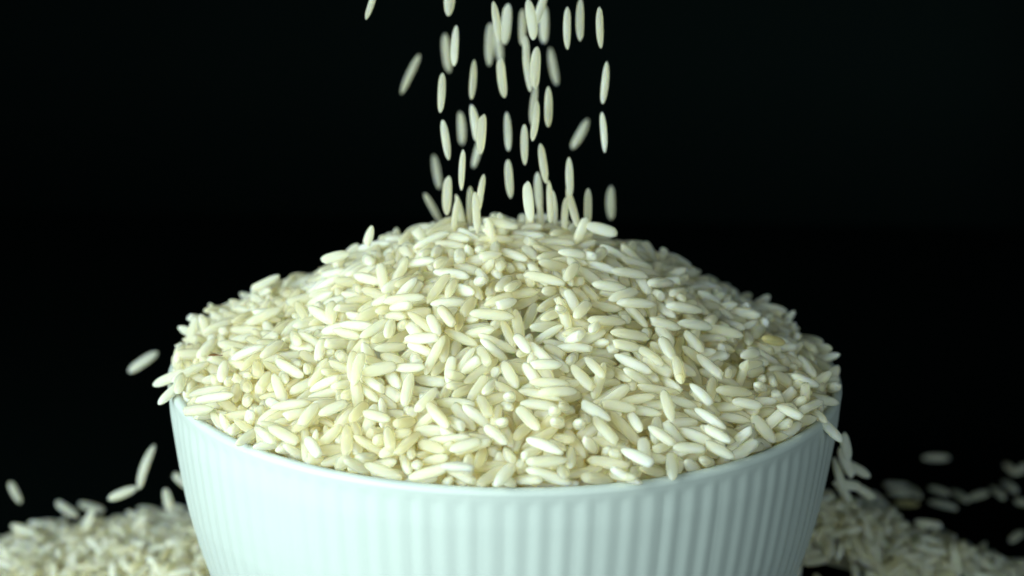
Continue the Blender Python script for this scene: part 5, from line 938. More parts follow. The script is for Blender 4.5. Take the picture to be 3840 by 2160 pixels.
0,318,169,111,-88,35,-11,3,373,229,61,-157,-16,-128,0,349,305,57,-132,-12,177,6,360,-386,5,10,10,-178,0,378,-308,28,-16,23,3,5,391,-255,38,148,-50,166,
2,410,-217,54,91,-4,54,2,408,-101,70,-15,-9,-95,3,422,-34,55,-37,11,43,7,400,50,73,25,-4,96,6,410,179,45,-122,34,-173,2,429,205,44,-61,-17,-26,3,390,286,38,-29,-12,-14,
3,360,352,32,-67,43,-62,3,415,-321,17,-68,28,27,2,466,-258,24,47,3,-13,1,454,-121,39,99,-27,-145,2,500,3,38,-79,5,-5,2,503,77,21,1,-20,22,2,454,138,47,-54,24,-60,
3,473,201,26,97,18,-112,0,449,270,24,-3,46,84,1,496,-171,9,-128,30,117,1,498,-95,16,13,-49,-13,0,493,-26,10,122,-34,91,0,521,124,9,133,-9,-29,0,486,169,10,132,-8,135,
2,-489,-99,23,-95,30,56,3,-501,-14,35,-117,24,68,4,-523,35,33,-166,-75,114,6,-497,137,28,-87,12,149,6,-497,171,11,-156,-15,-173,6,-419,-307,13,-35,-14,174,
4,-436,-160,35,74,-29,-4,5,-460,-29,58,-82,18,167,2,-496,143,40,55,-12,-12,0,-471,210,25,16,11,-82,2,-370,-391,13,58,4,-70,7,-388,-309,20,-159,30,164,
7,-372,-283,35,106,17,-160,4,-435,-209,51,-90,-16,165,6,-400,-104,57,-139,-29,86,4,-431,85,65,105,-22,48,1,-436,122,61,48,0,77,2,-449,243,33,153,-34,-43,
3,-367,384,12,-149,-18,0,7,-333,427,13,158,49,106,2,-285,-430,17,-80,-38,65,2,-309,-402,26,-134,-6,121,2,-337,-352,38,-155,-26,-7,0,-352,-112,93,61,7,0,
1,-382,-45,93,179,5,-165,3,-344,20,104,124,-34,8,1,-393,131,66,148,6,-11,1,-375,258,57,149,-33,104,0,-338,322,52,-88,-12,-111,2,-290,353,56,-80,-1,-77,
4,-276,437,37,-72,17,-160,0,-211,-449,22,-82,0,3,7,-204,-367,55,28,14,-111,5,-248,-263,97,-71,5,7,1,-282,-236,97,-92,-20,-147,7,-339,-154,86,41,-10,150,
3,-240,-50,170,51,10,-11,1,-288,62,140,-149,-6,-94,7,-219,162,149,-62,-10,-142,6,-266,230,101,165,-39,-102,4,-264,323,77,4,15,65,0,-250,365,59,-13,78,1,
4,-198,488,26,41,-8,-85,3,-137,-493,13,103,3,-105,6,-138,-404,60,-70,16,-54,3,-164,-338,86,114,14,-66,6,-165,-175,163,29,-45,-112,3,-131,-57,205,61,12,86,
0,-155,-18,200,-61,1,9,0,-269,160,141,133,-42,-117,1,-148,135,192,150,-19,-174,0,-163,258,131,162,-8,44,0,-140,356,100,140,23,5,4,-159,366,94,73,-7,-4,
1,-54,-484,34,164,-34,98,4,-60,-328,108,-144,-51,40,1,-71,-259,152,85,10,-137,4,-84,-197,186,78,12,-36,1,-56,-88,211,67,-44,46,5,-60,-25,224,139,9,-118,
1,-59,68,207,122,-21,129,3,-80,171,190,119,32,177,1,-23,-381,92,75,3,-29,1,36,-290,132,-89,-2,-107,4,48,-169,202,121,22,8,0,-21,-24,230,-127,21,152,
4,-42,27,222,-45,11,-90,1,6,126,207,108,-16,-111,3,4,182,193,-167,28,159,2,44,289,149,-110,27,118,1,-34,403,85,67,12,-160,1,18,495,34,96,16,87,2,82,-525,21,93,-4,16,
1,82,-469,48,-59,13,-3,2,79,-384,94,-165,-10,-20,6,100,-291,139,-38,30,33,1,104,-160,191,-63,11,46,1,85,4,223,57,-9,179,1,77,69,214,-152,10,-179,4,109,184,181,69,-26,169,
0,102,303,133,-125,24,-68,7,186,391,69,136,2,105,6,160,401,67,5,34,-53,2,110,472,53,-66,-5,0,2,165,-525,15,120,-14,174,5,160,-489,17,-167,79,74,1,170,-165,169,3,-11,-180,
0,215,-107,175,-69,-24,170,1,205,-6,189,-178,41,-164,6,160,71,195,60,11,101,1,297,271,89,126,7,27,1,198,231,131,-149,-17,-25,0,290,381,50,-77,23,-134,
4,219,385,72,-2,-18,-111,4,256,-363,66,4,-19,-36,0,309,-313,71,81,15,-138,1,295,-233,99,171,-12,147,2,267,-105,154,-67,0,-15,3,275,56,148,5,-14,-130,
3,241,118,163,110,26,176,4,383,375,35,-79,-5,24,5,294,321,69,-45,-6,111,4,267,402,41,-118,28,-24,0,292,-445,7,-113,23,151,6,359,-378,19,78,11,-129,3,356,-300,48,46,0,-15,
1,387,-208,64,-124,5,134,0,407,-71,85,-110,-1,142,1,403,-18,87,-82,0,-120,4,426,122,62,35,-8,24,3,390,136,72,-44,11,-122,1,390,299,47,-27,-8,130,1,359,326,44,136,11,172,
4,355,400,16,142,-38,143,3,428,-242,29,31,37,-126,6,430,-202,50,-14,-35,-126,4,442,-60,59,-28,-33,65,6,473,-30,32,-69,-15,-31,0,407,83,67,175,43,-11,
7,464,166,31,35,41,68,4,466,197,42,-164,14,-53,3,394,326,29,-125,-2,163,0,365,373,26,135,28,27,4,467,-147,37,-127,25,-109,0,482,-111,41,109,16,-170,
1,524,34,24,131,-13,-73,3,512,99,9,129,9,-17,1,490,192,19,163,-58,-162,0,494,-140,23,-157,-31,152,0,530,-70,7,62,27,0,0,517,-2,10,-40,-14,12,0,504,62,10,157,16,57,
1,499,188,6,-92,-18,83,0,-504,-157,-1,-75,-9,140,3,-509,-87,20,117,30,121,3,-522,129,27,-148,19,167,3,-504,-98,41,-161,0,154,4,-458,189,20,-156,7,33,
5,-378,-351,23,-71,45,-78,4,-408,-338,3,-31,-53,129,3,-408,-267,35,96,8,150,5,-425,-171,47,100,4,8,5,-417,-101,68,14,5,-3,3,-535,-48,12,100,-1,161,1,-446,84,58,-39,3,123,
0,-461,153,47,141,-10,108,5,-491,185,23,44,-23,-40,4,-426,241,35,-35,23,54,6,-363,-349,26,89,65,160,1,-398,-135,76,-59,8,160,7,-404,6,72,-42,-43,-25,
1,-406,115,80,149,-41,-146,1,-403,200,54,63,-10,-165,7,-349,251,63,101,30,-64,2,-339,408,29,16,53,165,2,-322,411,24,-2,50,-16,1,-286,-412,45,38,24,-170,
1,-259,-376,58,-129,14,151,3,-297,-271,78,90,-15,-98,2,-324,-190,99,-75,2,65,6,-304,-104,111,73,-14,18,2,-253,-27,162,27,35,27,0,-302,42,131,-44,27,152,
4,-306,116,109,-54,36,35,4,-311,212,96,155,-19,176,0,-325,320,63,-105,-5,-97,4,-334,391,32,9,8,-100,1,-246,447,36,95,-20,-137,1,-238,474,33,-47,-9,164,
6,-164,-423,44,75,7,38,2,-234,-297,86,170,19,-128,6,-193,-196,164,-25,30,6,3,-215,-61,173,-163,-19,-38,5,-275,64,156,-109,-15,126,5,-318,148,107,-76,20,67,
0,-156,240,147,-56,4,178,7,-197,304,99,159,51,-160,0,-210,360,80,158,-5,47,2,-248,411,43,15,46,19,0,-178,478,23,-94,-24,2,0,-48,-525,28,88,5,-138,
6,-97,-424,57,-25,-25,163,5,-81,-341,101,82,38,-48,6,-108,-292,125,-15,-54,-21,4,-156,-187,177,37,39,-1,5,-112,-82,211,77,1,61,2,-98,25,222,-159,-14,-5,
6,-98,127,203,-78,24,-10,2,-136,326,118,-100,19,-109,5,-113,490,42,-15,1,59,2,-32,-502,32,-99,-7,-62,1,-43,-502,44,-6,23,178,6,-51,-340,109,3,41,124,
4,-47,-194,183,-73,-16,-36,6,-25,-123,218,-165,-8,68,1,-39,-18,219,-32,-9,172,2,-75,68,214,-76,11,165,2,-34,152,202,-117,17,-6,5,65,-506,32,-72,-17,8,
6,101,-272,142,23,2,-163,6,45,-62,221,-170,28,-169,6,59,80,216,43,-18,-2,1,49,161,206,-21,12,-174,0,23,283,150,106,-51,-49,3,82,402,82,20,-27,-28,
2,136,-266,152,-106,0,21,3,238,-265,111,9,-39,132,7,129,-48,206,-110,-8,115,1,127,54,216,72,-24,-6,6,153,171,170,169,37,89,5,165,263,130,143,14,-6,2,177,339,92,55,-4,-13,
3,145,502,33,-14,0,158,3,228,-450,29,-120,11,17,0,258,-326,91,-93,19,-68,0,341,-267,81,-108,10,90,7,236,-129,161,-56,-1,110,6,280,-36,133,-95,-29,-37,
2,204,73,183,26,-19,16,3,306,118,126,50,-5,167,0,242,241,126,-108,-7,27,3,263,354,61,-180,6,143,2,231,398,57,139,17,37,0,213,471,32,45,-11,11,3,212,494,30,-127,6,121,
1,271,-457,0,50,-40,105,1,308,-414,36,-19,-21,-167,5,309,-305,59,119,11,-175,3,316,-227,91,13,5,17,5,325,-123,120,-110,-3,-33,1,417,-19,87,-80,7,89,
1,317,27,125,-141,5,155,0,296,159,115,55,-40,-66,2,375,266,60,-69,23,172,5,417,-266,38,-126,47,174,6,382,-186,61,86,-20,134,6,408,-85,71,-5,28,-32,3,415,-37,73,50,-16,40,
]
SPILL = [
1,-1082,300,-614,-29,4,-11,0,-1082,364,-607,6,8,-7,1,-1019,633,-614,154,4,-11,2,-950,363,-604,120,1,-11,1,-887,228,-613,43,-3,13,3,-890,697,-616,97,2,2,
0,-822,223,-616,127,-2,-11,6,-816,428,-592,-165,-2,1,4,-826,494,-593,-136,-8,22,0,-754,295,-605,-157,-8,-74,3,-758,425,-583,-65,1,18,1,-757,495,-578,50,6,-20,
6,-690,164,-615,-43,1,8,6,-697,362,-584,-66,-13,35,0,-692,422,-568,-165,-13,-10,1,-699,496,-573,70,-4,-21,2,-624,159,-616,-58,1,40,0,-625,422,-572,67,7,0,
2,-565,154,-614,2,2,120,3,-429,297,-586,7,8,-1,3,-362,562,-581,-30,1,-1,6,-304,428,-592,19,17,2,3,-238,552,-575,-102,-11,14,0,-177,705,-580,27,-8,-153,
1,361,411,-385,74,20,5,4,415,357,-420,-110,-20,-10,4,418,429,-395,4,-8,25,0,431,489,-382,-77,0,-73,2,458,919,-615,-5,0,-6,6,501,346,-431,-125,-18,145,
2,484,423,-401,15,-5,6,0,486,505,-399,16,-19,-14,2,563,117,-612,96,-2,-130,2,553,140,-591,-116,7,67,2,551,280,-479,-97,-32,-14,1,556,317,-456,176,9,-40,
1,601,756,-586,65,26,146,6,660,161,-607,106,-35,41,3,649,207,-567,164,15,-178,1,636,326,-469,-107,-18,83,6,628,410,-450,-118,11,171,6,616,491,-435,46,-15,21,
5,644,590,-482,-86,35,126,1,684,187,-603,-15,-7,-30,1,696,231,-565,10,-7,-146,0,684,339,-480,-5,-27,148,2,683,426,-466,-58,-11,-18,5,685,497,-467,-166,29,13,
3,787,223,-593,34,13,66,2,751,351,-504,81,20,62,1,754,432,-487,8,-20,-9,5,756,494,-494,54,-15,18,0,775,669,-595,123,-18,-177,3,830,261,-588,-154,-25,-107,
2,814,356,-526,179,20,-23,1,818,431,-513,-34,-16,-17,0,816,497,-512,115,6,8,5,842,623,-575,-170,4,177,3,839,656,-606,123,-18,12,7,886,256,-609,170,42,118,
3,891,345,-558,-69,-36,-10,4,881,427,-534,-63,-11,-49,4,959,277,-615,-140,-1,-36,0,983,423,-572,-87,-22,69,6,966,502,-573,21,-29,55,5,1025,352,-615,-96,4,-169,
1,1031,518,-609,-21,-3,59,5,-1191,318,-616,-18,0,12,2,-1052,264,-617,-91,1,-6,1,-852,266,-614,-38,1,-11,2,-733,399,-581,-104,-15,51,7,-724,455,-573,-10,23,-5,
5,-658,393,-573,167,13,-51,6,-656,465,-566,130,1,5,5,-528,139,-615,175,-1,18,6,-392,334,-589,112,-12,13,6,-343,410,-593,-64,-27,75,2,-277,459,-591,-80,3,44,
4,-265,598,-574,127,1,2,2,-208,743,-606,-49,21,-13,4,384,392,-400,-153,2,-59,1,384,537,-391,-24,18,-25,1,438,320,-433,116,30,-17,1,458,469,-388,71,8,55,
3,551,176,-563,161,-34,-171,6,529,300,-462,21,13,-143,1,516,383,-414,13,-10,66,1,529,462,-405,80,-9,122,6,600,134,-600,-118,4,3,6,596,170,-585,-152,-39,31,
5,582,302,-467,-154,-2,118,5,596,388,-440,-122,-3,-150,3,594,468,-426,-170,23,-64,4,583,537,-437,-114,20,1,2,660,142,-613,-149,-2,-71,1,682,198,-583,-128,18,-169,
6,657,327,-476,-69,-25,-121,1,653,393,-459,-132,8,-41,6,655,469,-452,-72,-9,-10,0,666,538,-464,-107,24,-83,5,740,301,-518,44,33,174,0,724,390,-479,-44,-16,-59,
6,727,468,-479,-132,27,-61,2,709,695,-605,5,-25,30,2,805,208,-607,95,-20,98,3,778,328,-521,-74,-33,-6,6,777,396,-502,-25,-23,4,3,784,471,-499,-65,-8,-25,
7,790,640,-574,-30,46,85,2,863,245,-611,-118,0,119,3,857,322,-555,149,36,-12,4,854,401,-531,119,16,16,2,847,462,-522,51,-11,56,3,944,390,-559,-96,-22,131,
3,913,470,-545,147,15,18,1,981,309,-615,27,0,169,5,1000,374,-597,-130,30,137,4,-1093,339,-605,39,-17,9,2,-1029,266,-613,127,10,-15,1,-1025,335,-602,164,16,-21,
1,-893,405,-593,30,8,39,1,-834,275,-613,-52,-3,41,7,-838,461,-593,7,27,174,1,-836,537,-593,136,1,-93,3,-771,197,-614,29,-1,52,0,-782,406,-578,75,11,-14,
1,-773,617,-591,-171,-10,77,6,-714,401,-572,140,30,-151,0,-706,462,-564,-72,-11,70,2,-642,473,-562,136,13,-21,4,-637,537,-568,-153,-12,-60,1,-579,136,-613,161,2,-70,
3,-569,334,-581,-39,-3,53,0,-566,401,-575,-8,-11,40,3,-485,125,-614,16,3,-179,6,-499,611,-581,101,18,-35,3,-436,277,-584,-15,8,53,0,-433,616,-584,0,-29,-93,
1,-298,537,-584,-104,-10,-67,5,-311,620,-577,-175,-13,147,4,-264,532,-582,60,11,-123,5,-246,600,-572,115,-5,11,4,335,474,-387,155,-17,-26,1,292,675,-488,39,-19,173,
3,411,473,-381,-94,-10,-4,3,392,552,-399,-21,11,-27,5,482,313,-445,-115,-24,121,3,477,386,-409,18,1,-156,3,492,474,-396,-93,-1,164,6,518,764,-546,109,-20,-47,
3,555,146,-569,117,-2,-128,2,593,174,-555,35,-15,-178,3,556,390,-421,8,-34,71,0,546,472,-408,81,9,10,1,544,723,-585,-14,5,-116,1,627,136,-609,-148,5,-48,
0,674,240,-538,8,3,-23,4,622,385,-451,36,-15,-149,0,634,470,-441,69,2,-151,0,611,540,-444,42,-23,-11,7,650,688,-576,-5,24,-67,5,685,323,-490,-11,-28,35,
0,684,392,-468,114,20,58,7,697,479,-469,68,10,-161,2,753,148,-612,158,4,171,2,774,225,-603,45,19,-83,0,761,320,-513,-113,-36,-145,2,751,400,-487,-103,-20,-29,
1,754,466,-485,46,-32,137,6,747,712,-613,-155,-1,-110,0,804,330,-529,-37,-28,52,3,806,409,-512,-177,22,-6,0,887,234,-608,-139,18,168,6,905,300,-587,138,2,17,
4,887,473,-530,-160,-3,2,3,948,605,-583,-139,26,-108,1,965,303,-602,-60,14,-174,3,962,375,-575,41,-2,168,0,956,482,-562,139,20,-120,2,1012,325,-611,-70,15,-8,
0,1042,386,-608,16,21,27,4,-1111,304,-616,131,3,-42,1,-1116,371,-599,-45,0,17,2,-1046,500,-604,150,-7,-18,0,-965,221,-615,42,-5,-11,6,-910,243,-615,10,8,8,
5,-912,297,-611,13,17,56,4,-915,445,-589,-73,7,9,4,-843,238,-610,53,20,-18,3,-845,434,-593,36,2,1,0,-849,580,-595,110,-7,-12,6,-846,704,-615,47,1,-51,
6,-773,242,-614,-10,9,58,3,-724,167,-614,110,-2,-179,3,-710,287,-592,103,0,-45,1,-724,374,-583,-92,-18,141,6,-718,435,-571,-18,17,63,5,-728,511,-578,93,-7,-42,
2,-715,577,-580,-138,-5,13,0,-654,159,-616,-103,-3,-11,0,-665,365,-575,121,6,-134,5,-649,433,-567,47,2,16,1,-651,580,-579,-2,11,-54,3,-589,169,-614,13,9,2,
2,-587,303,-572,-104,-2,-9,3,-589,511,-559,120,-16,-37,4,-511,308,-585,-123,-15,-30,3,-461,575,-578,52,-18,-4,0,-381,503,-571,124,11,-14,5,-326,430,-595,62,11,-46,
7,-317,501,-590,152,20,-65,4,-323,570,-583,63,6,8,1,-264,483,-590,-59,4,-179,6,-262,566,-576,-4,15,21,1,-202,636,-573,77,-1,-25,0,374,327,-427,147,20,-48,
1,386,436,-384,62,11,8,4,396,512,-384,-28,11,-53,3,460,357,-417,-46,-32,64,2,462,442,-394,55,1,4,6,484,540,-407,137,12,-86,2,523,119,-613,30,-1,-63,
3,539,168,-585,7,20,34,6,562,190,-558,-19,19,-22,6,561,356,-439,61,27,37,5,529,427,-406,-116,-2,-59,3,596,145,-612,-5,-2,-179,6,643,240,-531,-151,-3,-153,
1,597,346,-452,95,19,48,2,613,430,-443,-173,21,-18,3,605,506,-431,-117,11,-70,2,684,181,-590,-112,19,-10,4,662,286,-503,-86,-37,-11,4,664,367,-471,172,19,-4,
1,682,438,-449,77,-5,47,2,686,521,-460,38,-3,44,4,694,666,-547,-157,-17,30,1,796,252,-583,-167,-9,169,2,729,348,-495,-80,-28,156,3,762,519,-488,138,-7,54,
0,798,288,-552,-71,-45,170,1,794,374,-512,174,20,-21,3,807,433,-497,-135,-14,-3,5,794,505,-502,70,9,41,3,883,276,-600,-133,9,-22,3,876,334,-555,118,35,-114,
0,869,543,-541,-153,35,58,4,932,271,-616,-125,-1,6,0,953,330,-580,174,-19,-71,3,931,438,-550,-163,25,-6,6,996,351,-607,36,9,159,6,1028,432,-598,-16,-1,-63,
6,1009,513,-600,134,30,54,0,-1225,385,-615,-113,-4,174,4,-1141,383,-602,-58,-2,72,3,-1134,512,-609,-4,-27,-4,4,-1080,314,-608,-15,5,21,0,-1076,384,-604,-172,-1,-68,
3,-1077,460,-603,-106,15,-60,0,-1079,516,-601,106,-1,-65,2,-1008,220,-614,11,-3,-130,2,-1007,312,-598,-160,-5,-29,0,-1001,581,-611,101,10,5,1,-942,260,-611,-91,8,29,
0,-945,316,-604,167,23,-4,2,-939,383,-593,-93,2,-9,4,-947,657,-608,-38,10,-24,2,-867,243,-607,93,3,19,4,-879,383,-589,125,11,-45,5,-878,522,-600,17,-4,-12,
3,-882,584,-602,-137,-16,-14,0,-816,255,-604,-115,1,12,4,-811,305,-596,-6,13,169,2,-817,457,-586,-89,11,12,0,-811,531,-589,-96,22,6,1,-827,598,-598,86,11,-146,
2,-747,181,-613,84,8,42,2,-752,605,-587,-153,0,24,0,-756,734,-609,62,18,-64,0,-690,384,-576,116,19,-20,0,-675,460,-567,123,-7,-12,4,-690,530,-571,143,-12,-7,
6,-616,171,-605,-152,33,-46,3,-616,234,-596,95,3,42,1,-613,318,-582,88,15,39,0,-617,380,-571,46,5,28,0,-606,454,-565,-74,-11,-67,6,-620,529,-564,-152,-2,124,
2,-550,168,-597,15,18,38,0,-476,377,-579,-139,20,-19,2,-479,731,-610,108,-10,-49,2,-416,318,-583,-25,-9,-16,3,-418,518,-570,141,12,28,4,-350,440,-591,-13,22,-16,
6,-285,576,-576,85,10,53,0,398,411,-392,12,5,9,2,372,494,-380,174,-12,-178,3,374,789,-611,3,-2,-126,4,416,315,-437,78,26,12,6,438,362,-417,118,30,-169,
5,431,443,-387,-12,6,39,3,452,530,-392,75,-33,-167,4,643,180,-553,7,16,13,4,511,456,-398,91,-10,149,5,571,129,-603,93,3,128,1,581,138,-591,-78,5,140,
1,586,289,-476,18,2,-106,3,580,345,-448,87,24,63,2,568,451,-418,116,6,59,1,561,547,-432,115,-22,16,4,630,166,-614,153,-5,-165,3,647,171,-600,-81,29,86,
0,644,223,-541,-6,3,-18,1,654,341,-457,81,1,53,3,656,438,-453,-57,-17,-139,4,645,528,-455,-116,25,-8,4,670,674,-560,180,-12,92,0,730,135,-609,120,15,61,
0,681,233,-549,-174,1,179,2,709,363,-484,105,20,53,6,701,447,-468,35,-11,152,0,828,152,-612,164,-4,111,3,774,292,-539,100,42,-170,1,768,375,-494,-85,-19,-40,
2,779,451,-490,-75,-10,-47,5,775,525,-496,138,-22,115,1,835,209,-615,-94,0,169,1,857,258,-591,-79,-1,171,1,831,374,-525,-38,-20,104,0,842,448,-504,-147,2,-72,
1,835,527,-521,63,-24,49,1,842,633,-590,-26,-22,161,4,895,379,-547,98,29,24,3,903,447,-535,-119,-7,164,0,907,559,-563,111,3,-154,4,996,273,-612,14,3,132,
0,1009,458,-574,-107,5,-28,5,962,527,-575,126,-24,-21,5,998,643,-613,125,-2,-169,1,1054,354,-614,37,-1,-141,0,1054,474,-613,-86,-4,-133,5,-1192,353,-610,32,25,50,
1,-1126,281,-608,-118,-15,-32,2,-1122,416,-595,16,-11,-148,0,-1127,568,-607,84,23,-77,0,-1056,281,-600,-169,-35,-55,2,-1043,359,-593,142,-5,25,
6,-991,288,-603,-105,-11,32,2,-975,361,-595,-31,-2,-17,0,-992,429,-592,-2,9,23,1,-970,631,-605,59,-21,45,5,-929,187,-615,45,-2,5,0,-928,281,-604,173,10,-159,
3,-924,504,-597,-100,4,47,6,-936,562,-601,49,11,-53,2,-918,628,-603,-16,1,7,3,-851,212,-605,121,35,-30,3,-860,290,-605,-42,-1,53,5,-836,342,-583,-68,37,-176,
2,-862,427,-582,87,-8,-17,1,-872,701,-616,100,2,-141,3,-791,231,-613,175,-6,-55,4,-791,290,-596,17,-2,84,2,-795,356,-587,116,16,-23,6,-808,416,-578,-44,-19,174,
4,-808,509,-572,-134,12,-16,0,-794,695,-606,129,1,-134,4,-731,145,-609,140,15,-117,0,-728,283,-589,-152,-37,-4,0,-739,425,-566,-102,-18,110,0,-741,569,-576,-71,24,21,
2,-669,146,-609,-116,-17,31,2,-654,229,-599,131,-12,44,4,-680,350,-576,94,24,-69,5,-658,405,-559,137,-5,-72,1,-668,496,-567,18,7,-97,2,-611,111,-613,162,0,-70,
4,-599,211,-589,110,12,-49,4,-604,295,-577,80,-8,-115,3,-587,359,-572,-11,-8,2,2,-587,423,-558,-71,-5,18,1,-601,498,-552,80,34,-4,2,-520,144,-603,-8,-4,25,
1,-520,363,-565,111,-3,7,0,-532,431,-557,47,-9,34,4,-460,293,-583,29,20,9,4,-460,425,-569,-152,-32,3,3,-449,563,-571,-131,0,-111,1,-460,624,-584,29,5,12,
3,-461,710,-595,97,-8,23,6,-397,364,-584,-77,8,20,0,-392,419,-580,134,-13,26,3,-388,486,-570,129,14,-59,0,-389,555,-579,161,0,-6,3,-400,755,-605,12,-11,2,
1,-351,755,-601,-98,-39,83,3,-287,481,-579,83,-13,-84,1,-288,536,-571,83,4,-30,1,-275,709,-584,109,17,-8,2,532,417,-395,-153,4,-29,0,381,416,-378,-123,-15,-31,
3,398,776,-604,177,1,-165,5,571,200,-546,-20,-4,95,2,497,445,-389,55,-3,-31,6,448,493,-385,90,-3,-42,2,504,73,-613,-24,-2,-69,6,535,137,-595,93,27,12,
1,545,184,-553,1,44,150,1,558,436,-407,138,17,167,0,526,502,-404,20,3,-19,2,564,763,-586,111,10,142,6,584,119,-612,-99,1,-62,1,592,246,-511,116,45,162,
0,618,330,-462,-94,-23,-164,1,625,409,-433,129,13,-4,1,585,492,-416,-52,21,10,3,695,114,-610,168,-18,-2,2,659,218,-555,171,6,118,1,704,310,-490,132,37,166,
4,700,422,-455,98,1,-111,3,662,505,-448,-139,-8,2,0,732,226,-583,-164,9,-165,2,732,317,-494,-166,-30,-158,5,728,420,-472,-92,-34,-82,0,809,202,-580,-30,-23,11,
3,798,345,-508,167,16,-156,1,837,396,-501,-163,14,-178,2,818,490,-497,-140,4,160,4,798,660,-598,-50,21,95,1,889,233,-596,138,3,-176,6,857,341,-539,-57,5,87,
2,861,419,-518,-23,-21,29,0,886,503,-527,57,10,156,0,890,635,-575,-143,8,-154,3,946,239,-612,24,3,-54,0,955,314,-586,-163,11,178,4,958,407,-555,122,-12,64,
0,957,505,-556,102,-25,-143,1,978,342,-601,-122,1,-156,5,1001,431,-584,-112,16,107,0,1015,531,-589,-177,40,94,3,1071,408,-609,162,14,131,4,1060,520,-611,137,16,-18,
0,-1193,388,-602,-123,-17,108,3,-1188,548,-609,-128,-20,58,2,-1130,312,-600,59,-7,-135,0,-1112,398,-595,174,-4,-13,0,-1103,457,-597,-140,-1,-16,
4,-1116,536,-603,-15,12,-8,1,-1143,602,-604,121,-31,-81,5,-1037,242,-613,101,18,12,4,-1038,317,-594,-151,-4,-134,1,-1036,386,-592,-64,-5,6,0,-1047,521,-598,-168,13,-30,
0,-1061,611,-608,93,-22,146,0,-988,240,-614,9,-3,46,0,-978,314,-586,42,14,43,2,-989,393,-592,-172,-9,37,0,-990,464,-595,132,-9,-15,3,-917,260,-602,159,4,-18,
0,-922,309,-598,95,-7,-149,3,-920,390,-586,-113,-7,-13,3,-917,479,-585,57,-29,-55,1,-924,612,-602,-7,15,-159,4,-908,665,-603,74,2,8,0,-854,254,-598,106,-1,20,
2,-857,319,-593,34,2,4,4,-853,388,-585,-19,-6,84,1,-855,471,-582,-147,-2,52,4,-860,538,-590,127,-17,-157,2,-861,599,-586,45,-3,-55,1,-797,255,-597,-103,-5,-13,
2,-788,321,-588,136,5,-12,0,-801,388,-572,128,7,20,1,-806,461,-572,-54,10,10,1,-793,604,-584,-7,19,-26,3,-805,748,-612,179,-2,116,0,-719,191,-604,35,-2,-28,
1,-729,246,-599,89,-2,-141,1,-725,317,-585,43,13,-57,3,-733,381,-569,102,9,-24,1,-734,468,-569,-125,21,153,7,-738,535,-569,141,7,-53,1,-722,671,-587,-7,15,-32,
1,-724,732,-600,16,19,-2,0,-648,192,-599,-28,-5,55,1,-666,250,-588,-175,-5,-111,2,-668,373,-560,95,7,40,6,-649,453,-555,174,9,-14,5,-658,519,-558,47,7,47,
4,-651,657,-590,111,-16,10,2,-656,739,-602,74,-4,-73,2,-593,169,-598,-58,-11,49,4,-601,245,-583,124,11,-33,5,-602,325,-569,-132,1,-2,1,-586,380,-564,-17,-15,0,
0,-583,457,-552,-74,-8,13,0,-587,535,-552,139,1,43,2,-513,171,-589,-144,-10,-93,2,-521,327,-571,111,1,-1,3,-512,462,-557,131,9,56,3,-518,598,-575,-21,-8,-55,
0,-460,396,-573,146,-4,-11,0,-460,455,-561,111,-26,-10,0,-454,599,-574,-165,26,12,3,-450,665,-597,132,15,126,3,-450,758,-603,-139,-3,-165,3,-393,459,-576,-176,-15,-21,
1,-375,524,-562,-64,-14,-67,1,-311,454,-578,-65,-3,-132,0,-327,524,-580,-104,12,33,3,-257,439,-585,64,-10,35,0,-264,667,-575,102,7,54,1,-241,502,-565,10,3,-6,
3,-212,671,-570,-7,7,-25,4,-222,752,-596,68,18,40,2,-120,807,-608,143,15,68,1,268,766,-557,-121,41,177,4,394,371,-407,57,17,140,0,376,453,-376,-145,-17,-12,
1,516,105,-599,81,7,-137,5,466,314,-440,-120,-21,-139,5,454,380,-399,164,4,-13,0,463,456,-378,110,13,-2,0,562,115,-586,127,33,-164,1,509,302,-457,-126,-20,84,
3,529,364,-427,-129,-9,158,1,566,475,-405,-74,-1,145,1,585,161,-608,6,-12,154,3,665,200,-552,-149,-19,-178,7,615,386,-436,-90,30,-64,0,676,135,-604,56,9,29,
0,677,196,-565,70,-24,-80,7,728,213,-568,66,-47,-85,0,715,413,-465,-63,17,2,1,677,473,-450,75,7,34,0,701,578,-474,-47,21,176,0,693,743,-589,-64,-28,-44,
0,735,207,-588,-23,18,-170,4,760,232,-574,-91,-10,-177,0,750,369,-482,-122,-14,-67,1,738,477,-470,-166,32,-5,4,804,309,-538,148,45,33,5,803,386,-502,36,-20,-169,
1,815,461,-493,-7,-7,-8,5,801,564,-518,-128,28,-106,7,862,291,-579,32,23,15,2,856,373,-534,135,18,-53,0,870,461,-516,93,4,80,2,896,596,-561,178,11,91,
2,940,302,-597,-39,-14,26,3,957,358,-563,89,14,12,5,940,453,-545,-162,34,-4,6,960,581,-585,35,-1,0,5,983,324,-607,8,15,-31,2,1009,376,-587,89,-12,83,
5,1048,593,-612,-25,-1,-111,4,1066,383,-616,-156,-1,7,3,1102,452,-612,-121,0,-55,3,-1245,397,-614,36,3,-120,2,-1214,472,-604,-143,25,51,5,-1264,524,-613,167,10,142,
1,-1146,321,-601,-129,0,44,1,-1153,374,-595,119,24,-129,3,-1154,458,-594,-80,7,34,3,-1152,542,-603,-143,-7,55,5,-1074,327,-601,75,-37,12,2,-1081,383,-590,-156,-1,41,
4,-1077,574,-602,131,12,-17,7,-1007,265,-611,33,-27,0,1,-1010,297,-587,-72,-36,46,2,-1019,378,-588,98,13,27,0,-1011,450,-585,59,4,-9,1,-1006,602,-594,-78,9,-22,
5,-952,254,-603,-118,-10,48,1,-948,303,-594,158,31,-168,2,-950,377,-579,-6,12,47,0,-953,600,-601,-68,4,-28,1,-937,678,-609,-41,21,-14,3,-883,251,-601,94,-6,-5,
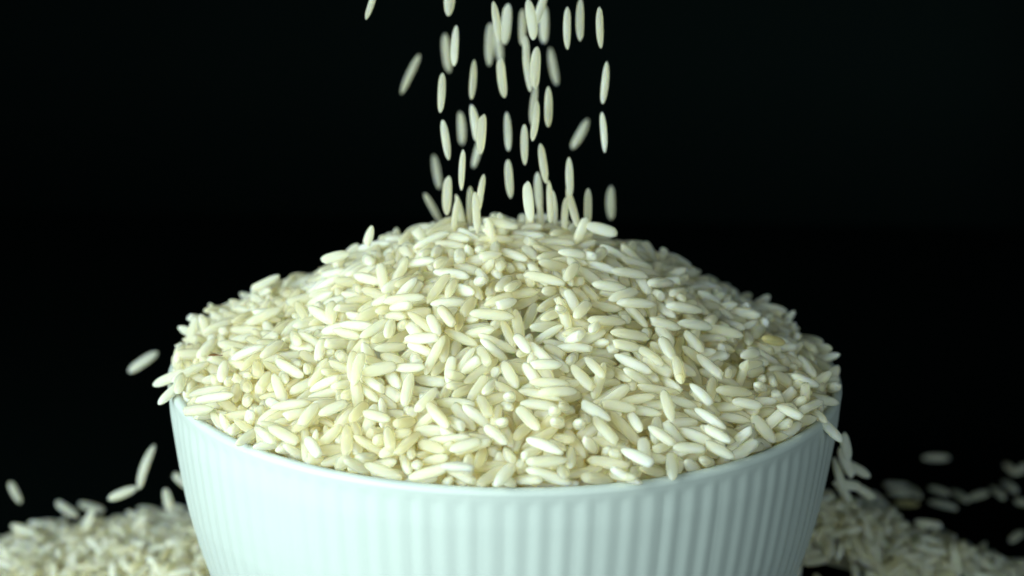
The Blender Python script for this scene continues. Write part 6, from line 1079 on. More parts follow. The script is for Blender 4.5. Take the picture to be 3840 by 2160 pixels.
2,-881,326,-595,-156,-9,28,6,-888,368,-583,-157,-28,-55,0,-885,466,-584,107,-22,-65,5,-880,538,-593,127,-31,-23,0,-819,259,-591,-65,26,3,2,-807,309,-586,102,-21,-11,
1,-823,389,-577,108,10,-34,2,-829,462,-572,-117,-20,26,3,-820,548,-581,-55,25,47,0,-825,667,-598,52,10,-37,2,-792,173,-615,-17,-2,-70,2,-761,244,-597,139,-7,-165,
4,-754,327,-587,-179,-11,-5,4,-753,388,-574,106,0,13,0,-756,452,-566,100,12,-33,5,-755,528,-573,152,6,-23,3,-755,599,-572,-10,-18,7,1,-772,727,-601,164,-48,-74,
0,-688,175,-599,165,-14,-17,1,-687,235,-591,46,-57,149,3,-685,319,-578,-1,10,13,0,-691,378,-563,-117,-16,44,6,-687,448,-564,105,20,-40,4,-691,515,-563,-41,16,61,
0,-680,596,-574,72,-13,-13,3,-683,736,-603,-113,13,32,2,-610,171,-591,117,10,-12,5,-623,248,-580,139,-14,-67,3,-628,324,-576,-122,-55,10,3,-624,375,-555,15,14,46,
3,-616,446,-555,-79,-5,46,1,-613,525,-549,-90,-2,-73,4,-616,605,-570,142,10,20,2,-609,680,-585,-36,20,10,2,-557,172,-585,-58,15,46,2,-563,244,-570,-101,4,19,
4,-549,318,-566,30,12,5,0,-553,458,-552,-31,6,2,3,-539,533,-555,121,12,65,0,-549,598,-570,-40,-4,-39,4,-552,675,-592,-16,23,-66,1,-486,330,-568,152,-1,3,
4,-486,457,-558,132,-13,-10,1,-485,513,-560,98,26,8,5,-492,595,-565,-81,8,26,3,-480,661,-585,110,-28,70,5,-501,749,-599,-61,3,132,0,-401,339,-576,171,0,60,
3,-413,395,-571,174,-1,35,2,-405,535,-564,-92,10,12,1,-402,597,-576,-68,20,-136,1,-414,670,-579,-74,11,2,0,-413,715,-590,77,14,-7,3,-345,456,-584,130,-31,19,
2,-347,523,-573,64,-5,20,0,-350,593,-571,-94,-32,-56,1,-365,659,-581,97,9,-11,4,-368,726,-596,-36,0,-13,1,-300,591,-576,87,16,165,3,-305,647,-573,154,17,170,
1,-293,715,-594,85,9,-13,0,-234,645,-569,-46,-16,92,3,-171,742,-594,-159,16,159,2,-177,822,-615,39,-1,-6,4,342,450,-379,-70,-12,50,1,259,634,-454,-121,3,-137,
0,344,742,-556,-146,55,-101,6,490,362,-421,-175,15,-79,1,424,369,-399,90,27,4,2,433,426,-379,-178,0,-158,1,500,309,-449,-128,-20,-100,3,458,401,-397,-170,27,-68,
0,499,466,-380,81,-16,-32,6,510,535,-408,-9,35,-23,0,570,160,-581,-94,2,78,7,605,201,-564,3,43,-69,0,604,411,-424,-56,-4,171,1,608,457,-423,18,0,2,
1,555,543,-418,98,-15,11,0,629,108,-613,157,-4,174,0,652,198,-583,28,0,178,1,704,173,-571,180,9,179,5,637,360,-452,173,-27,-25,4,659,456,-441,-65,-5,-50,
0,633,578,-465,116,-30,134,1,697,154,-614,-107,2,-145,0,726,190,-593,-43,-11,11,2,690,264,-526,136,42,105,4,710,350,-475,-97,-20,-17,7,709,467,-468,-65,55,155,
7,812,222,-591,16,60,90,1,783,354,-491,-140,12,0,0,767,451,-476,23,10,-1,4,777,564,-504,-89,19,3,1,846,233,-599,-84,-12,-178,2,857,278,-570,91,18,-150,
2,844,382,-516,-83,2,-13,0,873,426,-505,-102,-1,5,6,864,640,-587,113,25,113,7,846,686,-597,81,13,-130,5,910,288,-599,-117,17,83,6,939,345,-579,-166,32,-65,
1,910,443,-522,-140,-4,-31,5,956,658,-600,-82,13,-2,2,978,296,-588,61,-13,4,4,989,373,-578,56,-12,4,0,993,461,-563,-76,5,-154,1,989,538,-583,89,23,-78,
0,1043,364,-602,153,-15,4,1,1058,470,-598,-96,-9,36,2,1034,582,-615,-43,0,-6,3,-1309,433,-614,-35,0,2,3,-1167,375,-602,-65,-13,-2,2,-1189,435,-593,-28,13,88,
5,-1181,533,-602,-126,-1,13,1,-1095,317,-596,58,13,162,0,-1119,384,-584,60,12,173,3,-1120,482,-589,136,31,-139,3,-1101,510,-597,-43,-24,31,2,-1106,579,-595,-42,-20,-15,
2,-1034,299,-587,134,17,-28,1,-1038,372,-581,124,0,21,0,-1038,504,-590,-10,-17,8,4,-1040,592,-603,48,1,-34,6,-981,232,-604,177,14,-28,2,-974,284,-594,36,-15,-128,
2,-984,372,-580,111,2,-16,0,-973,442,-580,145,1,38,0,-968,576,-593,-16,-6,37,6,-979,668,-605,-68,25,64,3,-913,230,-606,176,-11,-161,2,-919,312,-586,52,-20,1,
3,-908,366,-577,-119,-50,20,6,-903,465,-583,85,15,10,1,-910,516,-586,-49,-11,9,6,-933,599,-596,101,28,159,1,-846,244,-583,24,4,-139,2,-839,309,-593,55,-1,13,
4,-848,375,-577,-124,-36,-54,4,-848,448,-573,-88,-12,23,1,-848,539,-579,156,-3,20,0,-852,585,-582,-124,-9,6,1,-841,652,-587,-90,-18,14,1,-784,231,-596,96,9,35,
3,-771,308,-577,-82,-17,-7,6,-770,389,-578,-91,-42,-110,0,-780,455,-562,63,-7,76,6,-774,512,-572,-30,-20,19,5,-775,584,-580,-19,1,44,1,-781,649,-587,-152,-27,-40,
1,-783,713,-602,171,11,-158,6,-713,168,-604,-33,-29,101,4,-711,248,-594,130,16,24,2,-712,305,-576,0,-4,67,0,-712,374,-571,-107,-20,-43,5,-724,456,-556,117,6,35,
3,-716,581,-566,-5,12,-7,5,-708,654,-583,11,19,37,6,-713,718,-598,-160,1,-41,5,-643,162,-606,-75,-27,-31,0,-650,304,-576,2,-7,33,0,-651,360,-558,141,41,-13,
3,-635,434,-554,77,30,23,0,-636,515,-552,-105,-5,2,3,-643,590,-563,-152,23,-28,0,-639,659,-576,-160,10,0,1,-582,158,-586,-107,-5,-22,0,-583,224,-578,75,7,26,
3,-585,314,-558,28,2,2,3,-567,374,-558,53,6,26,4,-577,454,-542,79,-2,34,0,-574,513,-540,64,3,64,1,-571,593,-562,161,-9,8,4,-574,660,-584,92,-17,33,
5,-511,318,-559,-107,6,3,5,-504,381,-558,36,-7,-22,3,-500,428,-552,23,-42,45,2,-506,520,-556,91,2,32,2,-514,594,-555,-3,6,25,0,-513,647,-583,-78,-15,16,
0,-515,725,-596,-18,-29,14,3,-438,314,-566,166,22,-55,5,-438,390,-560,131,12,39,1,-443,467,-567,94,-5,12,3,-445,517,-562,96,12,11,1,-435,593,-569,-146,16,-46,
5,-439,723,-591,-120,-3,-84,0,-331,531,-563,-94,0,166,3,-381,588,-568,117,3,-42,4,-388,652,-573,-112,-2,-35,3,-390,713,-591,47,16,2,5,-326,638,-579,167,11,-101,
1,-324,721,-589,-174,-2,-61,1,-255,507,-580,-157,3,-149,0,-256,578,-562,155,-7,-30,5,-252,783,-603,-52,1,-160,1,-197,751,-594,-180,28,145,4,405,357,-408,-108,-36,15,
0,673,324,-467,123,36,33,3,509,328,-429,22,2,32,2,472,418,-378,-119,-13,-108,0,481,585,-416,-149,49,128,3,450,888,-614,168,2,2,1,551,80,-612,-56,-3,-11,
1,639,188,-570,-35,-18,168,2,587,390,-423,-120,-29,-164,5,598,333,-441,61,19,91,1,518,395,-403,-150,34,80,3,536,539,-409,80,-19,10,4,576,779,-580,75,-13,1,
2,554,802,-603,75,26,139,3,637,118,-602,-2,-30,132,5,776,229,-570,71,-7,162,6,623,369,-445,-129,4,-145,3,627,440,-433,-176,30,-12,3,614,567,-450,1,12,154,
4,640,765,-576,-173,-10,162,3,653,794,-594,30,12,97,5,723,108,-613,-95,4,-41,2,696,181,-582,107,42,83,3,700,154,-585,151,34,59,7,667,384,-466,19,-8,18,
1,694,439,-443,74,-11,-149,1,730,589,-481,170,-43,-32,0,758,165,-598,-97,-6,175,6,767,184,-575,141,16,-76,1,739,305,-500,-174,-40,101,1,746,437,-466,-92,-18,-88,
2,766,542,-488,-24,2,-4,2,796,638,-550,40,8,34,4,827,192,-601,98,-14,-90,4,831,220,-599,-64,-7,22,3,818,370,-507,-147,-2,-32,0,832,427,-493,18,-21,-66,
5,822,537,-519,63,-31,-37,2,830,680,-588,132,-6,77,0,872,207,-612,102,-4,-142,0,877,279,-584,67,-9,-156,1,903,314,-567,62,20,108,0,886,451,-515,91,-4,108,
1,930,534,-561,18,-37,151,0,941,279,-599,137,4,-146,3,967,334,-560,-123,10,-47,2,975,465,-560,-108,-20,-36,2,1021,357,-596,86,13,103,3,1034,446,-595,-11,-1,172,
1,1085,458,-614,48,1,-141,5,-1220,428,-601,103,9,-45,0,-1158,356,-591,149,8,-75,5,-1161,434,-585,134,-22,-35,4,-1161,503,-602,-39,-12,5,1,-1146,587,-603,-64,39,-69,
5,-1099,263,-615,57,4,-26,0,-1091,355,-590,-164,8,-94,7,-1089,429,-594,-69,18,-44,4,-1083,502,-590,-74,-4,34,2,-1085,552,-598,177,-1,-128,0,-1038,269,-596,-170,-23,8,
7,-1002,353,-591,-101,-8,-143,0,-1030,417,-590,-179,10,-112,3,-1013,487,-590,-129,-1,-24,1,-1017,576,-595,-92,13,-35,0,-956,192,-613,64,-5,59,4,-955,271,-596,-174,-21,33,
4,-958,354,-575,-116,-23,-17,1,-943,458,-584,-115,-25,-112,2,-958,510,-587,-104,7,-9,4,-957,563,-589,-5,0,50,0,-956,643,-598,-72,1,30,0,-885,208,-607,49,24,161,
5,-894,288,-599,-24,-21,-143,4,-874,357,-580,14,29,140,0,-898,428,-581,82,2,36,0,-890,521,-586,-59,18,0,0,-904,570,-591,50,0,24,2,-885,644,-594,-89,4,-5,
6,-833,211,-612,-56,1,81,4,-827,297,-590,61,22,-47,4,-826,365,-578,-76,-38,37,4,-837,438,-567,93,17,3,3,-833,507,-575,-65,-18,16,4,-833,572,-581,30,4,23,
0,-817,637,-589,-96,14,-65,1,-825,715,-607,-65,25,-83,2,-760,213,-600,33,-15,95,0,-756,295,-588,-121,-18,-144,5,-762,427,-565,124,1,-61,3,-770,492,-569,-7,28,-7,
7,-763,564,-576,2,4,9,4,-766,696,-599,-10,-7,70,1,-696,144,-603,48,10,17,0,-688,221,-593,176,34,-133,0,-694,290,-572,173,42,-77,2,-692,330,-566,-44,27,156,
4,-698,428,-554,-133,-11,-149,3,-706,501,-561,114,3,-3,1,-699,560,-572,176,-5,-176,2,-697,642,-576,6,-5,3,6,-693,699,-598,-69,7,-54,1,-646,137,-606,-27,-33,-90,
1,-641,226,-587,-39,-6,115,3,-639,273,-576,6,3,40,3,-624,352,-559,-143,3,6,4,-632,416,-554,53,37,43,7,-621,486,-556,-128,-27,-96,3,-621,574,-559,-73,-2,-49,
4,-627,638,-577,51,-6,-61,4,-612,728,-587,-179,7,178,2,-564,153,-591,120,51,-34,6,-567,222,-582,-92,-7,-37,0,-554,288,-574,-139,-13,162,5,-551,361,-567,-138,19,152,
3,-556,506,-552,-90,0,-57,3,-542,575,-559,-164,-9,89,1,-555,636,-581,-142,36,-51,0,-492,301,-575,-64,-17,-24,3,-491,367,-558,18,-6,53,0,-475,424,-557,31,40,81,
5,-485,489,-558,21,27,-134,3,-495,558,-555,103,8,-14,0,-481,718,-591,-106,12,-147,7,-436,293,-572,-134,-12,-62,3,-425,361,-571,157,34,-52,4,-426,432,-563,-80,-19,-115,
1,-421,500,-562,-70,-33,-15,1,-416,568,-569,74,-1,154,2,-424,644,-576,97,-2,96,0,-430,705,-584,78,5,-73,5,-378,430,-580,-2,-33,-32,0,-365,559,-566,7,-3,46,
3,-365,632,-575,172,16,-19,2,-375,772,-603,-176,2,40,0,-303,501,-574,95,-1,11,6,-305,560,-576,-139,-24,-77,3,-313,630,-565,14,5,-15,6,-308,704,-594,-122,-27,47,
6,-286,818,-613,179,9,-51,1,-243,630,-570,-55,-6,-23,2,-179,737,-577,95,-14,5,2,-178,798,-608,-133,11,85,2,466,335,-424,168,-8,-63,2,418,399,-387,32,15,40,
2,432,764,-549,-133,19,-26,2,620,154,-575,14,3,157,0,505,115,-587,-103,-18,84,6,529,339,-441,-107,-20,-9,2,505,354,-412,-150,4,-177,3,497,528,-395,-102,20,19,
0,539,114,-606,-148,-23,-41,4,614,135,-571,-176,5,-159,0,725,157,-592,-30,-27,5,3,567,329,-442,162,-22,-30,0,581,407,-414,69,5,-92,1,573,511,-411,-82,7,-113,
1,615,95,-612,-29,4,-11,7,635,154,-596,171,81,-98,0,744,236,-568,92,20,1,3,725,235,-557,-48,-10,-32,7,647,419,-451,1,-41,-61,3,636,523,-437,-132,16,25,
2,644,748,-571,123,13,-26,2,649,776,-586,-8,1,-85,3,768,135,-603,69,39,5,0,715,203,-571,117,28,48,1,708,293,-516,-38,-38,-127,7,716,430,-458,93,-30,40,
4,707,518,-467,56,-18,-15,2,735,700,-584,-82,5,175,0,711,765,-609,-32,-15,-155,1,784,170,-602,130,-1,153,5,789,182,-591,152,12,-131,4,755,318,-498,117,15,157,
7,769,412,-490,-129,77,-61,0,767,512,-473,64,2,-16,1,756,618,-528,-177,34,-125,5,815,181,-609,-108,23,172,3,862,178,-607,-87,-21,-68,6,818,276,-570,-84,-26,9,
6,837,415,-504,2,22,178,2,846,489,-516,28,-37,42,2,827,588,-547,-165,36,-1,0,915,232,-611,91,11,-19,1,915,303,-572,90,6,-24,4,953,430,-551,8,-44,-61,
4,927,505,-549,41,-14,57,5,936,212,-610,-49,-18,7,0,1041,320,-609,89,16,-12,1,979,401,-569,-42,-1,-144,0,977,536,-571,115,13,172,0,1072,316,-612,51,-4,111,
0,1017,413,-589,21,-37,140,5,1027,500,-597,30,8,157,6,-1252,424,-614,111,-11,-176,2,-1176,339,-598,15,43,118,1,-1192,456,-589,-174,-3,-138,5,-1173,475,-586,141,-16,108,
3,-1116,265,-612,62,4,-55,0,-1095,364,-574,-67,5,-54,0,-1104,436,-586,14,12,146,1,-1100,486,-592,174,45,-115,0,-1112,562,-591,-2,10,12,3,-1072,258,-607,-72,-28,-45,
1,-1011,355,-577,-88,-25,-95,0,-1048,445,-586,50,3,-120,3,-1024,516,-585,-119,34,-7,0,-1050,569,-593,-52,-14,4,2,-1031,180,-614,-74,0,40,4,-965,286,-586,-175,19,4,
0,-950,397,-575,131,-29,-21,0,-969,459,-576,11,-64,-108,3,-974,509,-581,16,48,-4,5,-974,596,-582,53,-34,-156,3,-917,212,-606,165,-28,178,4,-898,304,-591,4,-53,-35,
4,-906,340,-588,-5,-18,-28,0,-913,446,-570,47,-6,-176,3,-910,503,-577,40,19,-44,0,-923,579,-589,67,-36,-65,3,-964,681,-599,-21,-2,74,6,-843,156,-614,13,3,-56,
2,-856,300,-582,61,1,3,1,-841,350,-575,179,-24,-156,3,-883,420,-572,-88,-11,-131,1,-847,488,-570,176,-30,-1,1,-872,561,-578,156,-14,-160,3,-849,629,-581,170,-1,116,
6,-874,750,-613,90,8,8,3,-767,217,-586,-77,34,-56,3,-773,269,-588,134,6,-34,0,-774,365,-570,-134,-16,-1,3,-782,414,-561,-36,9,141,3,-768,510,-556,87,-16,-1,
4,-786,578,-568,109,20,-96,0,-779,630,-577,-24,2,140,3,-765,708,-590,-6,-28,-38,5,-705,156,-593,-94,0,-17,5,-708,197,-586,-122,-17,-66,0,-725,234,-583,-112,-18,44,
5,-715,346,-567,0,20,-16,0,-707,433,-547,-86,9,14,1,-720,475,-549,-54,22,148,4,-721,558,-563,-81,-22,31,0,-739,676,-578,-159,-1,-168,1,-737,712,-592,127,-21,-173,
4,-666,112,-616,-176,0,7,4,-661,219,-589,-51,-6,133,5,-649,280,-563,105,-15,-44,2,-640,369,-546,88,-9,-26,4,-657,428,-544,-95,-2,-177,3,-636,468,-541,28,-14,-132,
2,-647,567,-559,158,-30,-162,4,-678,628,-570,-158,15,-180,0,-648,689,-584,-69,-10,54,3,-574,112,-612,137,3,-179,0,-577,203,-568,94,16,-71,4,-568,274,-567,22,18,-25,
0,-575,344,-555,134,30,-111,4,-573,420,-544,46,9,7,3,-560,467,-535,164,22,23,1,-597,563,-547,80,-21,163,4,-553,668,-574,-145,7,8,0,-511,75,-612,-75,-3,-66,
0,-541,202,-571,75,-5,-180,4,-486,293,-565,-87,-12,-61,0,-519,387,-550,67,-7,-49,4,-519,425,-548,39,-30,-121,3,-494,486,-545,-156,-28,136,2,-527,560,-554,-122,37,-151,
0,-519,635,-573,176,-7,-23,1,-503,711,-588,-126,9,-45,5,-459,381,-560,-78,-6,-29,0,-415,399,-557,-149,25,14,5,-457,481,-559,-51,15,-145,2,-434,582,-560,43,-12,22,
2,-445,663,-575,8,36,-40,2,-456,811,-615,-44,-1,-6,4,-333,377,-583,164,18,-3,0,-405,434,-568,70,10,-61,1,-357,483,-566,20,-21,27,0,-364,590,-559,-88,11,-6,
6,-355,651,-571,10,-37,19,6,-348,701,-584,47,-24,178,0,-434,900,-614,-140,2,-11,0,-313,420,-581,-133,-43,-10,5,-315,575,-567,9,5,-23,4,-329,784,-607,67,-27,8,
5,-260,483,-574,24,2,-39,7,-253,532,-571,-90,-19,44,0,-273,628,-565,126,-8,169,2,-250,713,-581,25,-17,14,1,-284,787,-613,151,-14,-141,1,-202,742,-578,53,25,-101,
1,273,1368,-617,40,1,169,0,548,353,-430,-104,-22,150,1,399,453,-367,135,40,165,1,759,354,-484,-131,-1,153,5,532,158,-576,128,12,-31,5,572,163,-564,77,-4,-27,
0,490,385,-397,-102,-21,38,3,474,497,-379,91,-12,-172,1,515,88,-612,-19,-3,-11,4,580,198,-565,-151,-27,-79,2,609,314,-456,87,18,144,2,592,455,-411,-66,-16,-3,
0,538,525,-393,67,-8,-3,3,539,806,-600,-114,-17,-112,0,606,106,-600,-6,-2,53,0,624,174,-576,11,-29,56,0,627,211,-550,-12,-2,179,5,642,250,-518,14,10,-171,
1,662,412,-443,-69,2,143,5,603,527,-425,43,-5,7,4,701,203,-578,113,6,73,0,812,238,-579,20,-23,-35,3,693,347,-467,107,8,164,4,715,446,-451,-122,11,-14,
2,725,514,-468,-133,14,34,3,683,793,-604,-146,35,-178,4,789,148,-612,168,7,57,0,737,178,-581,100,16,50,0,776,305,-515,81,22,-124,6,777,426,-482,138,23,-12,
4,754,527,-477,60,3,-3,4,755,723,-585,-172,-41,88,5,839,179,-603,-111,-37,-105,0,886,136,-613,-115,-4,174,3,841,340,-527,178,-6,173,6,814,410,-499,158,37,-45,
3,866,509,-520,-149,41,-90,3,856,608,-572,168,22,-35,3,906,259,-592,67,26,39,0,920,348,-562,49,29,175,3,912,406,-540,179,38,-124,2,938,562,-568,140,5,-19,
4,938,738,-615,-58,0,-36,3,929,265,-599,120,22,-51,4,943,270,-589,105,12,-3,5,971,384,-563,135,-13,15,0,1057,513,-599,-58,-28,13,1,982,637,-604,-140,-28,39,
1,1035,375,-583,113,18,-22,5,1029,437,-582,146,4,172,1,1102,527,-615,-83,1,169,7,1118,391,-613,-177,10,-128,2,-1208,394,-603,-103,-23,125,1,-1192,475,-597,-145,63,49,
2,-1204,551,-607,78,-23,-132,6,-1117,335,-592,-95,22,-5,0,-1134,391,-584,70,6,-75,1,-1135,482,-594,72,-30,13,3,-1125,541,-590,-169,-5,-30,5,-1089,252,-613,-120,7,-71,
5,-1058,338,-595,138,-17,-7,1,-1065,405,-582,173,-10,19,3,-1056,462,-586,-138,5,0,2,-1065,526,-584,-123,12,17,0,-1078,602,-599,-64,5,110,4,-990,258,-602,145,2,26,
2,-995,322,-583,-103,27,58,6,-1002,407,-590,-166,29,131,3,-988,467,-574,-146,22,26,4,-992,536,-592,-44,9,44,6,-991,604,-589,113,-6,4,5,-929,243,-598,9,1,31,
5,-935,326,-582,-177,-27,-28,3,-930,395,-574,128,-23,-12,2,-944,482,-580,31,29,-105,5,-937,541,-592,-103,67,52,6,-944,590,-587,-20,-7,44,5,-963,697,-612,-133,-6,-46,
1,-874,260,-592,88,-13,-98,0,-869,335,-577,0,8,-45,1,-866,391,-567,-75,-13,51,3,-872,474,-578,83,-61,-35,1,-894,551,-587,-157,7,-157,3,-876,609,-584,-150,-12,3,
5,-866,677,-589,111,-37,-22,2,-799,266,-586,-31,2,-1,1,-794,323,-572,-84,-9,-8,5,-794,402,-565,137,8,55,7,-793,472,-565,-27,18,-116,2,-795,536,-565,47,-3,-18,
1,-806,664,-586,93,4,-130,2,-732,189,-593,93,-20,-19,2,-744,237,-585,76,-11,2,1,-737,320,-569,31,-7,-13,0,-728,399,-556,114,3,14,4,-747,455,-550,169,-10,-22,
4,-732,520,-564,38,3,42,5,-731,605,-567,-67,33,-3,2,-731,779,-614,-157,1,40,4,-674,189,-601,-35,19,22,4,-686,257,-583,24,-2,-43,7,-647,331,-573,-32,13,-109,
6,-673,393,-545,126,1,7,2,-667,465,-548,-153,-1,24,0,-678,542,-562,-13,2,174,4,-666,602,-567,-100,3,17,3,-669,668,-581,84,-36,-87,5,-691,780,-609,178,20,39,
2,-593,176,-582,-123,14,-48,1,-598,254,-568,-77,-4,-28,1,-608,332,-556,61,-21,-44,2,-595,396,-557,-64,28,-40,7,-599,460,-544,-132,-32,19,2,-595,531,-537,-140,6,-66,
1,-598,612,-561,82,-21,-63,2,-590,691,-581,-16,5,-115,0,-611,759,-600,-110,38,10,4,-551,115,-609,153,15,-171,3,-540,190,-585,-22,10,-2,5,-524,337,-554,-82,15,-4,
0,-541,402,-551,-179,-27,-39,4,-533,468,-552,-60,8,29,1,-521,531,-553,97,-20,45,5,-537,690,-589,172,-31,77,0,-568,767,-602,-147,32,-66,1,-455,265,-563,-92,26,-67,
0,-462,336,-564,-42,53,62,1,-471,409,-559,-154,-17,52,1,-469,470,-552,-20,20,-88,5,-468,533,-560,-82,15,3,1,-450,621,-564,-73,21,151,0,-465,680,-580,-9,9,-64,
1,-463,742,-588,-9,-19,-34,1,-399,377,-570,11,-1,43,3,-410,469,-566,60,-25,-153,2,-413,531,-551,-36,20,46,5,-405,614,-566,98,-23,-48,2,-384,687,-577,-7,32,-149,
3,-418,771,-602,-47,50,-161,6,-353,438,-571,-167,-16,177,1,-346,464,-570,-6,16,3,4,-316,526,-566,-82,10,-142,3,-336,591,-565,63,0,48,1,-307,755,-606,65,27,137,
2,-273,453,-577,-134,1,38,1,-273,524,-570,82,0,-165,5,-289,601,-561,-119,14,93,1,-287,667,-567,145,-8,3,1,-269,763,-603,166,0,169,1,-233,527,-562,-145,-6,170,
0,-228,625,-561,-42,-11,153,5,-229,712,-576,-130,9,-15,3,-234,763,-590,72,-5,109,3,-162,756,-582,122,-28,-14,1,82,930,-615,-9,0,169,4,371,509,-383,-14,26,-2,
1,749,117,-603,141,34,-60,1,337,507,-389,55,14,130,0,355,586,-414,-125,-2,-33,6,553,403,-410,-1,-14,0,6,646,452,-432,-45,9,-4,2,452,505,-372,-134,7,15,
7,462,558,-404,-179,-18,86,0,552,27,-614,-89,-2,-11,2,522,143,-586,112,1,-69,0,697,382,-455,-79,-40,-70,1,480,466,-382,-79,36,-159,2,534,816,-587,-40,29,15,
0,611,138,-587,138,-7,-123,1,586,162,-571,-92,7,-150,7,583,210,-543,1,-16,125,1,651,396,-442,122,-37,39,6,633,476,-428,22,22,-7,0,590,541,-423,-112,26,-150,
4,589,732,-565,-129,-2,-10,0,589,767,-579,-109,-10,10,4,673,155,-592,-125,26,-180,3,662,173,-586,77,-11,175,7,689,287,-507,104,35,111,3,670,381,-452,-141,3,-11,
2,671,468,-436,-46,5,-76,3,680,575,-471,-48,14,174,1,678,830,-615,108,1,169,2,718,127,-601,-40,0,28,0,762,171,-583,-49,4,-56,0,840,279,-564,-153,-49,0,
1,772,251,-563,28,-34,121,3,724,498,-471,26,14,129,2,729,566,-481,-21,9,-26,4,785,201,-584,146,-6,-51,2,811,314,-525,-38,-40,13,3,797,397,-490,-47,11,166,
6,794,490,-491,-153,23,19,4,853,191,-612,80,3,-117,3,836,315,-549,-64,-39,-60,0,863,378,-518,80,8,69,1,902,451,-511,80,-18,77,1,901,568,-548,58,-17,-129,
5,878,647,-579,58,-26,110,5,931,323,-576,142,-18,-32,2,932,382,-548,-32,-1,54,5,937,475,-554,-29,-18,55,4,968,604,-595,-143,14,-59,0,988,283,-608,29,-13,-113,
5,1025,361,-580,108,21,16,4,1012,509,-584,-174,4,-149,2,1071,604,-615,171,-1,-6,1,1037,400,-593,74,5,-86,1,1077,432,-605,-58,-25,44,4,-1289,332,-616,-60,-1,7,
6,-1217,514,-602,8,2,-38,2,-1234,577,-612,117,-10,-6,2,-1177,308,-605,48,23,17,1,-1129,445,-587,-131,5,-142,0,-1153,524,-589,125,0,-172,4,-1162,577,-602,84,-42,-155,
0,-1128,203,-612,179,-4,111,3,-1066,343,-584,-106,-6,25,4,-1074,386,-575,145,10,68,3,-1021,539,-586,1,17,-105,0,-1075,551,-583,24,1,170,6,-1190,692,-613,-130,8,8,
7,-1023,280,-604,-49,-8,-43,6,-995,357,-578,111,13,69,1,-1019,421,-577,3,-13,21,3,-1001,491,-577,-8,-20,-43,5,-1032,574,-588,91,-7,-84,2,-987,623,-586,121,-32,55,
2,-967,238,-595,99,9,13,2,-955,322,-571,126,21,178,1,-945,434,-574,-52,-12,-177,2,-949,499,-576,22,-20,3,4,-967,547,-586,180,-13,109,5,-988,651,-598,134,-8,-138,
3,-963,718,-612,19,-1,-55,0,-888,296,-581,-78,-33,-19,0,-888,321,-579,-15,-2,-160,0,-911,403,-571,-39,-9,35,6,-863,517,-580,-132,-54,-95,7,-900,627,-588,75,21,-122,
1,-926,653,-592,122,2,80,0,-930,723,-613,-104,-4,174,7,-839,269,-589,52,16,-162,2,-810,351,-574,64,21,-8,2,-802,386,-556,170,-4,-140,3,-805,495,-560,147,27,-178,
1,-808,577,-571,-111,0,146,4,-811,611,-577,77,-13,32,3,-847,732,-609,-72,19,2,6,-760,186,-606,-109,-10,-155,3,-776,239,-581,-173,0,173,3,-745,330,-562,-159,-4,33,
2,-746,363,-561,-77,-26,-132,3,-786,507,-558,-76,-6,-6,0,-767,561,-562,-55,-12,-58,0,-757,635,-572,1,-15,-41,0,-753,703,-578,53,-3,143,4,-760,809,-616,-22,0,7,
5,-688,200,-593,-137,-15,31,4,-676,272,-573,57,-15,-10,5,-661,331,-563,176,-26,-121,3,-703,387,-552,-110,3,137,5,-689,492,-552,114,21,-123,2,-667,557,-559,-22,-6,-148,
5,-714,621,-570,153,11,-131,0,-689,700,-583,176,7,-129,2,-704,817,-612,149,-3,-130,1,-641,183,-583,-19,12,17,6,-635,237,-579,149,29,-123,3,-613,341,-546,19,5,-72,
4,-619,405,-548,-136,23,89,0,-611,470,-541,54,-15,-9,3,-612,585,-549,-86,21,5,5,-604,639,-574,29,-1,132,3,-624,685,-576,-42,23,-157,1,-618,846,-612,-90,4,39,
0,-547,82,-612,162,3,-63,1,-556,207,-577,-115,13,136,1,-543,360,-557,-75,-24,-172,2,-565,397,-544,-112,3,163,4,-532,507,-549,-48,-5,7,6,-550,621,-575,20,29,-14,
4,-566,709,-579,-176,2,-7,2,-588,769,-602,42,-32,5,0,-466,289,-567,-121,-28,33,2,-476,331,-556,94,3,-7,2,-490,402,-551,134,-34,-77,
]


def turn(yaw, pitch, roll):
    """long axis turned by yaw about the vertical and lifted by pitch, the kernel then rolled about it"""
    cy, sy, cq, sq, cr_, sr_ = (fn(math.radians(g)) for g in (yaw, pitch, roll) for fn in (math.cos, math.sin))
    ax = np.array((cy * cq, sy * cq, sq)); side = np.array((-sy, cy, 0.0)); up = np.cross(ax, side)
    return np.stack([ax, side * cr_ + up * sr_, up * cr_ - side * sr_], 1)

def kernel_object(v, x, y, z, yaw, pitch, roll, scale, tone, group, label):
    o = bpy.data.objects.new('rice_grain', KERNELS[v])
    COL.objects.link(o)
    R = turn(yaw, pitch, roll)
    m = Matrix([list(R[k]) + [0] for k in range(3)] + [[0, 0, 0, 1]]) @ Matrix.Scale(scale / 100, 4)
    o.matrix_world = Matrix.Translation((x * MM / 100, y * MM / 100, RIM_Z + z * MM / 100)) @ m
    o.color = (max(0.0, tone / 100), 1.0 if tone < 0 else 0.0, 0, 1)
    return tag(o, label, 'rice grain', GROUPS[group])

for row in LARGEST:
    kernel_object(*row)

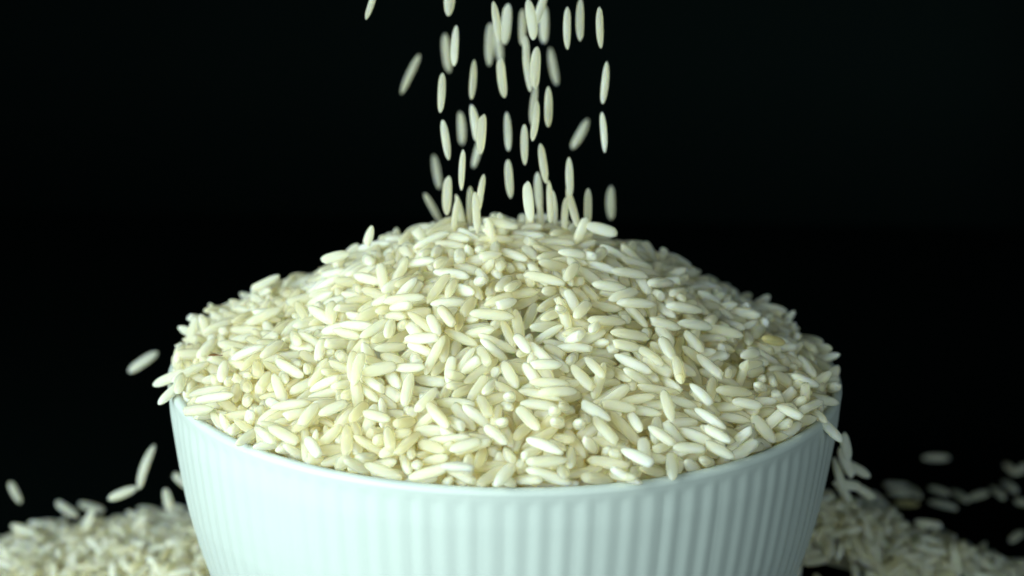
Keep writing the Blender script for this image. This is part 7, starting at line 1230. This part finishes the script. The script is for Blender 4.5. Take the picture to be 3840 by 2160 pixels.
def bulk(name, idx, nr, ns, bed):
    """the kernels past the largest three hundred, joined into one mass with the packed rice below them"""
    V, F4, F3, base = [], [], [], 0
    lib = [kernel_mesh(i, nr, ns) for i in range(len(VAR))]
    for r in np.array(idx).reshape(-1, 7):
        v, f = lib[r[0]]
        vv = np.array(v) @ turn(*r[4:7]).T + r[1:4] / 10.0
        V.append(vv)
        F4.append(np.array([t for t in f if len(t) == 4]) + base)
        F3.append(np.array([t for t in f if len(t) == 3]) + base)
        base += len(v)
    bv, bf = bed
    V.append(np.array(bv)); F4.append(np.array(bf) + base)
    V = np.vstack(V) * MM; V[:, 2] += RIM_Z
    F4 = np.vstack(F4); F3 = np.vstack(F3)
    me = bpy.data.meshes.new(name)
    me.vertices.add(len(V)); me.vertices.foreach_set('co', V.astype(np.float32).ravel())
    nl = F4.size + F3.size
    me.loops.add(nl); me.loops.foreach_set('vertex_index', np.concatenate([F4.ravel(), F3.ravel()]).astype(np.int32))
    st = np.concatenate([np.arange(len(F4)) * 4, F4.size + np.arange(len(F3)) * 3]).astype(np.int32)
    me.polygons.add(len(st)); me.polygons.foreach_set('loop_start', st)
    me.update(calc_edges=True); me.validate()
    me.polygons.foreach_set('use_smooth', [True] * len(me.polygons))
    me.materials.append(RICE_BULK)
    o = bpy.data.objects.new(name, me)
    COL.objects.link(o)
    return o

def mound_bed():
    n = 96
    rows = np.linspace(0.3, 53.0, 40)
    hr = [0, 10, 20, 30, 40, 48, 53]; hz = [19.2, 17.4, 15.3, 10.0, 3.6, -2.8, -6.8]
    v = [(r * math.cos(2 * math.pi * k / n), r * math.sin(2 * math.pi * k / n), float(np.interp(r, hr, hz)) - 0.9) for r in rows for k in range(n)]
    f = [(i * n + k, (i + 1) * n + k, (i + 1) * n + (k + 1) % n, i * n + (k + 1) % n) for i in range(39) for k in range(n)]
    return v, [t[::-1] for t in f]

def heap_z(x, y):
    ex = (x + 10) / (118 if x < -10 else 116); ey = (y - 45) / 35
    n = 1.3 * math.sin(x * .11 + y * .05) + 1.0 * math.sin(y * .17 - x * .06 + 2) + 0.7 * math.sin(x * .31 + 1) * math.sin(y * .27)
    top = 6.2 if x < -20 else 6.2 + 22.0 * min(1.0, (x + 20) / 55)
    return (top + n) * max(0, 1 - ex * ex - ey * ey) ** .75

def heap_bed():
    gx = np.arange(-132, 112, 3.0); gy = np.arange(6, 103, 3.0); nx = len(gx)
    v = [(x, y, -61.9 + max(0, heap_z(x, y) - 9.0)) for y in gy for x in gx]
    keep = lambda x, y: heap_z(x, y) > 15.0 and y > 38 and math.hypot(x, y) > 46
    f = [(j * nx + i, j * nx + i + 1, (j + 1) * nx + i + 1, (j + 1) * nx + i) for j in range(len(gy) - 1) for i in range(nx - 1) if keep(gx[i] + 1.5, gy[j] + 1.5)]
    return v, f

tag(bulk('bowl_rice', MOUND, 12, 10, mound_bed()),
    'mound of raw white rice filling the fluted bowl', 'rice', kind='stuff')
tag(bulk('spilled_rice', SPILL, 8, 8, heap_bed()),
    'low heap of spilled rice on the black table behind the bowl', 'rice', kind='stuff')

# ------------------------------------------------------------------ flecks of husk caught in the mound
def husk(x, y, z, yaw, size, label):
    """a thin, split sliver of bran with a frayed tail"""
    vs, fs = [], []
    n = 6
    for i in range(n + 1):
        u = i / n
        w = 0.17 * math.sin(math.pi * min(1.0, u * 1.25 + 0.05)) ** 0.8 if u < 0.72 else 0.05 * (1.15 - u) / 0.4
        c = 0.06 * math.sin(u * 5)
        for s in (-1, 0, 1):
            vs.append((((u - 0.5) * 1.3) * size * MM, (c + s * w) * size * MM, (0.09 - 0.05 * abs(s)) * size * MM))
        vs.append((((u - 0.5) * 1.3) * size * MM, c * size * MM, -0.03 * size * MM))
    for i in range(n):
        a, b = i * 4, i * 4 + 4
        fs += [(a, b, b + 1, a + 1), (a + 1, b + 1, b + 2, a + 2), (a + 2, b + 2, b + 3, a + 3), (a + 3, b + 3, b, a)]
    fs += [(0, 1, 2, 3), (n * 4 + 3, n * 4 + 2, n * 4 + 1, n * 4)]
    o = mesh_object('husk_fleck', vs, fs, HUSK)
    o.matrix_world = Matrix.Translation((x * MM, y * MM, RIM_Z + z * MM)) @ Matrix.Rotation(math.radians(yaw), 4, 'Z') @ Matrix.Rotation(math.radians(28), 4, 'X')
    return tag(o, label, 'husk fleck', 'flecks of husk in the rice')
husk(-44.67, -20.64, 7.5, 12, 1.7, 'brown husk fleck with a frayed tail, low on the lit flank of the mound')
husk(-50.83, -7.47, 4.9, 30, 0.7, 'tiny dark husk fleck behind the lit rim, smaller than the brown one')
